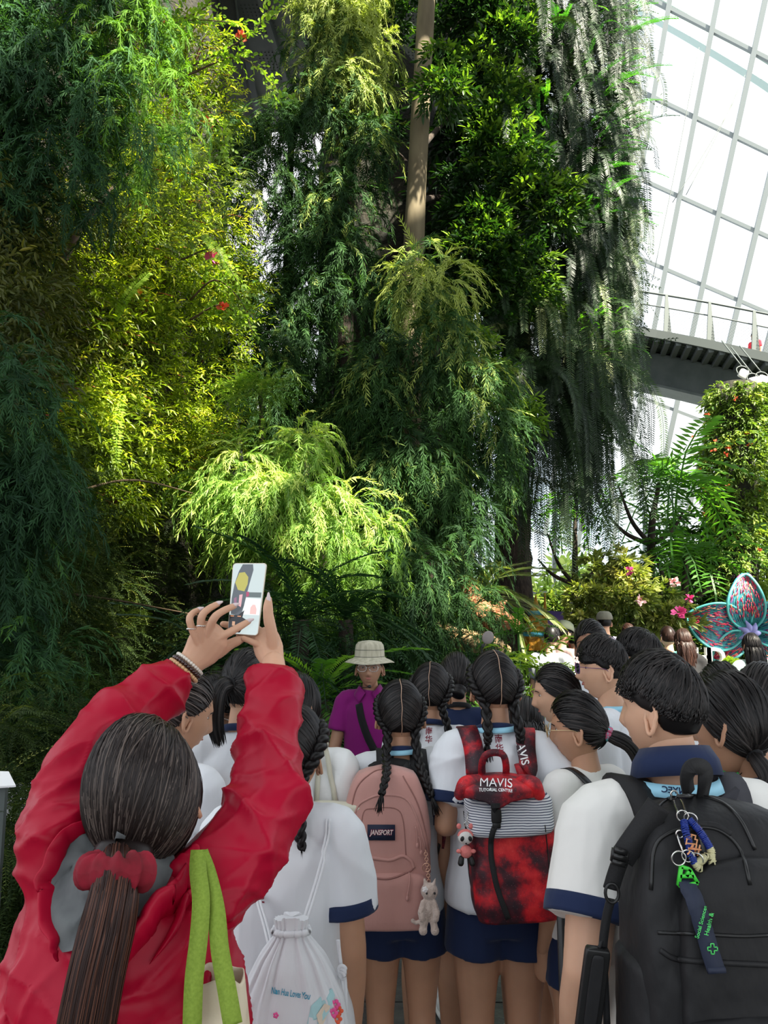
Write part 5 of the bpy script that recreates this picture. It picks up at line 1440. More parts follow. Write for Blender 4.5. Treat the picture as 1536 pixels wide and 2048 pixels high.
def bag_body(mb, c, R, w, H, d, arch=.35, n=40, m=36, pw=.38, seed=0, sag=.0, bottom=.86, crump=.002):
    """soft bag: c bottom centre on the wearer's back, faces away from the wearer (-y local)"""
    G = []
    v = np.linspace(0, 1, m)
    for z in v:
        a = 1.0 if z < 1 - arch else math.sqrt(max(1e-4, 1 - ((z - 1 + arch) / arch) ** 2)) ** .8
        b = bottom + (1 - bottom) * min(1, z / .18) ** .5; e = min(1, (z + .02) / .06) ** .5 * min(1, (1.005 - z) / .04) ** .5
        hw = w / 2 * (.30 + .70 * a if z > 1 - arch else 1) * b; dd = d * (b * (1.06 - .22 * z)) * (.45 + .55 * a) ; row = []
        for k in range(n):
            t = k / n * 2 * PI; x = math.copysign(abs(math.cos(t)) ** pw, math.cos(t)) * hw * e; y = -dd / 2 + math.copysign(abs(math.sin(t)) ** pw, math.sin(t)) * dd / 2 * e
            row.append((x, y, z * H))
        G.append(row)
    G = np.array(G).transpose(1, 0, 2); V = G.reshape(-1, 3)
    o = wob(V, 28, crump, seed, (1, 1, .6)) + wob(V, 60, crump * .6, seed + 5)
    V = V + np.array([0, -1, 0]) * (o * (V[:, 1] < -d * .15))[:, None] + nrm(V * [1, 0, 0]) * (o * .7)[:, None]
    G = V.reshape(n, m, 3) @ np.asarray(R).T + np.asarray(c)
    gridsurf(mb, G, closed_u=True)
    # close ends
    for col in (0, m - 1):
        ring = G[:, col]; cc = ring.mean(0); k = np.arange(n)
        F = np.stack([k, (k + 1) % n, np.full(n, n)], 1); mb.add(np.vstack([ring, cc]), F if col == 0 else F[:, [1, 0, 2]])
    return mb

def over_shoulder(P, s, x, start, w, m, parent, off=.006, th=.008, name='shoulder_strap', zt=.0, under=True, x2=None):
    """strap from the top of a bag over the shoulder and down the front, lying on the shirt"""
    W = P['W']; x2 = x if x2 is None else x2
    pts = [start, W(s * x, -.135, .775 * 1.6), W(s * x, -.085, .815 * 1.6), W(s * x2, -.01, .845 * 1.6), W(s * x2, .07, .81 * 1.6), W(s * (x2 + .03), .115, .74 * 1.6)] + ([W(s * (x2 + .07), .09, .66 * 1.6), W(s * (x2 + .08), -.02, .62 * 1.6)] if under else [])
    Q, N = drape(P['tree'], pts, off, 40); k = np.ones(5) / 5
    for j in range(3):
        Q[2:-2, j] = np.convolve(Q[:, j], k, 'valid'); N[2:-2, j] = np.convolve(N[:, j], k, 'valid')
    mb = MB(); ribbon(mb, Q, nrm(N), w, th); return part(name, mb, m, parent), mb
# ================================================================== the crowd
def pxcast(tree, px, py, off=.002, Yf=None):
    d = nrm(at(px, py, 1.0) - CAM); h, n = cast(tree, CAM, d, 40)
    if h is None: return at(px, py, Yf), np.array([0, -1.0, 0])
    if n @ d > 0: n = -n
    return h + n * off, n
def pxpath(tree, pts, off=.003, n=24, Yf=None):
    Q = resample([list(p) + [0] for p in pts], n); A = [pxcast(tree, q[0], q[1], off, Yf) for q in Q]
    return np.array([a[0] for a in A]), np.array([a[1] for a in A])

P_D = person('girl in white school t-shirt and navy shorts with two thin braids, wearing the pink backpack', (800, 1430), 2.68, yaw=.05, style='braids', seed=4, top=C_WHITE, trim=C_NAVY, collar=C_NAVY, sw=.135, fat=.92,
             hk=dict(ends=[[(-.055, -.125, -.12), (-.060, -.235, -.15), (-.078, -.29, -.20)], [(.052, -.12, -.13), (.068, -.19, -.18), (.085, -.22, -.225)]], br=.017), voxel_s=.007)
P_C = person('tallest braided girl in white school t-shirt, back turned, wearing the red galaxy backpack', (988, 1374), 2.58, yaw=.0, hyaw=.12, style='braids', seed=5, trim=C_NAVY, collar=C_NAVY, sw=.145,
             elbows={-1: at(890, 1650, 2.50), 1: at(1162, 1610, 2.50)}, wrists={-1: at(940, 1640, 2.80), 1: at(1112, 1690, 2.75)}, sleeve=.70,
             hk=dict(ends=[[(-.050, -.10, -.13), (-.052, -.10, -.17)], [(.055, -.10, -.13), (.056, -.10, -.17)]], br=.020), voxel_s=.007)
P_E = person('student in white school t-shirt with the white drawstring bag, one braid behind the red sleeve', (583, 1506), 1.92, yaw=-.05, hyaw=-.25, style='braids', seed=6, trim=C_NAVY, collar=C_NAVY, sw=.150, body_dx=-.015, fat=1.08,
             hk=dict(ends=[[(-.06, -.10, -.14), (-.07, -.1, -.22)], [(.055, -.085, -.14), (.062, -.085, -.20)]], br=.021), voxel_s=.007, sleeve=.66,
             face=False)
P_F = person('braided girl in white t-shirt standing directly behind the pair with backpacks', (862, 1384), 3.15, yaw=-.15, style='braids', seed=7, collar=C_NAVY, trim=C_NAVY, sw=.14, voxel_s=.008,
             hk=dict(ends=[[(-.055, -.09, -.14), (-.06, -.1, -.22)], [(.07, -.07, -.12), (.082, -.08, -.22)]]))
P_G = person('dark haired girl in navy shirt with black neckband behind the braided girls', (912, 1356), 3.55, yaw=.0, style='bun', seed=8, top=C_NAVY, collar=C_BLACK, voxel_s=.01, hk=dict(tie=(0, -.8, -.4)))
P_W = person('student with loose wind blown dark hair bending forward right of the tall braided girl', (1048, 1448), 3.2, yaw=-.3, pitch=-.5, style='long', seed=9, top=C_NAVY, voxel_s=.01, hk=dict(len=.14, curl=.01))
P_I = person('girl in pale blue shirt in profile facing left, smooth hair tied back', (1112, 1390), 3.0, yaw=.9, hyaw=1.35, pitch=-.1, style='pony', seed=10, top=C_LBLUE, voxel_s=.008, skin=SK_LIGHT, hk=dict(tie=(0, -.85, -.35), tail=[(0, -.13, -.1), (0, -.12, -.2)], r0=.02))
P_J = person('girl with thin glasses and a pink scrunchie facing left in white shirt', (1155, 1458), 2.5, yaw=.55, hyaw=1.15, pitch=-.12, style='pony', seed=11, top=C_CREAM, voxel_s=.007, skin=SK_TAN, glasses='round', gmat=mat('gold_wire', (.6, .45, .25), .3, metal=.8), sw=.13,
             hk=dict(tie=(.0, -.93, -.20), tail=[(.01, -.15, -.06), (.02, -.17, -.13), (.0, -.15, -.23)], r0=.030, r1=.02, nt=320, bw=.011, bmat=mat('pink_scrunchie', (.55, .12, .22), .7, c2=(.15, .45, .5), scale=60, lo=.5, hi=.55)))
P_K = person('boy in white school shirt with purple framed glasses looking left', (1203, 1338), 2.9, yaw=1.0, hyaw=1.45, style='short', seed=12, top=C_WHITE, voxel_s=.007, skin=SK_LIGHT, glasses='square', gmat=mat('purple_frame', (.12, .05, .15), .3), sw=.15,
             hk=dict(fringe=.22, side=.02, nape=-.50))
P_L = person('student with black round glasses turned back towards the camera behind the boy in profile', (1183, 1290), 3.6, yaw=2.6, hyaw=2.75, roll=.12, style='pony', seed=13, top=C_WHITE, voxel_s=.008, skin=SK_BROWN, glasses='round', hk=dict(tie=(-.45, -.8, -.1), tail=[(-.09, -.10, -.04), (-.10, -.10, -.1)], r0=.022, fringe=.50))
P_M = person('black haired boy half hidden behind the nearest boy, looking left', (1278, 1322), 3.05, yaw=1.1, hyaw=1.2, pitch=-.1, style='short', seed=14, top=C_WHITE, voxel_s=.009, skin=SK_TAN, hk=dict(fringe=.30))
P_B = person('boy with short black hair wearing the large black backpack, nearest the camera on the right', (1320, 1422), 1.62, yaw=.12, hyaw=.80, style='short', seed=15, top=C_CREAM, trim=C_NAVY, collar=None, voxel_s=.006, skin=SK_LIGHT, sw=.168, fat=1.18, body_dx=.012, hs=.95,
             elbows={-1: at(1172, 1940, 1.49)}, wrists={-1: at(1148, 2120, 1.58)}, sleeve=.66, hk=dict(fringe=.30, side=.06, nape=-.60, n=5200), topname='shirt', face=False)
P_N = person('girl with a small ear stud and low dark ponytail behind the nearest boy', (1458, 1446), 1.80, yaw=.25, hyaw=.72, style='pony', seed=16, top=C_CREAM, collar=C_NAVY, voxel_s=.007, skin=SK_TAN, body_dx=.05,
             hk=dict(tie=(-.30, -.78, -.62), tail=[(-.06, -.11, -.11), (-.10, -.08, -.15), (-.13, -.04, -.19)], r0=.026, r1=.02, nt=300, n=900))
P_O = person('black haired head just showing above the girl with the ear stud', (1443, 1398), 2.5, yaw=.1, style='bun', seed=17, top=C_WHITE, voxel_s=.01, hk=dict(tie=(0, -.8, -.45)))
P_P = person('student in green shirt cut off by the right edge of the frame', (1528, 1412), 2.15, yaw=-.5, hyaw=-.9, style='pony', seed=18, top=C_GREEN, voxel_s=.009, glasses='round', hk=dict(tie=(0, -.8, -.5), tail=[(0, -.12, -.13), (0, -.12, -.24)]))
P_Q = person('girl in white t-shirt with tied up hair facing right, behind the raised red sleeve', (368, 1430), 2.25, yaw=-.6, hyaw=-1.0, pitch=-.25, style='bun', seed=19, top=C_WHITE, voxel_s=.008, skin=SK_TAN, sw=.135,
             hk=dict(tie=(0, -.75, .25), mat=H_GREY, n=700), elbows={1: at(425, 1680, 2.2)}, wrists={1: at(440, 1600, 2.35)})
P_R = person('student with clear glasses looking down, beside the ponytailed girl in plain white', (412, 1420), 2.6, yaw=-.9, hyaw=-1.3, pitch=-.5, style='short', seed=20, top=C_BLACK, voxel_s=.009, skin=SK_BROWN, glasses='round', gmat=M_SILVER, hk=dict(fringe=.28))
P_S = person('girl in plain white t-shirt with a smooth black ponytail left of the raised phone hand', (492, 1372), 2.5, yaw=-.1, hyaw=-.22, style='pony', seed=21, top=C_WHITE, collar=C_NAVY, voxel_s=.008, skin=SK_LIGHT, sw=.14,
             hk=dict(tie=(-.12, -.95, .15), tail=[(-.03, -.14, -.0), (-.035, -.15, -.09), (-.03, -.12, -.17)], r0=.028, r1=.022, nt=340, n=700))
P_T = person('girl with straight black hair in a white and green top with cream bag straps', (592, 1414), 2.62, yaw=-.1, hyaw=-.5, style='long', seed=22, top=mat('white_green_top', (.78, .79, .78), .8, bump=.3, bscale=9, dist=.03), voxel_s=.008, sw=.14, hk=dict(len=.10, curl=.001), body_dx=.03)

# the guide
P_H = person('older guide in purple polo shirt and beige bucket hat facing the students', (739, 1336), 4.4, yaw=PI - .1, hyaw=PI - .08, style='short', seed=23, top=C_PURPLE, bottom=C_BLACK, voxel_s=.008, skin=mat('weathered_skin', (.44, .24, .15), .5, c2=(.38, .20, .12), scale=12), glasses='round', gmat=M_SILVER, sw=.155,
             collar=C_PURPLE, topname='polo_shirt', hk=dict(n=300, fringe=.5), elbows={1: at(668, 1500, 4.42), -1: at(805, 1500, 4.42)}, wrists={1: at(672, 1600, 4.35)})
def guide_extras():
    P = P_H; t = P['t']; hc = P['hc']; RH = P['RH']
    H = lambda x, y, z: hc + RH @ np.array([x, y, z])
    mb = MB(); rings = []
    prof = [(.002, .150), (.042, .146), (.067, .140), (.080, .123), (.085, .095), (.087, .062), (.088, .055), (.095, .048), (.122, .038), (.142, .026), (.144, .022), (.140, .022), (.118, .033), (.092, .044)]
    G = [[H(math.cos(a) * r, math.sin(a) * r * 1.12 - .006, z + .008 + .004 * math.sin(3 * a) * (r > .12)) for r, z in prof] for a in np.linspace(0, 2 * PI, 41)[:-1]]
    gridsurf(mb, np.array(G), closed_u=True)
    hat = part('bucket_hat', mb, cloth('hat_cloth', (.50, .47, .36), c2=(.36, .34, .25), scale=50, an=(1, 1, .15)), t)
    mb = MB()
    for z, r in ((.066, .0885), (.104, .0855), (.060, .0895)): tube(mb, [H(math.cos(a) * r, math.sin(a) * r * 1.12 - .006, z) for a in np.linspace(0, 2 * PI, 41)], .0012, 5)
    part('stitching', mb, M_CONCRETE, hat)
    # headset microphone on a thin boom
    mb = MB(); tube(mb, [H(.072, .0, -.03), H(.075, .05, -.075), H(.03, .10, -.10), H(-.005, .118, -.098)], .0022, 6, rs=14); mic = part('headset_boom', mb, M_BLACKP, t)
    mb = MB(); ellip(mb, H(-.012, .118, -.094), (.011, .009, .009)); part('microphone', mb, M_BLACKP, mic)
    # black shoulder strap across the chest
    A, N = pxpath(P['tree'], [(718, 1408), (724, 1440), (736, 1475), (748, 1500), (757, 1530)], .004, 20, 4.3)
    mb = MB(); ribbon(mb, A, N, .042, .003); part('shoulder_strap', mb, C_BLACK, t)
    mb = MB()
    for sg in (-1, 1):
        A = [P['W'](sg * .02, .075, .835 * 1.6), P['W'](sg * .05, .055, .855 * 1.6), P['W'](sg * .06, -.02, .865 * 1.6)]
        B = [P['W'](sg * .055, .105, .800 * 1.6), P['W'](sg * .088, .07, .825 * 1.6), P['W'](sg * .085, -.02, .840 * 1.6)]
        gridsurf(mb, [resample(A, 8), resample(B, 8)], thick=.003)
    part('polo_collar', mb, C_PURPLE, t)
guide_extras()
for P in (P_D, P_C): lanyard(P, None)
def neckparts():
    # navy shirt collar and the lettered light blue strap of the nearest boy
    P = P_B; W = P['W']; mb = MB(); a = np.linspace(0, 2 * PI, 49)
    lo = [W(math.cos(x) * .088, math.sin(x) * .088 - .014, (.852 - .014 * math.sin(x)) * 1.6) for x in a]; hi = [W(math.cos(x) * .066, math.sin(x) * .066 - .012, (.888 - .010 * math.sin(x)) * 1.6) for x in a]
    mid = [l * .45 + u * .55 + P['RB'] @ np.array([math.cos(x), math.sin(x), 0]) * .006 for l, u, x in zip(lo, hi, a)]
    gridsurf(mb, np.array([lo, mid, hi]), thick=.003); part('collar', mb, C_NAVY, P['t'])
    lanyard(P, 'NYEC', w=.026, z=.846, r=.088)
    lanyard(P_K, None, w=.02, z=.845); lanyard(P_E, None)
neckparts()
for P, s in ((P_C, .027), (P_F, .030)): back_print(P, '南华', s, z=.828)
back_print(P_E, '南华', .034, z=.745, dx=-.035)
# ear stud
def stud():
    mb = MB(); ellip(mb, P_N['hc'] + P_N['RH'] @ np.array([-.079, -.010, -.042]), (.0028,) * 3); part('ear_stud', mb, M_SILVER, P_N['t'])
stud()

# ------------------------------------------------------------------ visitors further back
def far(label, px, Y, **k):
    k.setdefault('voxel_s', .016); k.setdefault('shoes', True)
    return person(label, px, Y, **k)
P_1 = far('man in grey cap and lilac t-shirt with a dark backpack strap by the rhododendron', (1209, 1246), 9.0, yaw=-.1, style='short', seed=30, top=cloth('lilac_cloth', (.50, .42, .62)), skin=SK_LIGHT, sw=.18, hk=dict(n=100), face=False)
P_2 = far('woman with short brown hair in a teal patterned top', (1336, 1276), 8.0, yaw=.0, style='short', seed=31, top=mat('teal_pattern', (.03, .22, .20), .8, c2=(.25, .5, .45), scale=45, lo=.5, hi=.56), skin=SK_LIGHT, hk=dict(n=200, mat=H_BROWN), face=False)
P_3 = far('woman with very long wavy dark hair next to the woman in teal', (1366, 1280), 7.6, yaw=.0, style='long', seed=32, top=C_BLACK, hk=dict(len=.42, curl=.012, mat=H_BROWN), face=False)
P_4 = far('woman with long dark hair in a pale green checked shirt facing the orchid sculpture', (1503, 1290), 7.2, yaw=.0, style='long', seed=33, top=None or mat('checked_cloth', (.35, .48, .42), .8, c2=(.75, .8, .75), scale=30, lo=.48, hi=.52, aniso=(1, 1, 1)), hk=dict(len=.32, curl=.006), face=False)
P_5 = far('person with brown hair in a bun standing under the rhododendron', (1256, 1266), 9.4, yaw=.2, style='bun', seed=34, top=C_BLACK, hk=dict(mat=H_BROWN), face=False)
P_6 = far('visitor in grey green cap and pale pink shirt left of the turned student', (1128, 1268), 8.0, yaw=-.9, pitch=-.3, style='short', seed=35, top=cloth('pale_pink_cloth', (.38, .26, .25)), hk=dict(n=100), skin=SK_LIGHT, face=False)
P_7 = far('dark haired visitor in a white top bending near the sunset banner', (1104, 1276), 7.4, yaw=-.6, style='short', seed=36, top=cloth('soft_grey_cloth', (.26, .28, .30)), hk=dict(n=100), skin=SK_LIGHT, face=False)
P_8 = far('small dark haired visitor in front of the red lower edge of the banner', (1150, 1280), 8.6, yaw=-.2, style='short', seed=37, top=C_GREYT, hk=dict(n=100), face=False)
P_9 = far('small figure in red top leaning on the railing of the elevated walkway', (1508, 674), 18.7, yaw=2.2, style='short', seed=38, top=cloth('bright_red_cloth', (.75, .02, .04)), hk=dict(n=100), face=False, ground=7.84, shoes=False, voxel_s=.02)
def cap(P, c, back=True):
    H = lambda x, y, z: P['hc'] + P['RH'] @ np.array([x, y, z]); mb = MB()
    prof = [(.002, .142), (.05, .137), (.08, .115), (.094, .075), (.097, .045), (.093, .040)]
    gridsurf(mb, np.array([[H(math.cos(a) * r, math.sin(a) * r * 1.12 - .004, z) for r, z in prof] for a in np.linspace(0, 2 * PI, 33)[:-1]]), closed_u=True)
    o = part('cap', mb, c, P['t']); mb = MB()
    u = np.linspace(-1, 1, 9); A = [H(x * .075, .085 + .02 * (1 - x * x), .045) for x in u]; B = [H(x * .072, .115 + .055 * (1 - x * x), .030) for x in u]
    gridsurf(mb, [A, B], thick=.004); part('cap_peak', mb, c, o)
cap(P_1, cloth('grey_green_cap', (.22, .21, .16))); cap(P_6, cloth('green_cap', (.14, .16, .11)))
# ================================================================== bags, straps and things hanging from them
M_PINKB = mat('dusty_pink_canvas', (0.52, 0.27, 0.235), .75, c2=(0.47, 0.235, 0.20), scale=5, bump=.35, bscale=14, dist=.02, aniso=(1, 1, .5), sheen=.2)
M_PINKD = mat('dusty_pink_piping', (0.30, 0.14, 0.12), .8); M_LABEL = mat('navy_woven_label', (0.012, 0.018, 0.045), .7)
M_BAGBLK = mat('black_bag_nylon', (0.010, 0.010, 0.011), .62, c2=(0.016, 0.016, 0.017), scale=6, bump=.5, bscale=12, dist=.025, aniso=(1, 1, .5), spec=.3)
M_WEB = mat('black_webbing', (0.014, 0.014, 0.015), .75, bump=.4, bscale=220, dist=.002); M_GREYPAD = mat('dark_grey_strap_pad', (0.030, 0.030, 0.038), .8)
M_FUR = mat('cream_plush', (0.62, 0.50, 0.43), .95, c2=(0.50, 0.39, 0.33), scale=70, bump=.9, bscale=150, dist=.006, sheen=.5)
M_GOLD = mat('rose_gold_metal', (.70, .42, .30), .3, metal=1.0); M_PETALW = mat('white_flower_charm', (.85, .8, .78), .5)
def galaxy(name):
    m = bpy.data.materials.new(name); N, L, B = nodes(m)
    tc = N.new('ShaderNodeTexCoord'); t = N.new('ShaderNodeTexNoise'); t.inputs['Scale'].default_value = 9; t.inputs['Detail'].default_value = 9; t.inputs['Roughness'].default_value = .62
    r = N.new('ShaderNodeValToRGB'); e = r.color_ramp.elements
    e[0].position = .40; e[0].color = (.020, .004, .010, 1); e[1].position = .68; e[1].color = (.75, .03, .03, 1)
    for p, c in ((.47, (.07, .004, .012, 1)), (.53, (.30, .003, .012, 1)), (.59, (.60, .006, .015, 1))): k = r.color_ramp.elements.new(p); k.color = c
    v = N.new('ShaderNodeTexVoronoi'); v.inputs['Scale'].default_value = 160
    q = N.new('ShaderNodeMath'); q.operation = 'LESS_THAN'; q.inputs[1].default_value = .10
    mx = N.new('ShaderNodeMix'); mx.data_type = 'RGBA'; mx.inputs[7].default_value = (.55, .35, .4, 1)
    L.new(tc.outputs['Object'], t.inputs['Vector']); L.new(tc.outputs['Object'], v.inputs['Vector']); L.new(t.outputs['Fac'], r.inputs['Fac'])
    L.new(v.outputs['Distance'], q.inputs[0]); ml = N.new('ShaderNodeMath'); ml.operation = 'MULTIPLY'; ml.inputs[1].default_value = .5; L.new(q.outputs[0], ml.inputs[0]); L.new(ml.outputs[0], mx.inputs[0])
    L.new(r.outputs[0], mx.inputs[6]); L.new(mx.outputs[2], B.inputs['Base Color']); B.inputs['Roughness'].default_value = .6
    return m
M_GALAXY = galaxy('red_galaxy_print')
def stripes():
    m = bpy.data.materials.new('navy_striped_cotton'); N, L, B = nodes(m)
    tc = N.new('ShaderNodeTexCoord'); w = N.new('ShaderNodeTexWave'); w.bands_direction = 'Z'; w.inputs['Scale'].default_value = 45; w.inputs['Distortion'].default_value = 1.6; w.inputs['Detail Scale'].default_value = .6
    r = N.new('ShaderNodeValToRGB'); e = r.color_ramp.elements; e[0].position = .20; e[0].color = (.05, .06, .12, 1); e[1].position = .34; e[1].color = (.72, .73, .75, 1)
    L.new(tc.outputs['Object'], w.inputs['Vector']); L.new(w.outputs['Fac'], r.inputs['Fac']); L.new(r.outputs[0], B.inputs['Base Color']); B.inputs['Roughness'].default_value = .8
    return m
M_STRIPE = stripes()
def pxtext(s, tree, cx, cy, w_px, ang, mats, parent, name='lettering', Y=2.0, off=.0012, bold=.0, shear=0.0, size_px=None, asp=1.0):
    """lettering laid on a surface: centre and width read from the photograph"""
    mb = text_mb(s, 1.0, bold=bold, shear=shear); V = mb.verts(); wd = V[:, 0].max() - V[:, 0].min(); k = (w_px / wd) if size_px is None else size_px
    c, s_ = math.cos(ang), math.sin(ang); out = []
    for v in V:
        x, y = v[0] * k, v[1] * k * asp
        out.append(pxcast(tree, cx + x * c - y * s_ * -1 * -1 if False else cx + x * c + y * s_, cy - (-x * s_ + y * c), off, Y)[0])
    mb.V = [np.array(out)]; mb.T = [np.concatenate(mb.T)]
    return part(name, mb, mats, parent, smooth=False)
def seam(tree, pts, r, m, parent, name='seam', Y=2.0, n=30, off=.0005):
    A, N = pxpath(tree, pts, off, n, Y); mb = MB(); tube(mb, A, r, 6); return part(name, mb, m, parent)
def strap_px(tree, pts, w, m, parent, name='shoulder_strap', Y=2.0, th=.005, off=.004, n=24):
    A, N = pxpath(tree, pts, off, n, Y); mb = MB(); N = np.array([N[max(0, i - 2):i + 3].mean(0) for i in range(len(N))]); ribbon(mb, A, N, w, th); return part(name, mb, m, parent)
def chain(mb, a, b, n, r):
    P = resample([a, b], n + 1); d = nrm(np.asarray(b, float) - a); s = nrm(np.cross(d, [0, 1, 0])); q = np.cross(d, s)
    L = np.linalg.norm(P[1] - P[0])
    for k in range(n):
        c = (P[k] + P[k + 1]) / 2; e = s if k % 2 else q
        tube(mb, [c + d * math.cos(x) * L * .68 + e * math.sin(x) * r for x in np.linspace(0, 2 * PI, 11)], r * .22, 5, caps=False)
def ring(mb, c, r, n, t=.0012, k=20):
    n = nrm(n); s = nrm(np.cross(n, [.1, .2, 1])); q = np.cross(n, s)
    tube(mb, [np.asarray(c) + s * math.cos(x) * r + q * math.sin(x) * r for x in np.linspace(0, 2 * PI, k + 1)], t, 6, caps=False)

# --- dusty pink backpack
def pink_pack():
    P = P_D; Yb = 2.56; c = at(771, 1826, Yb); top = at(771, 1526, Yb); H = top[2] - c[2]; w = 168 * (Yb - .1) / FPX
    R = rotz(.03)
    t = thing('backpack', 'dusty pink canvas backpack with a navy label on the girl with thin braids', 'backpack', c)
    mb = MB(); bag_body(mb, c, R, w, H, .15, arch=.46, pw=.42, seed=2, m=48, n=56, crump=.005); tr = bvh(mb); part('main_body', mb, M_PINKB, t)
    pk = MB(); c2 = c + R @ np.array([0, -.118, .004]); bag_body(pk, c2, R, w * .92, H * .36, .050, arch=.25, pw=.36, seed=3, crump=.005); tp = bvh(pk); pocket = part('front_pocket', pk, M_PINKB, t)
    both = MB(); both.merge(mb); both.merge(pk); tb = bvh(both)
    # raised panel edge, seams, piping
    seam(tb, [(703, 1690), (712, 1620), (738, 1597), (770, 1590), (812, 1598), (835, 1640), (852, 1700)], .0035, M_PINKB, t, 'zip_flap', 2.42)
    seam(tb, [(722, 1700), (726, 1628), (748, 1617), (790, 1617), (806, 1640), (812, 1715)], .0016, M_PINKD, t, 'panel_seam', 2.25)
    seam(tb, [(697, 1660), (712, 1580), (745, 1545), (775, 1538)], .0022, M_PINKD, t, 'left_piping', 2.25)
    seam(tb, [(860, 1745), (856, 1690), (836, 1610), (806, 1552)], .0022, M_PINKD, t, 'right_piping', 2.25)
    seam(tb, [(712, 1738), (735, 1752), (775, 1758), (815, 1745), (828, 1735)], .0030, M_PINKD, pocket, 'pocket_zip', 2.2)
    seam(tb, [(712, 1722), (740, 1716), (780, 1720), (805, 1712), (822, 1722), (828, 1736)], .0055, M_PINKB, pocket, 'pocket_fold', 2.2)
    # label
    a = [pxcast(tb, x, y, .003, 2.2)[0] for x, y in ((735, 1649), (790, 1649), (790, 1680), (735, 1680))]
    n = nrm(np.cross(a[1] - a[0], a[3] - a[0])); lb = MB(); G = [[a[0] * (1 - u) * (1 - v) + a[1] * u * (1 - v) + a[3] * (1 - u) * v + a[2] * u * v for v in (0, .5, 1)] for u in (0, .5, 1)]
    gridsurf(lb, G, thick=.003); lo = part('label_patch', lb, M_LABEL, t); tl = bvh(lb)
    pxtext('JANSPORT', tl, 762.5, 1665, 49, 0, mat('maroon_thread', (.25, .01, .04), .6), lo, 'letter_outline', 2.2, .0022, bold=.075, shear=.25, asp=1.5)
    pxtext('JANSPORT', tl, 762.5, 1665, 47, 0, mat('cream_thread', (.75, .70, .66), .6), lo, 'lettering', 2.2, .0034, bold=.012, shear=.25, asp=1.5)
    # zip pulls
    for (x0, y0, x1, y1) in ((829, 1652, 836, 1690), (836, 1672, 843, 1704), (818, 1748, 816, 1796)):
        mb = MB(); A = np.array([pxcast(tb, x0 + (x1 - x0) * u + 2 * math.sin(u * 5), y0 + (y1 - y0) * u, .006, 2.2)[0] for u in np.linspace(0, 1, 8)])
        tube(mb, A, .0022, 6); ellip(mb, A[-1], (.005, .004, .008)); part('zip_pull', mb, M_PINKB, t)
    # straps over the shoulders
    ts = P['tree']
    for sg, x0 in ((-1, -.075), (1, .03)):
        over_shoulder(P, sg, .062, c + R @ np.array([x0 + .02, -.02, H * .97]), .058, M_WEB, t, off=.006)
    strap_px(ts, ((738, 1540), (765, 1530), (800, 1531), (815, 1535)), .035, M_WEB, t, 'strap_yoke', Y=2.38, th=.008, off=.016)
    return tb
T_PINK = pink_pack()
def cat_charm():
    c = at(857, 1812, 2.36); s = .00145 * 1.0 * 1.02; t = thing('plush_cat_keychain', 'cream plush cat charm with a flower on its head hanging from the pink backpack', 'keychain', c)
    Q = lambda dx, dy, f=0: c + np.array([dx * 2.36 / FPX, -f, -dy * 2.36 / FPX])
    mb = MB(); ellip(mb, Q(2, -26), (.026, .022, .024)); ellip(mb, Q(0, 4), (.022, .019, .032))
    for sx in (-9, 11): tube(mb, [Q(2 + sx * .7, -38), Q(2 + sx * 1.05, -48)], [.009, .003], 10, r2=[.006, .002], round_ends=True)
    for sx in (-1, 1): tube(mb, [Q(sx * 10, -8, .01), Q(sx * 15, 8, .018), Q(sx * 13, 18, .022)], [.009, .010, .009], 10, round_ends=True); tube(mb, [Q(sx * 7, 20, .005), Q(sx * 10, 34, .010), Q(sx * 11, 40, .014)], [.011, .011, .013], 10, round_ends=True)
    tube(mb, [Q(-14, 26), Q(-24, 30), Q(-30, 26)], .006, 8, round_ends=True)
    b = voxel(mb, .0025, 2); displace(b, wob(b.verts(), 700, .0007, 3)); part('plush_body', b, M_FUR, t)
    for dx in (-4, 11):
        mb = MB(); ellip(mb, Q(dx, -27, .022), (.0032, .003, .0036)); part('eye', mb, M_BLACKP, t)
    mb = MB()
    for k in range(5): ellip(mb, Q(-7 + 3.4 * math.cos(k * 1.256), -34 + 3.4 * math.sin(k * 1.256), .023), (.004, .002, .004))
    ellip(mb, Q(-7, -34, .026), (.003, .002, .003)); part('flower_charm', mb, M_PETALW, t)
    mb = MB(); chain(mb, at(851, 1700, 2.39), at(858, 1765, 2.37), 12, .005); ring(mb, at(853, 1735, 2.365), .012, (0, 1, 0)); part('chain', mb, M_GOLD, t)
cat_charm()

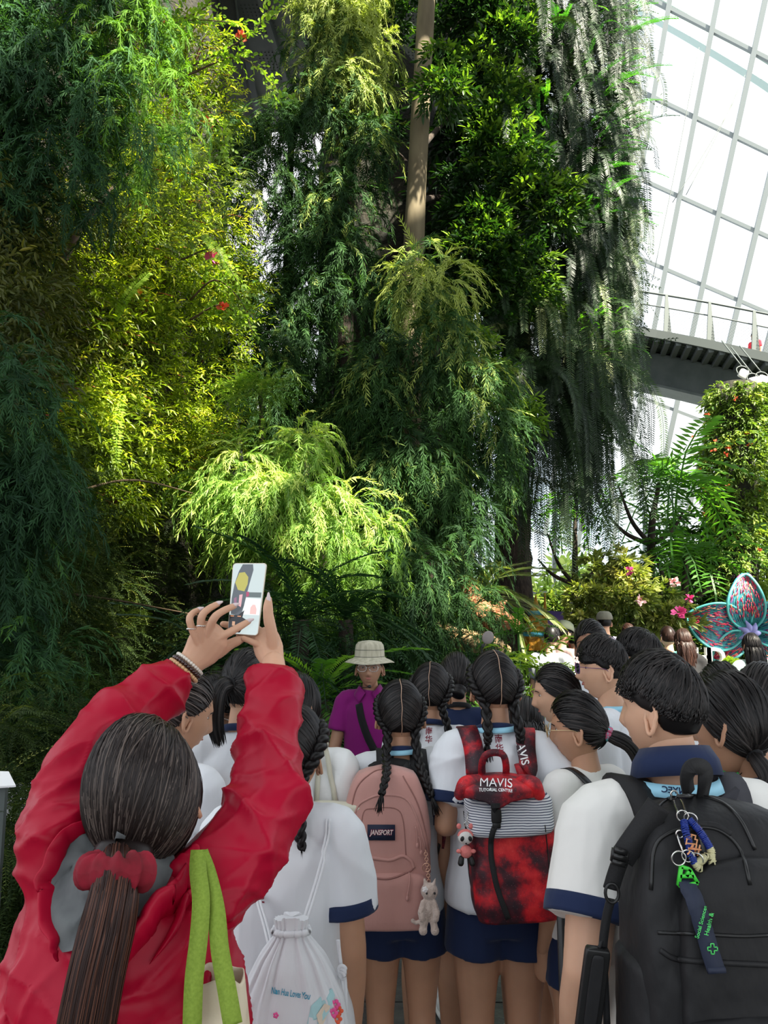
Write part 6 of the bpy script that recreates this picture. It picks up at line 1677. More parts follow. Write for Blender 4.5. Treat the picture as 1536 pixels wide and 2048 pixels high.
# --- red galaxy backpack
def red_pack():
    P = P_C; Yb = 2.43; c = at(1024, 1818, Yb); top = at(1000, 1550, Yb); H = top[2] - c[2]; w = 163 * (Yb - .1) / FPX; R = rotz(.02) @ roty(-.045)
    t = thing('backpack', 'red and black galaxy print backpack with striped top on the tallest braided girl', 'backpack', c)
    mb = MB(); bag_body(mb, c, R, w, H * .80, .15, arch=.12, pw=.40, seed=5, m=48, n=56, crump=.007); part('main_body', mb, M_GALAXY, t)
    m2 = MB(); c2 = c + R @ np.array([-.006, .012, H * .62]); bag_body(m2, c2, R, w * 1.02, H * .32, .165, arch=.3, pw=.55, seed=6, bottom=.9, crump=.010, n=64, m=30); part('striped_gather', m2, M_STRIPE, t)
    # rolled flap: a draped sheet over the top
    G = []
    for u in np.linspace(-1, 1, 25):
        row = []
        for v in np.linspace(0, 1, 16):
            px = 998 + u * (66 + 16 * v * (1 - v) * 4 * .3) - (4 if u < 0 else 0); edge = 1600 + 18 * max(0, 1 - abs(u) * 2.6) - 34 * max(0, abs(u) - .45)
            py = 1548 + 6 * abs(u) ** 2 * 2 + v * (edge - 1548); Y = 2.43 - .175 * math.sin(min(1, v * 1.5 + .08) * PI / 2) - .003 * math.cos(u * 7)
            row.append(at(px, py, Y + .04 * abs(u) ** 3))
        G.append(row)
    m3 = MB(); gridsurf(m3, np.array(G), thick=.006); fl = part('top_flap', m3, M_GALAXY, t); tf = bvh(m3)
    for sx, x0 in ((-1, 932), (1, 1066)):
        q = MB(); tube(q, [at(x0 - sx * 22, 1562, 2.34), at(x0, 1570, 2.30), at(x0 + sx * 12, 1588, 2.30)], [.020, .026, .018], 14, rs=10, round_ends=True); part('flap_roll', q, M_GALAXY, t)
    pxtext('MAVIS', tf, 992, 1568, 64, .03, M_WHITEP, fl, 'lettering', 1.9, .0035)
    pxtext('TUTORIAL CENTRE', tf, 991, 1581, 66, .03, M_WHITEP, fl, 'lettering', 1.9, .0035, bold=.02)
    al = MB(); al.merge(mb); al.merge(m2); al.merge(m3); ta = bvh(al)
    # buckle and long tail strap
    q = MB(); a, n = pxcast(ta, 992, 1632, .006, 1.9); box(q, a, (.030, .012, .042), bev=1); box(q, a + [0, -.002, -.026], (.024, .010, .016), bev=1); b = part('buckle', q, M_BLACKP, t)
    strap_px(ta, [(990, 1606), (991, 1618)], .026, M_WEB, t, 'buckle_strap', 1.9, .003)
    strap_px(ta, [(991, 1650), (982, 1680), (983, 1720), (990, 1760), (1002, 1800), (1016, 1836)], .016, M_WEB, t, 'loose_strap', 1.88, .003, .006)
    seam(ta, [(1090, 1650), (1096, 1710), (1100, 1770), (1094, 1800)], .0016, M_BLACKP, t, 'side_cord', 1.9)
    ts = P['tree']
    over_shoulder(P, -1, .085, at(952, 1555, 2.45), .062, M_GALAXY, t, off=.008, x2=.10)
    s2, q = over_shoulder(P, 1, .085, at(1035, 1548, 2.45), .062, M_GALAXY, t, off=.008, x2=.10)
    pxtext('MAVIS', bvh(q), 1043, 1500, 60, 1.33, M_WHITEP, s2, 'lettering', 2.0, .0015, bold=.015)
    q = MB(); A = [at(963, 1556, 2.40), at(964, 1528, 2.38), at(972, 1510, 2.37), at(990, 1505, 2.37), at(1006, 1510, 2.37), at(1012, 1530, 2.38), at(1012, 1552, 2.40)]
    ribbon(q, resample(A, 24), (0, -1, 0), .018, .004); q2 = MB(); 
    A = resample(A, 24); T = nrm(np.gradient(A, axis=0)); q2 = MB(); ribbon(q2, A, (0, -1.0, 0), .021, .005); part('carry_handle', q2, M_GALAXY, t)
    q = MB(); tube(q, [at(930, 1622, 2.42), at(934, 1660, 2.40), at(940, 1740, 2.40), at(946, 1780, 2.41)], .006, 6, rs=12, r2=.002); part('side_strap', q, M_WEB, t)
red_pack()
def panda_charm():
    c = at(931, 1690, 2.30); t = thing('plush_panda_keychain', 'small plush panda in a pink outfit hanging from the red galaxy backpack', 'keychain', c); k = 2.30 / FPX
    Q = lambda dx, dy, f=0: c + np.array([dx * k, -f, -dy * k]); MW = mat('white_plush', (.72, .70, .66), .9, bump=.6, bscale=200, dist=.003); MP = mat('pink_plush', (.75, .22, .20), .9, bump=.6, bscale=200, dist=.003)
    mb = MB(); ellip(mb, Q(0, -14), (.022, .018, .020)); part('head', mb, MW, t)
    mb = MB(); G = [[Q(0, -14) + np.array([math.cos(a) * .0245 * math.sin(b), -.003 - .0 + .021 * math.cos(b) * 0 + .0215 * math.sin(a) * math.sin(b) * (1 if math.sin(a) > 0 else .35), .0235 * math.cos(b)]) for b in np.linspace(.05, 1.35, 8)] for a in np.linspace(0, 2 * PI, 25)[:-1]]
    gridsurf(mb, np.array(G), closed_u=True); ellip(mb, Q(-12, -34), (.007, .005, .008)); ellip(mb, Q(11, -34), (.007, .005, .008)); part('hood', mb, MP, t)
    for dx, r in ((-7, .35), (8, -.35)):
        mb = MB(); ellip(mb, Q(dx, -14, .0165), (.0055, .003, .0075), roty(r)); part('eye_patch', mb, M_BLACKP, t)
    mb = MB(); ellip(mb, Q(0, -6, .0185), (.003, .002, .002)); part('nose', mb, M_BLACKP, t)
    mb = MB(); ellip(mb, Q(1, 12), (.018, .014, .018)); ellip(mb, Q(-13, 10, .006), (.008, .007, .006)); ellip(mb, Q(14, 10, .006), (.008, .007, .006)); part('pink_body', mb, MP, t)
    for dx in (-8, 10):
        mb = MB(); tube(mb, [Q(dx, 24), Q(dx * 1.2, 32, .003)], [.008, .009], 10, round_ends=True); part('foot', mb, M_BLACKP, t)
    mb = MB(); ring(mb, Q(2, -38), .006, (0, 1, 0)); tube(mb, [Q(3, -42), Q(8, -58, -.02)], .0015, 5); part('ring', mb, M_SILVER, t)
panda_charm()

# --- large black backpack
def black_pack():
    P = P_B; Yb = 1.41; c = at(1408, 2120, Yb); top = at(1408, 1585, Yb); H = top[2] - c[2]; w = 375 * (Yb - .1) / FPX; R = rotz(.10) @ roty(.03)
    t = thing('backpack', 'large black nylon backpack with hanging keychains on the nearest boy', 'backpack', c)
    mb = MB(); bag_body(mb, c, R, w, H, .17, arch=.42, pw=.40, seed=8, m=60, n=64, crump=.007); part('main_body', mb, M_BAGBLK, t)
    pk = MB(); c2 = c + R @ np.array([.015, -.135, .02]); bag_body(pk, c2, R, w * .80, H * .80, .050, arch=.30, pw=.36, seed=9, crump=.006); pocket = part('front_pocket', pk, M_BAGBLK, t)
    pk2 = MB(); c3 = c + R @ np.array([.012, -.172, .0]); bag_body(pk2, c3, R, w * .82, H * .36, .035, arch=.12, pw=.34, seed=10, crump=.006); lp = part('lower_pocket', pk2, M_BAGBLK, t)
    sp = MB(); c4 = c + R @ np.array([-w * .44, -.02, .0]); bag_body(sp, c4, R, .06, H * .48, .13, arch=.1, pw=.6, seed=11); part('side_pocket', sp, M_BAGBLK, t)
    al = MB(); [al.merge(x) for x in (mb, pk, pk2, sp)]; ta = bvh(al)
    seam(ta, [(1298, 1640), (1330, 1602), (1380, 1592), (1440, 1604), (1480, 1640), (1510, 1700)], .0035, M_BLACKP, t, 'main_zip', 1.25)
    seam(ta, [(1302, 1780), (1308, 1700), (1335, 1668), (1390, 1655), (1440, 1662), (1480, 1700), (1500, 1770)], .0035, M_BLACKP, pocket, 'pocket_zip', 1.22)
    seam(ta, [(1315, 1865), (1400, 1868), (1480, 1872), (1536, 1870)], .003, M_BLACKP, lp, 'lower_zip', 1.2)
    seam(ta, [(1320, 1900), (1355, 1918), (1440, 1925), (1536, 1930)], .0045, M_BAGBLK, lp, 'zip_flap', 1.2)
    seam(ta, [(1388, 1648), (1430, 1652), (1460, 1668)], .006, M_BAGBLK, pocket, 'open_zip_fold', 1.2)
    # handle
    q = MB(); A = resample([at(1378, 1588, 1.38), at(1374, 1560, 1.35), at(1380, 1538, 1.34), at(1396, 1532, 1.34), at(1410, 1540, 1.345), at(1410, 1565, 1.35), at(1404, 1596, 1.38)], 26)
    T = nrm(np.gradient(A, axis=0)); ribbon(q, A, (.25, -1.0, .1), .027, .005); part('carry_handle', q, M_WEB, t)
    ts = P['tree']
    over_shoulder(P, -1, .085, at(1335, 1600, 1.40), .070, M_BAGBLK, t, off=.010, th=.012, x2=.105)
    over_shoulder(P, 1, .085, at(1445, 1600, 1.40), .070, M_GREYPAD, t, off=.010, th=.012, x2=.10)
    # side webbing running down from the strap: ladder buckle, ring, clip
    def web(pts, w_, name, m=M_WEB, par=t, Y0=1.30, Y1=1.42, th=.004):
        Q = resample([list(p) + [0] for p in pts], 20); A = np.array([at(q_[0], q_[1], Y0 + (Y1 - Y0) * i / 19) for i, q_ in enumerate(Q)]); z = MB(); ribbon(z, A, (0, -1, .15), w_, th); return part(name, z, m, par)
    web([(1318, 1610), (1290, 1650), (1262, 1690), (1243, 1718)], .040, 'side_webbing', Y0=1.30, Y1=1.31)
    web([(1243, 1716), (1232, 1745), (1222, 1778)], .026, 'side_webbing', Y0=1.305, Y1=1.32)
    q = MB()
    for dx, dy in ((-13, 0), (13, 8)): bar(q, at(1241 + dx, 1696 + dy, 1.30), at(1237 + dx, 1722 + dy, 1.30), .006, .006)
    for f in (0, .5, 1): bar(q, at(1228 - 4 * f, 1698 + 24 * f, 1.298), at(1254 - 4 * f, 1706 + 24 * f, 1.298), .008, .008)
    part('ladder_buckle', q, M_BLACKP, t)
    q = MB(); o = at(1224, 1786, 1.315); tube(q, [o + np.array([math.cos(a) * .011, 0, math.sin(a) * .015]) for a in np.linspace(0, 2 * PI, 21)], .0028, 8, caps=False); part('loop_lock', q, M_BLACKP, t)
    web([(1222, 1798), (1214, 1830), (1208, 1870), (1205, 1905)], .014, 'lower_webbing', Y0=1.32, Y1=1.34)
    # keychains: each hangs on its own
    def clipset(x, y0, y1, lab):
        u = thing('metal_key_clip', lab, 'keychain', at(x, y0, 1.18)); q = MB()
        a, n = pxcast(ta, x, y0, .008, 1.2); b, n2 = pxcast(ta, x + 8, y1, .012, 1.2); d = b - a
        for e in (-.006, .006): tube(q, [a + [e, -.004, 0], a + d * .5 + [e * 1.2, -.008, 0], b + [e, -.006, 0]], .0018, 6, rs=8)
        ring(q, b + [0, -.008, -.004], .009, (0.2, 1, 0), .0014); ring(q, b + [.012, -.010, -.008], .010, (.5, 1, .2), .0014); ring(q, a, .006, (0, 1, 0), .0016); part('clip', q, M_SILVER, u)
    clipset(1350, 1598, 1634, 'upper silver key clip with split rings on the black backpack')
    clipset(1356, 1672, 1705, 'lower silver key clip above the green strap end')
    # coiled cord loop, blue to clear
    c0 = [(1362, 1648), (1368, 1690), (1378, 1722), (1396, 1738), (1412, 1728), (1412, 1702), (1396, 1672), (1372, 1646)]
    A, N = pxpath(ta, c0, .012, 60, 1.18)
    A = resample(A, 700); T, X, Z = frames(A, up=(0, -1, 0)); s = np.linspace(0, 2 * PI * 110, 700)
    A2 = A + (X * np.cos(s)[:, None] + Z * np.sin(s)[:, None]) * .0055 + np.array([0, -.004, 0])
    u = thing('coiled_key_cord', 'coiled plastic key cord, dark blue fading to pale yellow, on the black backpack', 'keychain', A[0])
    q = MB(); tube(q, A2[:215], .0012, 5); tube(q, A2[520:], .0012, 5); part('blue_coil', q, mat('blue_cord', (.01, .03, .22), .3), u)
    q = MB(); tube(q, A2[214:521], .0012, 5); part('pale_coil', q, mat('pale_yellow_cord', (.55, .52, .30), .3), u)
    # orange plate with dark strokes inside the loop
    u = thing('orange_tag', 'small dark charm with orange characters inside the coiled cord', 'keychain', at(1386, 1700, 1.18))
    q = MB(); G = [[pxcast(ta, 1372 + 26 * a + 10 * b, 1660 + 60 * b - 6 * a, .006, 1.2)[0] for b in np.linspace(0, 1, 5)] for a in np.linspace(0, 1, 4)]; gridsurf(q, G, thick=-.002); part('plate', q, M_BLACKP, u); tq = bvh(q)
    MO = mat('orange_enamel', (.75, .35, .16), .5)
    pxtext('卅', tq, 1387, 1702, 24, .2, MO, u, 'character', 1.18, .0055, bold=.03); pxtext('凸', tq, 1382, 1682, 20, .2, MO, u, 'character', 1.18, .0055, bold=.02)
    q = MB(); a, n = pxcast(ta, 1392, 1662, .008, 1.2); ellip(q, a, (.006, .004, .006)); ellip(q, a + [-.003, 0, .006], (.004, .003, .004)); part('orange_bead', q, MO, u)
    # navy wrist strap with green end
    u = thing('navy_strap_keychain', 'navy strap keychain with a green plastic end and green lettering', 'keychain', at(1385, 1760, 1.18))
    A = []; Nn = []
    for x, y in np.array([resample([(1380, 1762, 0), (1393, 1820, 0), (1408, 1880, 0), (1424, 1932, 0)], 26)])[0][:, :2]:
        a, n = pxcast(ta, x, y, .010, 1.2); A.append(a); Nn.append(n)
    A = np.array(A); k = np.ones(7) / 7; A[:, 1] = np.convolve(np.pad(A[:, 1], 3, 'edge'), k, 'valid'); A[:, 1] = np.minimum(A[:, 1], A[:, 1]) - .004
    q = MB(); ribbon(q, A, (0, -1, .12), .027, .003); part('navy_strap', q, mat('navy_webbing', (.016, .022, .045), .7, bump=.3, bscale=250, dist=.001), u); tq = bvh(q)
    q = MB(); e = A[-1]; tube(q, [A[-1] + [-.013, 0, 0], A[-1] + [.013, 0, .001]], .005, 8); part('strap_fold', q, bpy.data.materials['navy_webbing'], u)
    MG = mat('bright_green_plastic', (.06, .62, .05), .4); MGP = mat('green_print', (.10, .72, .16), .6)
    q = MB(); o = A[0]
    for p0, p1 in (((-.015, -.008), (.015, -.004)), ((-.015, -.008), (-.009, .020)), ((.015, -.004), (.004, .016)), ((-.009, .020), (.004, .016)), ((-.012, .006), (.009, .006)), ((-.002, .006), (.004, .016))):
        bar(q, o + np.array([p0[0], -.002, p0[1]]), o + np.array([p1[0], -.002, p1[1]]), .006, .005)
    part('green_end', q, MG, u)
    q = MB(); ring(q, o + [-.012, -.002, .032], .011, (0, 1, .1), .0014); part('key_ring', q, M_SILVER, u)
    pxtext('Health &', tq, 1418, 1848, 46, -1.31, MGP, u, 'lettering', 1.18, .0012, bold=.01); pxtext('Social Sciences', tq, 1402, 1844, 66, -1.31, MGP, u, 'lettering', 1.18, .0012, bold=.01)
    q = MB(); cc, n = pxcast(tq, 1424, 1897, .002, 1.18); pts = [(-1, -3), (1, -3), (1, -1), (3, -1), (3, 1), (1, 1), (1, 3), (-1, 3), (-1, 1), (-3, 1), (-3, -1), (-1, -1), (-1, -3)]
    for (a, b), (c_, d) in zip(pts[:-1], pts[1:]): bar(q, cc + np.array([a, 0, b]) * .0024, cc + np.array([c_, 0, d]) * .0024, .0012, .0012)
    part('cross_outline', q, MGP, u)
    # phone pouch hanging by the boy's side
    u = thing('phone_pouch', 'black phone case hanging at the side of the boy with the black backpack', 'pouch', at(1185, 1980, 1.36))
    q = MB(); a = at(1196, 1895, 1.33); b = at(1168, 2110, 1.36); G = []
    d = nrm(b - a); sx = nrm(np.cross(d, [0, 1, 0])); L = np.linalg.norm(b - a)
    R_ = np.stack([sx, np.cross(-d, sx), -d], 1); box(q, (a + b) / 2, (.040, .016, L), R_, bev=.14); part('case', q, M_BLACKP, u)
    q = MB(); box(q, (a + b) / 2 + R_ @ np.array([0, -.009, .02]), (.022, .004, L * .7), R_, bev=1); part('camera_ridge', q, M_BAGBLK, u)
    q = MB(); tube(q, [at(1206, 1900, 1.34), at(1210, 1960, 1.35), at(1214, 2050, 1.36)], .006, 8, rs=10); tube(q, [at(1208, 1870, 1.34), at(1198, 1896, 1.33)], .003, 6); part('cord', q, M_WEB, u)
black_pack()

# --- white drawstring bag
def drawstring():
    P = P_E; Yb = 1.70; t = thing('drawstring_bag', 'white cotton drawstring bag with blue lettering on the nearest student in white', 'bag', at(585, 2100, Yb))
    G = []; n = 96; m = 26; rr = np.random.default_rng(5)
    for j in range(m):
        v = j / (m - 1); py = 1836 + v * 300
        hw = np.interp(v, [0, .04, .10, .25, .5, .8, 1], [34, 32, 30, 64, 102, 120, 118]); cx = 583 + 2 * v; dep = np.interp(v, [0, .08, .3, .7, 1], [.018, .020, .055, .085, .06])
        row = []
        for k in range(n):
            a = k / n * 2 * PI; fold = np.interp(v, [0, .1, .5, 1], [.16, .22, .07, .02]) * (math.sin(a * 17 + 1.3 * math.sin(a * 3)) + .5 * math.sin(a * 29 + 2))
            x = math.copysign(abs(math.cos(a)) ** .7, math.cos(a)) * hw * (1 + fold * .25); y = math.copysign(abs(math.sin(a)) ** .8, math.sin(a)) * dep * (1 + fold * .55)
            p = at(cx + x, py - (6 if abs(x) < 18 else 0) * (j == 0), Yb - .05); row.append(p + np.array([0, -y, 0]))
        G.append(row)
    G = np.array(G).transpose(1, 0, 2); mb = MB(); gridsurf(mb, G, closed_u=True)
    mb.add(np.vstack([G[:, 0], G[:, 0].mean(0)]), np.array([[k, (k + 1) % n, n] for k in range(n)])); mb.add(np.vstack([G[:, -1], G[:, -1].mean(0)]), np.array([[(k + 1) % n, k, n] for k in range(n)]))
    MC = mat('white_bag_cotton', (.66, .67, .69), .8, bump=.4, bscale=16, dist=.02, aniso=(1, 1, .3)); part('bag_body', mb, MC, t); tr = bvh(mb)
    q = MB(); g = G[:, 2]; tube(q, [p * 1.0 + (p - g.mean(0)) * .08 for p in np.vstack([g, g[:1]])], .007, 8, caps=False); part('gathered_channel', q, MC, t)
    ts = P['tree']
    for k, pts in enumerate(([(657, 1640), (654, 1680), (640, 1735), (624, 1785), (607, 1838)], [(508, 1768), (522, 1796), (540, 1822), (556, 1846)])):
        for dx in (-3, 3):
            A, N = pxpath(ts, [(x + dx, y) for x, y in pts], .006, 26, 1.62); q = MB(); Y0 = A[:, 1].copy(); A[:, 1] = np.minimum(A[:, 1], np.linspace(A[0, 1], 1.64, 26) + .03); tube(q, A, .0032, 7); part('cord', q, MC, t)
    for (x0, y0, pts) in ((683, 1955, [(676, 1880), (682, 1930), (690, 1960), (694, 2048)]), (0, 0, [(680, 1930), (686, 1975), (688, 2060)])):
        q = MB(); tube(q, [at(a, b, 1.67) for a, b in pts], .004, 6, rs=14); part('cord', q, MC, t)
    q = MB(); o = at(684, 1938, 1.66); 
    for a in range(3): ring(q, o + np.array([0, 0, -.006 * a]), .007, (a * .4, 1, .3), .004)
    part('knot', q, MC, t)
    MT = mat('teal_print', (.03, .28, .42), .7)
    for s_, x, y, w_, an in (('Nan Hua Loves You', 582, 1987, 76, .16),): pxtext(s_, tr, x, y, w_, an, MT, t, 'lettering', 1.5, .002, bold=.015, asp=2.0)
    def patch(pts, m, name, off=.0015):
        q = MB(); pts = np.array(pts, float); cc = pts.mean(0); V = [pxcast(tr, *cc, off, 1.5)[0]]; k = len(pts); F = []
        for rad in (.5, 1): V += [pxcast(tr, *(cc + (p - cc) * rad), off, 1.5)[0] for p in pts]
        F3 = np.array([[0, 1 + i, 1 + (i + 1) % k] for i in range(k)]); F4 = np.array([[1 + i, 1 + k + i, 1 + k + (i + 1) % k, 1 + (i + 1) % k] for i in range(k)])
        q.add(V, [F3, F4]); part(name, q, m, t, smooth=False)
    patch([(622, 2012), (640, 1994), (664, 1976), (670, 1990), (660, 2020), (640, 2048), (612, 2060)], mat('pale_teal_print', (.38, .60, .62), .8), 'printed_wave')
    patch([(632, 2030), (650, 2006), (660, 2012), (650, 2040), (640, 2060)], mat('beige_print', (.68, .58, .46), .8), 'printed_building', .0025)
    rr = np.random.default_rng(8)
    for k, (x, y) in enumerate(((668, 2010), (674, 2022), (664, 2026), (672, 2038), (500, 2012), (484, 1998), (552, 2030))):
        q = MB(); o, n = pxcast(tr, x, y, .0035, 1.5); r = .006 if k < 4 else .0035
        for j in range(5): ellip(q, o + np.array([math.cos(j * 1.256) * r, 0, math.sin(j * 1.256) * r]), (r * .7, .0008, r * .7), None, 8, 6)
        part('printed_flower', q, M_PINK if k % 2 == 0 else M_CORAL, t)
drawstring()
# smaller straps on other visitors
def small_straps():
    t = thing('tote_straps', 'pair of cream tote bag straps over the shoulder of the girl in green and white', 'bag', at(640, 1600, 2.5)); tr = P_T['tree']
    for pts in ([(637, 1474), (636, 1520), (634, 1580), (630, 1640)], [(650, 1474), (658, 1520), (668, 1580), (672, 1640)]):
        A, N = pxpath(tr, pts, .006, 20, 2.50); A[:, 1] = np.minimum(A[:, 1], 2.52); q = MB(); ribbon(q, A, (0, -1, 0), .016, .003); part('strap', q, mat('cream_webbing', (.62, .60, .48), .8), t)
    q = MB(); bag_body(q, at(650, 1760, 2.48), np.eye(3), .26, .24, .06, arch=.05, seed=20); part('tote_body', q, bpy.data.materials['cream_webbing'], t)
    t = thing('bag_strap', 'black leather strap across the back of the girl with the pink scrunchie', 'bag', at(1165, 1540, 2.4))
    over_shoulder(P_J, -1, .06, P_J['W'](.02, -.14, .66 * 1.6), .024, M_BLACKP, t, off=.006, th=.004, x2=.09)
    t = thing('backpack', 'dark backpack strap over the white shirt of the student with black round glasses', 'backpack', at(1155, 1360, 3.5))
    over_shoulder(P_L, 1, .08, P_L['W'](.06, -.14, .72 * 1.6), .045, M_WEB, t)
    t = thing('backpack', 'black backpack strap over the shoulder of the girl with the ear stud', 'backpack', at(1460, 1560, 1.7))
    over_shoulder(P_N, -1, .06, P_N['W'](-.03, -.15, .70 * 1.6), .045, M_BAGBLK, t)
small_straps()
# ================================================================== the woman in red taking a picture with raised arms
def photographer():
    hc = at(287, 1590, 1.27)
    t = thing('person', 'woman in crimson jacket, back turned, raising a phone in both hands, long brown ponytail', 'person', [hc[0], 1.27, 0])
    RH = rotz(.10) @ roty(-.10) @ rotx(.42)
    hs = 1.08
    arms = {'l': [(165, 1820, 1.27), (132, 1700, 1.28), (138, 1610, 1.32), (192, 1500, 1.40), (268, 1425, 1.49), (350, 1354, 1.56)], 'r': [(395, 1800, 1.27), (455, 1725, 1.31), (522, 1630, 1.37), (532, 1520, 1.45), (544, 1410, 1.52), (546, 1352, 1.56)]}
    wl, wr_ = at(380, 1328, 1.575), at(547, 1325, 1.575)
    b = MB(); body_c = at(245, 1830, 1.26)
    x0 = body_c[0]
    tube(b, [at(262, 1680, 1.27), at(255, 1760, 1.265), at(248, 1830, 1.26), at(240, 1950, 1.25), (x0, 1.25, .95), (x0, 1.25, .80), (x0, 1.25, .72)], [.052, .075, .14, .15, .14, .16, .12], 20, r2=[.052, .06, .09, .10, .10, .11, .09], rs=20)
    for q, rr in (('l', [.05, .05, .048, .044, .038, .030]), ('r', [.05, .048, .046, .040, .034, .029])):
        P = [at(*p) for p in arms[q]] + [wl if q == 'l' else wr_]; tube(b, P, rr + [.025], 14, rs=24, round_ends=True)
    for sx in (-.09, .09): tube(b, [(x0 + sx, 1.25, .82), (x0 + sx, 1.26, .45), (x0 + sx, 1.25, .08), (x0 + sx, 1.25, .04)], [.095, .06, .04, .04], 14, rs=20)
    b = voxel(b, .008, 3)
    hm = head_mb(); hm.V = [hc + (v * hs * .95) @ RH.T for v in hm.V]; b.merge(hm)
    # left hand: back of the hand to us, fingers spread towards the screen
    L = MB()
    tube(L, [at(368, 1340, 1.565), at(385, 1322, 1.57), at(404, 1300, 1.565), at(418, 1280, 1.555)], [.026, .028, .039, .041], 16, r2=[.021, .019, .016, .014], up=(0, 1, 0), rs=12, round_ends=True)
    F = lambda pts, r0=.0088, r1=.0064: finger(L, [at(*p) for p in pts], r0, r1)
    F([(398, 1288, 1.555), (386, 1263, 1.545), (379, 1238, 1.54), (386, 1226, 1.548), (399, 1219, 1.556)], .0082, .0056)
    F([(408, 1284, 1.552), (402, 1257, 1.54), (404, 1232, 1.533), (417, 1218, 1.54), (435, 1208, 1.552)])
    F([(420, 1282, 1.552), (418, 1261, 1.54), (429, 1235, 1.53), (446, 1222, 1.54), (468, 1212, 1.556)], .0090, .0066)
    F([(426, 1290, 1.555), (438, 1277, 1.545), (462, 1263, 1.545), (480, 1253, 1.553), (497, 1243, 1.566)], .0090, .0064)
    F([(408, 1310, 1.57), (434, 1308, 1.578), (456, 1291, 1.585), (472, 1283, 1.588), (486, 1277, 1.59)], .0125, .0072)
    # right hand: palm behind the phone, thumb along its edge
    R = MB()
    tube(R, [at(546, 1350, 1.57), at(545, 1325, 1.58), at(538, 1300, 1.59), at(532, 1280, 1.598)], [.024, .024, .031, .030], 16, r2=[.020, .018, .016, .013], up=(0, 1, 0), rs=12, round_ends=True)
    G = lambda pts, r0=.0088, r1=.0066: finger(R, [at(*p) for p in pts], r0, r1)
    G([(546, 1302, 1.585), (544, 1268, 1.575), (538, 1240, 1.57), (536, 1218, 1.568), (537, 1199, 1.57)], .0125, .0075)
    G([(536, 1275, 1.60), (510, 1256, 1.612), (480, 1250, 1.612), (458, 1250, 1.60), (446, 1248, 1.592)])
    G([(534, 1282, 1.60), (510, 1266, 1.612), (484, 1262, 1.612), (462, 1262, 1.602)])
    G([(532, 1288, 1.60), (512, 1278, 1.606), (492, 1272, 1.606), (478, 1270, 1.60)])
    G([(530, 1296, 1.595), (514, 1288, 1.585), (498, 1281, 1.583), (487, 1277, 1.583)], .0075, .0058)
    for h in (L, R):
        v = voxel(h, .0019, 2); b.merge(v)
    part('body', b, SK_LIGHT, t)
    # nails
    MN = mat('pale_nail', (.62, .50, .50), .15, coat=.5)
    for p, d in (((399, 1218, 1.552), (3, -1)), ((437, 1206, 1.548), (3, -1)), ((470, 1210, 1.552), (3, -1)), ((499, 1241, 1.561), (3, -1)), ((537, 1196, 1.564), (0, -4))):
        a = at(*p); e = at(p[0] + d[0] * 2.4, p[1] + d[1] * 2.4, p[2]); q = MB(); tube(q, [a - (e - a) * .8, a, e], [.0042, .0048, .0022], 10, r2=[.002, .002, .001], up=(0, 1, 0), rs=6, round_ends=True); part('fingernail', q, MN, t)
    # crimson jacket
    g = MB()
    tube(g, [at(268, 1712, 1.265), at(262, 1750, 1.262), at(252, 1800, 1.26), at(246, 1880, 1.25), at(238, 1990, 1.24), at(226, 2120, 1.22), (x0 - .02, 1.22, .98), (x0 - .02, 1.22, .78)], [.062, .10, .150, .165, .178, .195, .205, .21], 28, r2=[.07, .085, .10, .115, .125, .135, .145, .15], rs=26)
    for q, rp in (('l', [96, 80, 76, 68, 44]), ('r', [88, 84, 70, 60, 52, 38])):
        P = [at(*p) for p in arms[q]]; rr = [r * p[2] / FPX for r, p in zip(rp, arms[q])]; tube(g, P, rr, 22, rs=30, r2=[r * .86 for r in rr])
    g = voxel(g, .0055, 5); V = g.verts(); displace(g, ridge(V, 32, .036, 3, (1, .5, 1), n=5, sharp=2.2) + ridge(V, 66, .014, 8, (1, .5, 1), n=5, sharp=2) + wob(V, 25, .004, 4))
    tr = bvh(g); part('jacket', g, C_RED, t)
    for q, (a, c_, r) in {'l': (arms['l'][-1], (366, 1340, 1.568), .038), 'r': (arms['r'][-1], (548, 1328, 1.57), .038)}.items():
        a = at(*a); e = at(*c_); d = nrm(e - a); s = nrm(np.cross(d, [0, 1, 0])); u = np.cross(d, s); G_ = []
        for v in np.linspace(0, 1, 7): G_.append([a + d * (-.012 + .024 * v) + (s * math.cos(x) + u * math.sin(x) * .85) * (r * (1.08 - .08 * v) + .0013 * math.sin(x * 26)) for x in np.linspace(0, 2 * PI, 105)[:-1]])
        mb = MB(); gridsurf(mb, np.array(G_).transpose(1, 0, 2), closed_u=True, thick=.002); part('elastic_cuff', mb, C_RED, t)
    # grey shirt showing at the slipped open collar, with the folded jacket edge round it
    poly = resample([(300, 1700, 0), (215, 1655, 0), (160, 1662, 0), (122, 1700, 0), (100, 1765, 0), (106, 1850, 0), (130, 1905, 0), (190, 1890, 0), (260, 1850, 0), (330, 1775, 0), (345, 1720, 0), (300, 1700, 0)], 60)[:, :2]
    cc = poly.mean(0); rings = []
    for rad in np.linspace(.02, 1, 16):
        row = [pxcast(tr, *(cc + (p - cc) * rad), .006 + .008 * (1 - rad) + .004 * math.sin(p[0] * .12 + rad * 9), 1.15)[0] for p in poly]; rings.append(row)
    mb = MB(); gridsurf(mb, np.array(rings).transpose(1, 0, 2)[:-1], closed_u=True); part('grey_shirt', mb, C_GREYT, t)
    def roll(pts, r, name='folded_collar', off=.010, n=40):
        A, N = pxpath(tr, pts, off, n, 1.15); mb = MB(); tube(mb, A, np.array(r) * 1.25, 14, r2=np.array(r) * .42, rs=60, round_ends=True, up=(0, -1, 0)); k = mb.verts(); mb.V = [k]; mb.T = [np.concatenate(mb.T)]; displace(mb, wob(k, 60, .003, 5)); part(name, mb, C_RED, t)
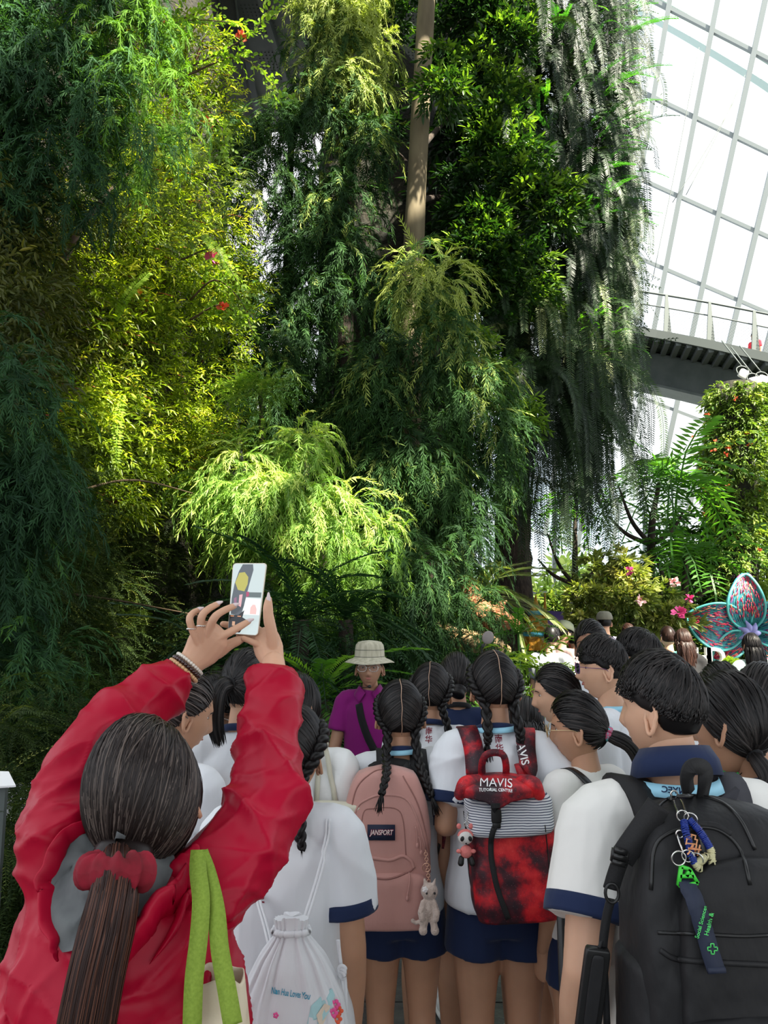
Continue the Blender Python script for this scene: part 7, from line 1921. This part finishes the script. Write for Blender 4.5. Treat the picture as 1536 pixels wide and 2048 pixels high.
    roll([(205, 1652), (150, 1660), (112, 1700), (96, 1770), (104, 1860), (126, 1915)], [.003, .010, .013, .013, .010, .003], 'left_collar_edge')
    roll([(392, 1702), (372, 1745), (336, 1800), (296, 1850), (255, 1905), (215, 1985)], [.006, .020, .030, .032, .024, .003], 'right_collar_fold', .008)
    roll([(398, 1740), (372, 1800), (345, 1860), (300, 1925)], [.003, .016, .016, .003], 'right_collar_fold', .008)
    # hair: long locks from the crown gathered in a low ponytail
    hair = MB(); cap_ = hair_cap(.008, .50, -.80, -.05, top=.002, back=.005, seed=3); hair.merge(cap_)
    r = np.random.default_rng(12); D = dome(7000, 5, bottom=-.75); D = D[D[:, 2] > hairline(D, .50, -.80, -.05) - .02]
    tie = nrm(np.array([-.28, -.80, -.72])); D = D[(D @ tie) < .955]; crown = nrm(np.array([-.12, -.15, 1.0]))
    B = nrm(tie + r.normal(size=D.shape) * .09); S0 = D.copy()
    k = len(D) // 2; S0[:k] = nrm(crown + r.normal(size=(k, 3)) * .10)
    mid = nrm(D[:k] + r.normal(size=(k, 3)) * .02)
    P1 = slerp_paths(S0[:k], mid, .0150, m=7, seed=1, lift=.001); P2 = slerp_paths(mid, B[:k], .0150, m=9, seed=1, lift=.002, jit=.0015)
    strands(hair, slerp_paths(D, B, .0125, m=15, seed=2, lift=.003, jit=.001), .0011)
    hair.V = [hc + (v * hs) @ RH.T for v in hair.V]; ellip(hair, at(245, 1712, 1.185), (.046, .035, .034)); part('hair', hair, H_GREY, t, tint=True)
    e = hc + (cap_pt(tie[None], .012)[0] * hs) @ RH.T
    tail = MB(); pth = [at(236, 1722, 1.17), at(232, 1748, 1.125), at(228, 1790, 1.095), at(216, 1850, 1.09), at(195, 1940, 1.08), at(172, 2060, 1.07), at(160, 2150, 1.07)]
    tail_hair(tail, e, pth, .040, .054, n=2600, seed=31, w=.0010, curl=.0015, m=22, neck=.35); part('ponytail', tail, H_BROWN2, t, tint=True)
    # velvet scrunchie
    mb = MB(); o = at(230, 1742, 1.105); nx = nrm(at(215, 1850, 1.09) - o); s = nrm(np.cross(nx, [0, 1, 0])); u = np.cross(nx, s); GG = []
    for a in np.linspace(0, 2 * PI, 121)[:-1]:
        row = []
        R0 = .033 + .003 * math.sin(a * 5 + 1); rt = .019 + .0022 * math.sin(a * 11) + .0014 * math.sin(a * 19 + 1)
        for b_ in np.linspace(0, 2 * PI, 19): row.append(o + (s * math.cos(a) * 1.12 + u * math.sin(a) * .75) * (R0 + math.cos(b_) * rt * .8) + nx * (math.sin(b_) * rt * 1.15 + .003 * math.sin(a * 9 + b_)))
        GG.append(row)
    gridsurf(mb, np.array(GG), closed_u=True); part('velvet_scrunchie', mb, mat('crimson_velvet', (.25, .003, .018), .8, c2=(.14, .001, .008), scale=30, sheen=.0, bump=.3, bscale=60, dist=.004), t)
    # bracelets and rings
    MBead = mat('dark_bead', (.03, .008, .006), .15, coat=.5); MAmb = mat('amber_bead', (.55, .33, .16), .2, coat=.5); MClr = mat('clear_bead', (.65, .60, .52), .15, coat=.5)
    a = at(364, 1344, 1.566); e = at(384, 1322, 1.575); d = nrm(e - a); s = nrm(np.cross(d, [0, 1, 0])); u = np.cross(d, s)
    for k, (off, m, rb, nb) in enumerate(((.004, MAmb, .0046, 28), (.013, MBead, .0046, 28), (.022, MClr, .0038, 32))):
        br = MB()
        for i in range(nb):
            x = i / nb * 2 * PI; ellip(br, a + d * off + (s * math.cos(x) + u * math.sin(x) * .85) * (.0335 - k * .001), (rb,) * 3, None, 10, 8)
        single('bead_bracelet', br, m, ['amber bead bracelet next to the red cuff on the raised left wrist', 'dark bead bracelet in the middle of the three on the left wrist', 'clear bead bracelet nearest the hand on the left wrist'][k], 'bracelet', loc=a + d * off, group='bracelets on the left wrist')
    for p, lab in (((383, 1258, 1.545), 'thin silver ring on the little finger holding up the phone'), ((403, 1252, 1.538), 'silver ring with beads on the ring finger beside the phone')):
        q = MB(); ring(q, at(*p), .0085, (0.1, .1, 1), .0013, 24)
        for i in range(7):
            x = PI + i * .45; ellip(q, at(*p) + np.array([math.cos(x) * .0088, math.sin(x) * .0088, 0]), (.0018,) * 3, None, 8, 6)
        single('finger_ring', q, M_SILVER, lab, 'ring', loc=at(*p))
    # phone
    C4 = [at(466, 1126, 1.590), at(534, 1126, 1.590), at(516, 1272, 1.586), at(455, 1268, 1.586)]
    ph = thing('phone', 'phone held up in both hands with the camera picture on its screen', 'phone', (C4[2] + C4[3]) / 2)
    cen = sum(C4) / 4; X = nrm(C4[1] - C4[0] + C4[2] - C4[3]); Zv = nrm(C4[0] - C4[3] + C4[1] - C4[2]); Nn = nrm(np.cross(X, Zv))   # towards the viewer
    def outline(k, n=9, rc=.10):
        pts = []
        for (i, (u0, v0)) in enumerate(((0, 0), (1, 0), (1, 1), (0, 1))):
            for a_ in np.linspace(0, PI / 2, n):
                ang = PI + i * PI / 2 + a_; cu, cv = (rc if u0 == 0 else 1 - rc), (rc * .47 if v0 == 0 else 1 - rc * .47)
                u_ = cu + rc * math.cos(ang); v_ = cv + rc * .47 * math.sin(ang); u_ = .5 + (u_ - .5) * k[0]; v_ = .5 + (v_ - .5) * k[1]
                pts.append(C4[0] * (1 - u_) * (1 - v_) + C4[1] * u_ * (1 - v_) + C4[2] * u_ * v_ + C4[3] * (1 - u_) * v_)
        return np.array(pts)
    O = outline((1, 1)); n = len(O); mb = MB(); Np = Nn if Nn[1] < 0 else -Nn
    lay = [O * 1.0 - Np * .008, O - Np * .006, O + Np * .0, cen + (O - cen) * .985 + Np * .0015]; lay[0] = cen + (O - cen) * .97 - Np * .008
    gridsurf(mb, np.array(lay).transpose(1, 0, 2), closed_u=True); mb.add(np.vstack([lay[3], lay[3].mean(0)]), np.array([[i, (i + 1) % n, n] for i in range(n)])); mb.add(np.vstack([lay[0], lay[0].mean(0)]), np.array([[(i + 1) % n, i, n] for i in range(n)]))
    part('phone_body', mb, mat('champagne_metal', (.62, .55, .46), .3, metal=.6), ph)
    S = outline((.95, .975)); Bz = lambda u_, v_, z=.0022: C4[0] * (1 - u_) * (1 - v_) + C4[1] * u_ * (1 - v_) + C4[2] * u_ * v_ + C4[3] * (1 - u_) * v_ + Np * z
    def emis(name, c, s_=1.0):
        m = bpy.data.materials.new(name); N, L_, B_ = nodes(m); B_.inputs['Base Color'].default_value = (.02, .02, .02, 1); B_.inputs['Roughness'].default_value = .15
        B_.inputs['Emission Color'].default_value = (*c, 1); B_.inputs['Emission Strength'].default_value = s_; return m
    mb = MB(); lay = S + Np * .0020; mb.add(np.vstack([lay, lay.mean(0)]), np.array([[i, (i + 1) % n, n] for i in range(n)])); sc = part('screen', mb, emis('screen_grey', (.36, .42, .42), .85), ph, smooth=False)
    def poly(pts, m, z, name='screen_picture'):
        V = [Bz(u_, v_, z) for u_, v_ in pts]; mb = MB(); c0 = sum(V) / len(V); mb.add(np.vstack([V, c0]), np.array([[i, (i + 1) % len(V), len(V)] for i in range(len(V))])); part(name, mb, m, sc, smooth=False)
    poly([(.30, .02), (.60, .02), (.63, .10), (.55, .30), (.45, .60), (.38, .74), (.06, .72), (.05, .50), (.10, .30), (.20, .12)], emis('screen_dark', (.055, .065, .075), .9), .0023)
    poly([(.22, .14), (.38, .13), (.50, .20), (.50, .30), (.42, .40), (.22, .38), (.12, .28)], emis('screen_yellow', (.28, .26, .05), .9), .0025)
    poly([(.50, .41), (.95, .41), (.95, .48), (.50, .48)], emis('screen_slate', (.07, .09, .09), .9), .0024)
    poly([(.49, .49), (.96, .50), (.96, .72), (.42, .72)], emis('screen_pale', (.55, .56, .56), .9), .0024)
    poly([(.66, .62), (.72, .58), (.80, .58), (.86, .64), (.86, .71), (.66, .71)], emis('screen_pink', (.62, .32, .30), .9), .0026)
    poly([(.48, .41), (.56, .40), (.58, .46), (.50, .48)], emis('screen_crimson', (.25, .03, .08), .9), .0027)
    poly([(.12, .50), (.20, .48), (.22, .58), (.14, .60)], emis('screen_plum', (.16, .07, .12), .9), .0026)
    poly([(.28, .45), (.38, .44), (.36, .62), (.28, .60)], emis('screen_rose', (.45, .25, .27), .9), .0026)
    poly([(.02, .73), (.30, .73), (.48, .66), (.44, .76), (.62, .80), (.40, .97), (.02, .97)], emis('screen_black', (.004, .004, .005), .9), .0027)
    for u_ in (.06, .28): poly([(u_, .742), (u_ + .11, .742), (u_ + .11, .752), (u_, .752)], emis('screen_orange', (.55, .22, .10), .9), .0029)
    poly([(.13, .82), (.22, .82), (.22, .88), (.13, .88)], emis('screen_thumb', (.35, .20, .12), .9), .0029)
    # tote bag on the right shoulder
    tb = thing('tote_bag', 'cream tote bag hanging by two olive green straps from the red jacket', 'bag', at(430, 2100, 1.14))
    MG = mat('olive_webbing', (.17, .26, .022), .75, c2=(.22, .32, .035), scale=260, bump=.5, bscale=240, dist=.002)
    for pts in ([(398, 1700), (396, 1740), (402, 1800), (398, 1870), (388, 1960), (384, 2060)], [(400, 1706), (416, 1750), (432, 1820), (440, 1900), (454, 1980), (466, 2050)]):
        A, N = pxpath(tr, pts, .014, 60, 1.14); y = A[:, 1].copy(); y = np.minimum(y, np.interp(np.arange(60), [0, 20, 59], [1.25, 1.15, 1.08]))
        for _ in range(4): y = np.convolve(np.pad(y, 6, 'edge'), np.ones(13) / 13, 'valid')
        Q = resample([list(p) + [0] for p in pts], 60); A = np.array([at(q_[0], q_[1], yy - .008) for q_, yy in zip(Q, y)])
        q = MB(); ribbon(q, A, nrm(np.array([.25, -1, .12])), .025, .0035); part('strap', q, MG, tb)
    q = MB(); G2 = []
    for v in np.linspace(0, 1, 14):
        row = []
        for k in range(48):
            a_ = k / 48 * 2 * PI; hw = 52 + 10 * v; x = math.copysign(abs(math.cos(a_)) ** .6, math.cos(a_)) * hw; y = math.copysign(abs(math.sin(a_)) ** .8, math.sin(a_)) * (.028 + .02 * v) * (1 + .12 * math.sin(5 * a_))
            row.append(at(428 + x, 1960 + 130 * v + .25 * abs(x) * (1 - v) + 5 * math.sin(a_ * 4), 1.12) + np.array([0, -y + .03, 0]))
        G2.append(row)
    gridsurf(q, np.array(G2).transpose(1, 0, 2), closed_u=True, thick=.002); part('bag_body', q, mat('cream_canvas', (.62, .52, .36), .85, c2=(.66, .58, .44), scale=9, bump=.4, bscale=16, dist=.01), tb)
H_BROWN2 = hairmat('brown_tinted_hair', (0.022, 0.008, 0.006), (0.13, 0.050, 0.030))
photographer()
# ================================================================== sculptures, banner, signs further back
def dragon():
    Y = 7.2; t = thing('dragon_sculpture', 'carved wooden dragon head with an upright horn reaching out of the shrubs', 'sculpture', at(985, 1260, Y))
    MW = mat('carved_orange_wood', (.50, .22, .10), .6, c2=(.28, .10, .045), scale=22, aniso=(.4, 1, 1.6), bump=.8, bscale=40, dist=.03)
    b = MB()
    tube(b, [at(935, 1165, Y + .5), at(945, 1195, Y + .25), at(958, 1218, Y + .1), at(985, 1236, Y)], [.08, .09, .10, .11], 14, rs=16, round_ends=True)
    tube(b, [at(980, 1236, Y), at(1000, 1238, Y - .05), at(1020, 1242, Y - .1), at(1034, 1246, Y - .12)], [.11, .10, .07, .035], 14, r2=[.11, .09, .055, .03], rs=14, round_ends=True)
    tube(b, [at(985, 1248, Y), at(1005, 1254, Y - .04), at(1026, 1252, Y - .1)], [.07, .045, .025], 12, r2=[.05, .03, .015], rs=12, round_ends=True)
    for k in range(7): tube(b, [at(940 + k * 8, 1180 + k * 9, Y + .3 - k * .05), at(948 + k * 8, 1172 + k * 8, Y + .28 - k * .05)], [.03, .008], 8, round_ends=True)
    ellip(b, at(1010, 1232, Y - .15), (.04, .03, .025))
    b = voxel(b, .009, 1); displace(b, ridge(b.verts(), 90, .012, 2, (1, 1, 1))); part('head', b, MW, t)
    b = MB(); tube(b, [at(996, 1232, Y - .1), at(998, 1218, Y - .12), at(1003, 1208, Y - .12), at(1012, 1203, Y - .12)], [.055, .05, .04, .012], 12, r2=[.03, .025, .02, .008], rs=14, round_ends=True); part('horn', b, MW, t)
    b = MB(); tube(b, [at(990, 1234, Y - .12), at(986, 1222, Y - .16), at(990, 1212, Y - .16)], [.03, .025, .008], 10, rs=10, round_ends=True); part('ear', b, MW, t)
    b = MB(); ellip(b, at(1012, 1232, Y - .175), (.014, .01, .012)); part('eye', b, M_BLACKP, t)
    for k in range(8):
        b = MB(); p = at(1004 + k * 3.4, 1247 + .3 * k, Y - .13); tube(b, [p, p + [0, -.004, -.022]], [.006, .001], 6); part('tooth', b, M_FUR, t)
    # tail or body coil lower down
    b = MB(); tube(b, [at(880, 1262, Y + .4), at(930, 1280, Y + .1), at(975, 1284, Y), at(1008, 1300, Y)], [.09, .10, .10, .06], 12, rs=20, round_ends=True); displace(b, ridge(b.verts(), 60, .02, 2)); part('body_coil', b, mat('pale_carved_wood', (.55, .40, .22), .7, c2=(.35, .22, .10), scale=20, bump=.6, bscale=30, dist=.02), t)
dragon()
def banner():
    Y = 12.4; t = thing('banner', 'printed banner of a purple and pink sunset sky above a red floor', 'banner', at(1130, 1290, Y)); G = []
    m = bpy.data.materials.new('sunset_print'); N, L, B = nodes(m); tc = N.new('ShaderNodeTexCoord'); sp = N.new('ShaderNodeSeparateXYZ'); r = N.new('ShaderNodeValToRGB'); nz = N.new('ShaderNodeTexNoise'); nz.inputs['Scale'].default_value = 5
    mp = N.new('ShaderNodeMapping'); mp.inputs['Scale'].default_value = (.5, 1, 2.2)
    ad = N.new('ShaderNodeMath'); ad.operation = 'MULTIPLY_ADD'; ad.inputs[1].default_value = .22
    L.new(tc.outputs['Generated'], sp.inputs[0]); L.new(tc.outputs['Object'], mp.inputs[0]); L.new(mp.outputs[0], nz.inputs['Vector']); L.new(nz.outputs['Fac'], ad.inputs[0]); L.new(sp.outputs['Z'], ad.inputs[2]); L.new(ad.outputs[0], r.inputs['Fac'])
    e = r.color_ramp.elements; e[0].position = .30; e[0].color = (.45, .02, .02, 1); e[1].position = 1.05 - .05; e[1].color = (.075, .045, .22, 1)
    for p, c in ((.38, (.50, .20, .16, 1)), (.46, (.65, .38, .38, 1)), (.60, (.50, .25, .38, 1)), (.78, (.20, .10, .34, 1))): k = r.color_ramp.elements.new(p); k.color = c
    L.new(r.outputs[0], B.inputs['Base Color']); B.inputs['Roughness'].default_value = .5
    mb = MB(); gridsurf(mb, [[at(1093, 1300, Y), at(1093, 1221, Y)], [at(1166, 1300, Y), at(1166, 1226, Y)]], thick=.03); part('printed_panel', mb, m, t, smooth=False)
    mb = MB()
    for x in (1093, 1166): p = at(x, 1226, Y); bar(mb, [p[0], p[1] + .04, 0], [p[0], p[1] + .04, p[2]], .04)
    part('frame', mb, M_DARKSTEEL, t, smooth=False)
    # golden shrine model to its left
    Y = 11.6; t = thing('golden_shrine', 'golden tiered shrine model with a thin spire and blue trim left of the banner', 'sculpture', at(1072, 1300, Y)); MG = mat('gilded_paint', (.75, .38, .04), .45, c2=(.55, .22, .02), scale=20, bump=.7, bscale=30, dist=.03); MBl = mat('turquoise_paint', (.06, .35, .50), .5)
    mb = MB()
    prof = [(1300, 26), (1266, 25), (1262, 30), (1256, 22), (1250, 25), (1244, 18), (1238, 20), (1234, 13), (1224, 10), (1220, 12), (1212, 6), (1204, 4), (1196, 2), (1190, .8)]
    c = at(1073, 1250, Y)
    G = [[np.array([c[0] - .02 * 0, c[1], at(1073, py, Y)[2]]) + np.array([math.cos(a), math.sin(a), 0]) * r * Y / FPX * (1 + .06 * math.cos(a * 8)) for py, r in prof] for a in np.linspace(0, 2 * PI, 49)[:-1]]
    gridsurf(mb, np.array(G), closed_u=True); part('tiers', mb, MG, t, smooth=False)
    for py, r in ((1268, 27), (1226, 13)):
        mb = MB(); z = at(1073, py, Y)[2]; tube(mb, [np.array([c[0] + math.cos(a) * r * Y / FPX, c[1] + math.sin(a) * r * Y / FPX, z]) for a in np.linspace(0, 2 * PI, 25)], .035, 8, caps=False); part('blue_trim', mb, MBl, t)
    mb = MB(); p = at(1090, 1270, Y); q = at(1090, 1186, Y); tube(mb, [p, (p + q) / 2, q], [.06, .03, .008], 8); part('spire', mb, MG, t)
banner()
def orchid():
    Y = 11.0; t = thing('orchid_sculpture', 'giant turquoise and magenta orchid flower sculpture with ribbed petals', 'sculpture', at(1490, 1310, Y))
    m = bpy.data.materials.new('orchid_mosaic'); N, L, B = nodes(m); at_ = N.new('ShaderNodeAttribute'); at_.attribute_name = 'tint'
    tc = N.new('ShaderNodeTexCoord'); v = N.new('ShaderNodeTexNoise'); v.inputs['Scale'].default_value = 9; v.inputs['Detail'].default_value = 6; r = N.new('ShaderNodeValToRGB'); e = r.color_ramp.elements
    L.new(tc.outputs['Object'], v.inputs['Vector']); L.new(v.outputs['Fac'], r.inputs['Fac']); e[0].position = .36; e[0].color = (.012, .03, .10, 1); e[1].position = .72; e[1].color = (.55, .03, .08, 1)
    for p, c in ((.44, (.01, .11, .14, 1)), (.52, (.03, .26, .27, 1)), (.58, (.02, .07, .20, 1)), (.64, (.25, .02, .15, 1))): k = r.color_ramp.elements.new(p); k.color = c
    L.new(r.outputs[0], B.inputs['Base Color']); B.inputs['Roughness'].default_value = .4; MR = mat('turquoise_wire', (.10, .45, .42), .35); MD = mat('magenta_bead', (.60, .04, .10), .3); MO2 = mat('orange_bead', (.75, .28, .15), .3)
    def petal(base, tip, wl, wr2, cup, lab, seed, shape=None):
        b = np.array(base, float); tp = np.array(tip, float); ax = tp - b; Lp = np.hypot(*ax); u = ax / Lp; nrmv = np.array([u[1], -u[0]]); G = []; rr = np.random.default_rng(seed)
        def P(v, s):
            w = (wl if s < 0 else wr2) * (math.sin(min(1, v) ** .75 * PI) ** .62 if v < 1 else 0); q = b + u * v * Lp + nrmv * s * w; return at(q[0], q[1], Y - cup * (math.sin(v * PI / 1.1)) - .10 * abs(s) ** 2 + .004 * math.sin(s * 60))
        G = [[P(v, s) for s in np.linspace(-1, 1, 41)] for v in np.linspace(.02, .995, 30)]
        mb = MB(); gridsurf(mb, np.array(G), thick=.03); pt = part('petal', mb, m, t)
        mb = MB(); rim = [P(v, -1) for v in np.linspace(.03, .995, 40)] + [P(v, 1) for v in np.linspace(.995, .03, 40)]; tube(mb, rim, .018, 6); part('rim', mb, MR, pt)
        mb = MB()
        for s in np.linspace(-.92, .92, 17): tube(mb, [P(v, s) - [0, .012, 0] for v in np.linspace(.04, .93, 22)], .0028, 4, caps=False)
        part('ribs', mb, MR, pt)
        for MM, nb in ((MD, 130), (MO2, 40)):
            mb = MB()
            for k in range(nb):
                v = rr.uniform(.2, .95); s = rr.uniform(-.92, .92); c = P(v, s) - [0, .02, 0]; d = nrm(P(v + .02, s) - P(v, s)); tube(mb, [c - d * .025 * rr.random(), c + d * .04], [.006, .006], 5)
            part('beads', mb, MM, pt, kind='stuff')
    petal((1498, 1258), (1490, 1148), 36, 40, .25, '', 1)
    petal((1490, 1262), (1374, 1234), 44, 50, .25, '', 2)
    petal((1505, 1262), (1610, 1226), 46, 44, .25, '', 3)
    petal((1488, 1268), (1425, 1318), 22, 28, .15, '', 4)
    petal((1505, 1270), (1580, 1322), 28, 22, .15, '', 5)
    mb = MB(); c = at(1497, 1266, Y - .25)
    for k in range(7):
        a = k * .9; tube(mb, [c, c + [math.cos(a) * .08, -.08, math.sin(a) * .08], c + [math.cos(a) * .16, -.02, math.sin(a) * .17]], [.035, .045, .012], 8, rs=10, round_ends=True)
    part('flower_centre', mb, mat('lilac_enamel', (.30, .30, .60), .4), t)
    mb = MB(); tube(mb, [at(1498, 1275, Y), at(1497, 1315, Y) * [1, 1, 1], [c[0], Y, 0]], .05, 8); part('stand', mb, M_DARKSTEEL, t)
    # white standing letters
    ml = mat('white_letter_paint', (.78, .78, .72), .5)
    Y2 = 9.6
    for ch, x, lab in (('H', 1404, 'white standing letter H in front of the orchid sculpture'), ('I', 1416, 'white standing letter I in front of the orchid sculpture'), ('D', 1432, 'white standing letter D in front of the orchid sculpture')):
        q = text_mb(ch, 1.0, extrude=.10, bold=.02); V = q.verts(); hgt = V[:, 1].max() - V[:, 1].min(); k = .235 / hgt; c = at(x, 1316, Y2)
        q.V = [np.stack([V[:, 0] * k * (.95 if ch != 'I' else 1.4) + c[0], V[:, 2] * k + c[1], V[:, 1] * k + c[2]], 1)]; q.T = [np.concatenate(q.T)]
        single('sign_letter', q, ml, lab, 'letter', smooth=False, group='standing letters')
    for x, r, lab in ((1459, .09, 'small lime green ball shrub right of the white letters'),):
        c = at(x, 1328, 8.8); mb = MB(); clump(mb, c, (r, r, r * .8), 160, WHO, 99, .8, .35); trunk(mb, [c[0], c[1], 0], c, .02, .02); single('ball_shrub', mb, L_LIME, lab, 'shrub', loc=c, tint=True)
orchid()
def signs():
    t = thing('plant_label', 'small white tilted plant label on a post at the left edge', 'sign', at(12, 1700, 2.55) * [1, 1, 0]); mb = MB()
    G = [[at(-30, 1545, 2.62), at(-30, 1578, 2.5)], [at(18, 1546, 2.60), at(32, 1574, 2.5)]]; gridsurf(mb, G, thick=.006); part('label_plate', mb, M_WHITEP, t, smooth=False)
    mb = MB(); p = at(8, 1570, 2.56); bar(mb, [p[0], p[1], 0], p, .02); part('post', mb, M_DARKSTEEL, t, smooth=False)
    t = thing('oval_disc', 'grey oval disc on a thin stalk above the braided heads', 'lamp', at(970, 1310, 5.2)); mb = MB(); c = at(976, 1275, 5.2); ellip(mb, c, (.040, .012, .046), roty(.4), 24, 12); part('disc', mb, mat('grey_disc', (.24, .21, .20), .6), t)  # plain grey disc of unclear use, gives no light
    mb = MB(); tube(mb, [c + [-.02, .01, -.04], at(967, 1294, 5.22), at(964, 1330, 5.25), [at(964, 1330, 5.25)[0], 5.25, .0]], .007, 6, rs=12); part('stalk', mb, M_CONCRETE, t)
    # black belt posts between the boy and the braided girl
    for i, (x, w) in enumerate(((1122, .012), (1132, .012), (1140, .008))):
        p = at(x, 1800, 1.95 + .03 * i); mb = MB(); tube(mb, [[p[0], p[1], 0], [p[0], p[1], p[2]]], w, 10); single('barrier_rod', mb, M_BLACKP, ['slim black metal rod left of the nearest boy, leftmost of three', 'slim black metal rod left of the nearest boy, middle of three', 'slim black metal rod left of the nearest boy, rightmost of three'][i], 'rod', group='black rods beside the boy')
signs()
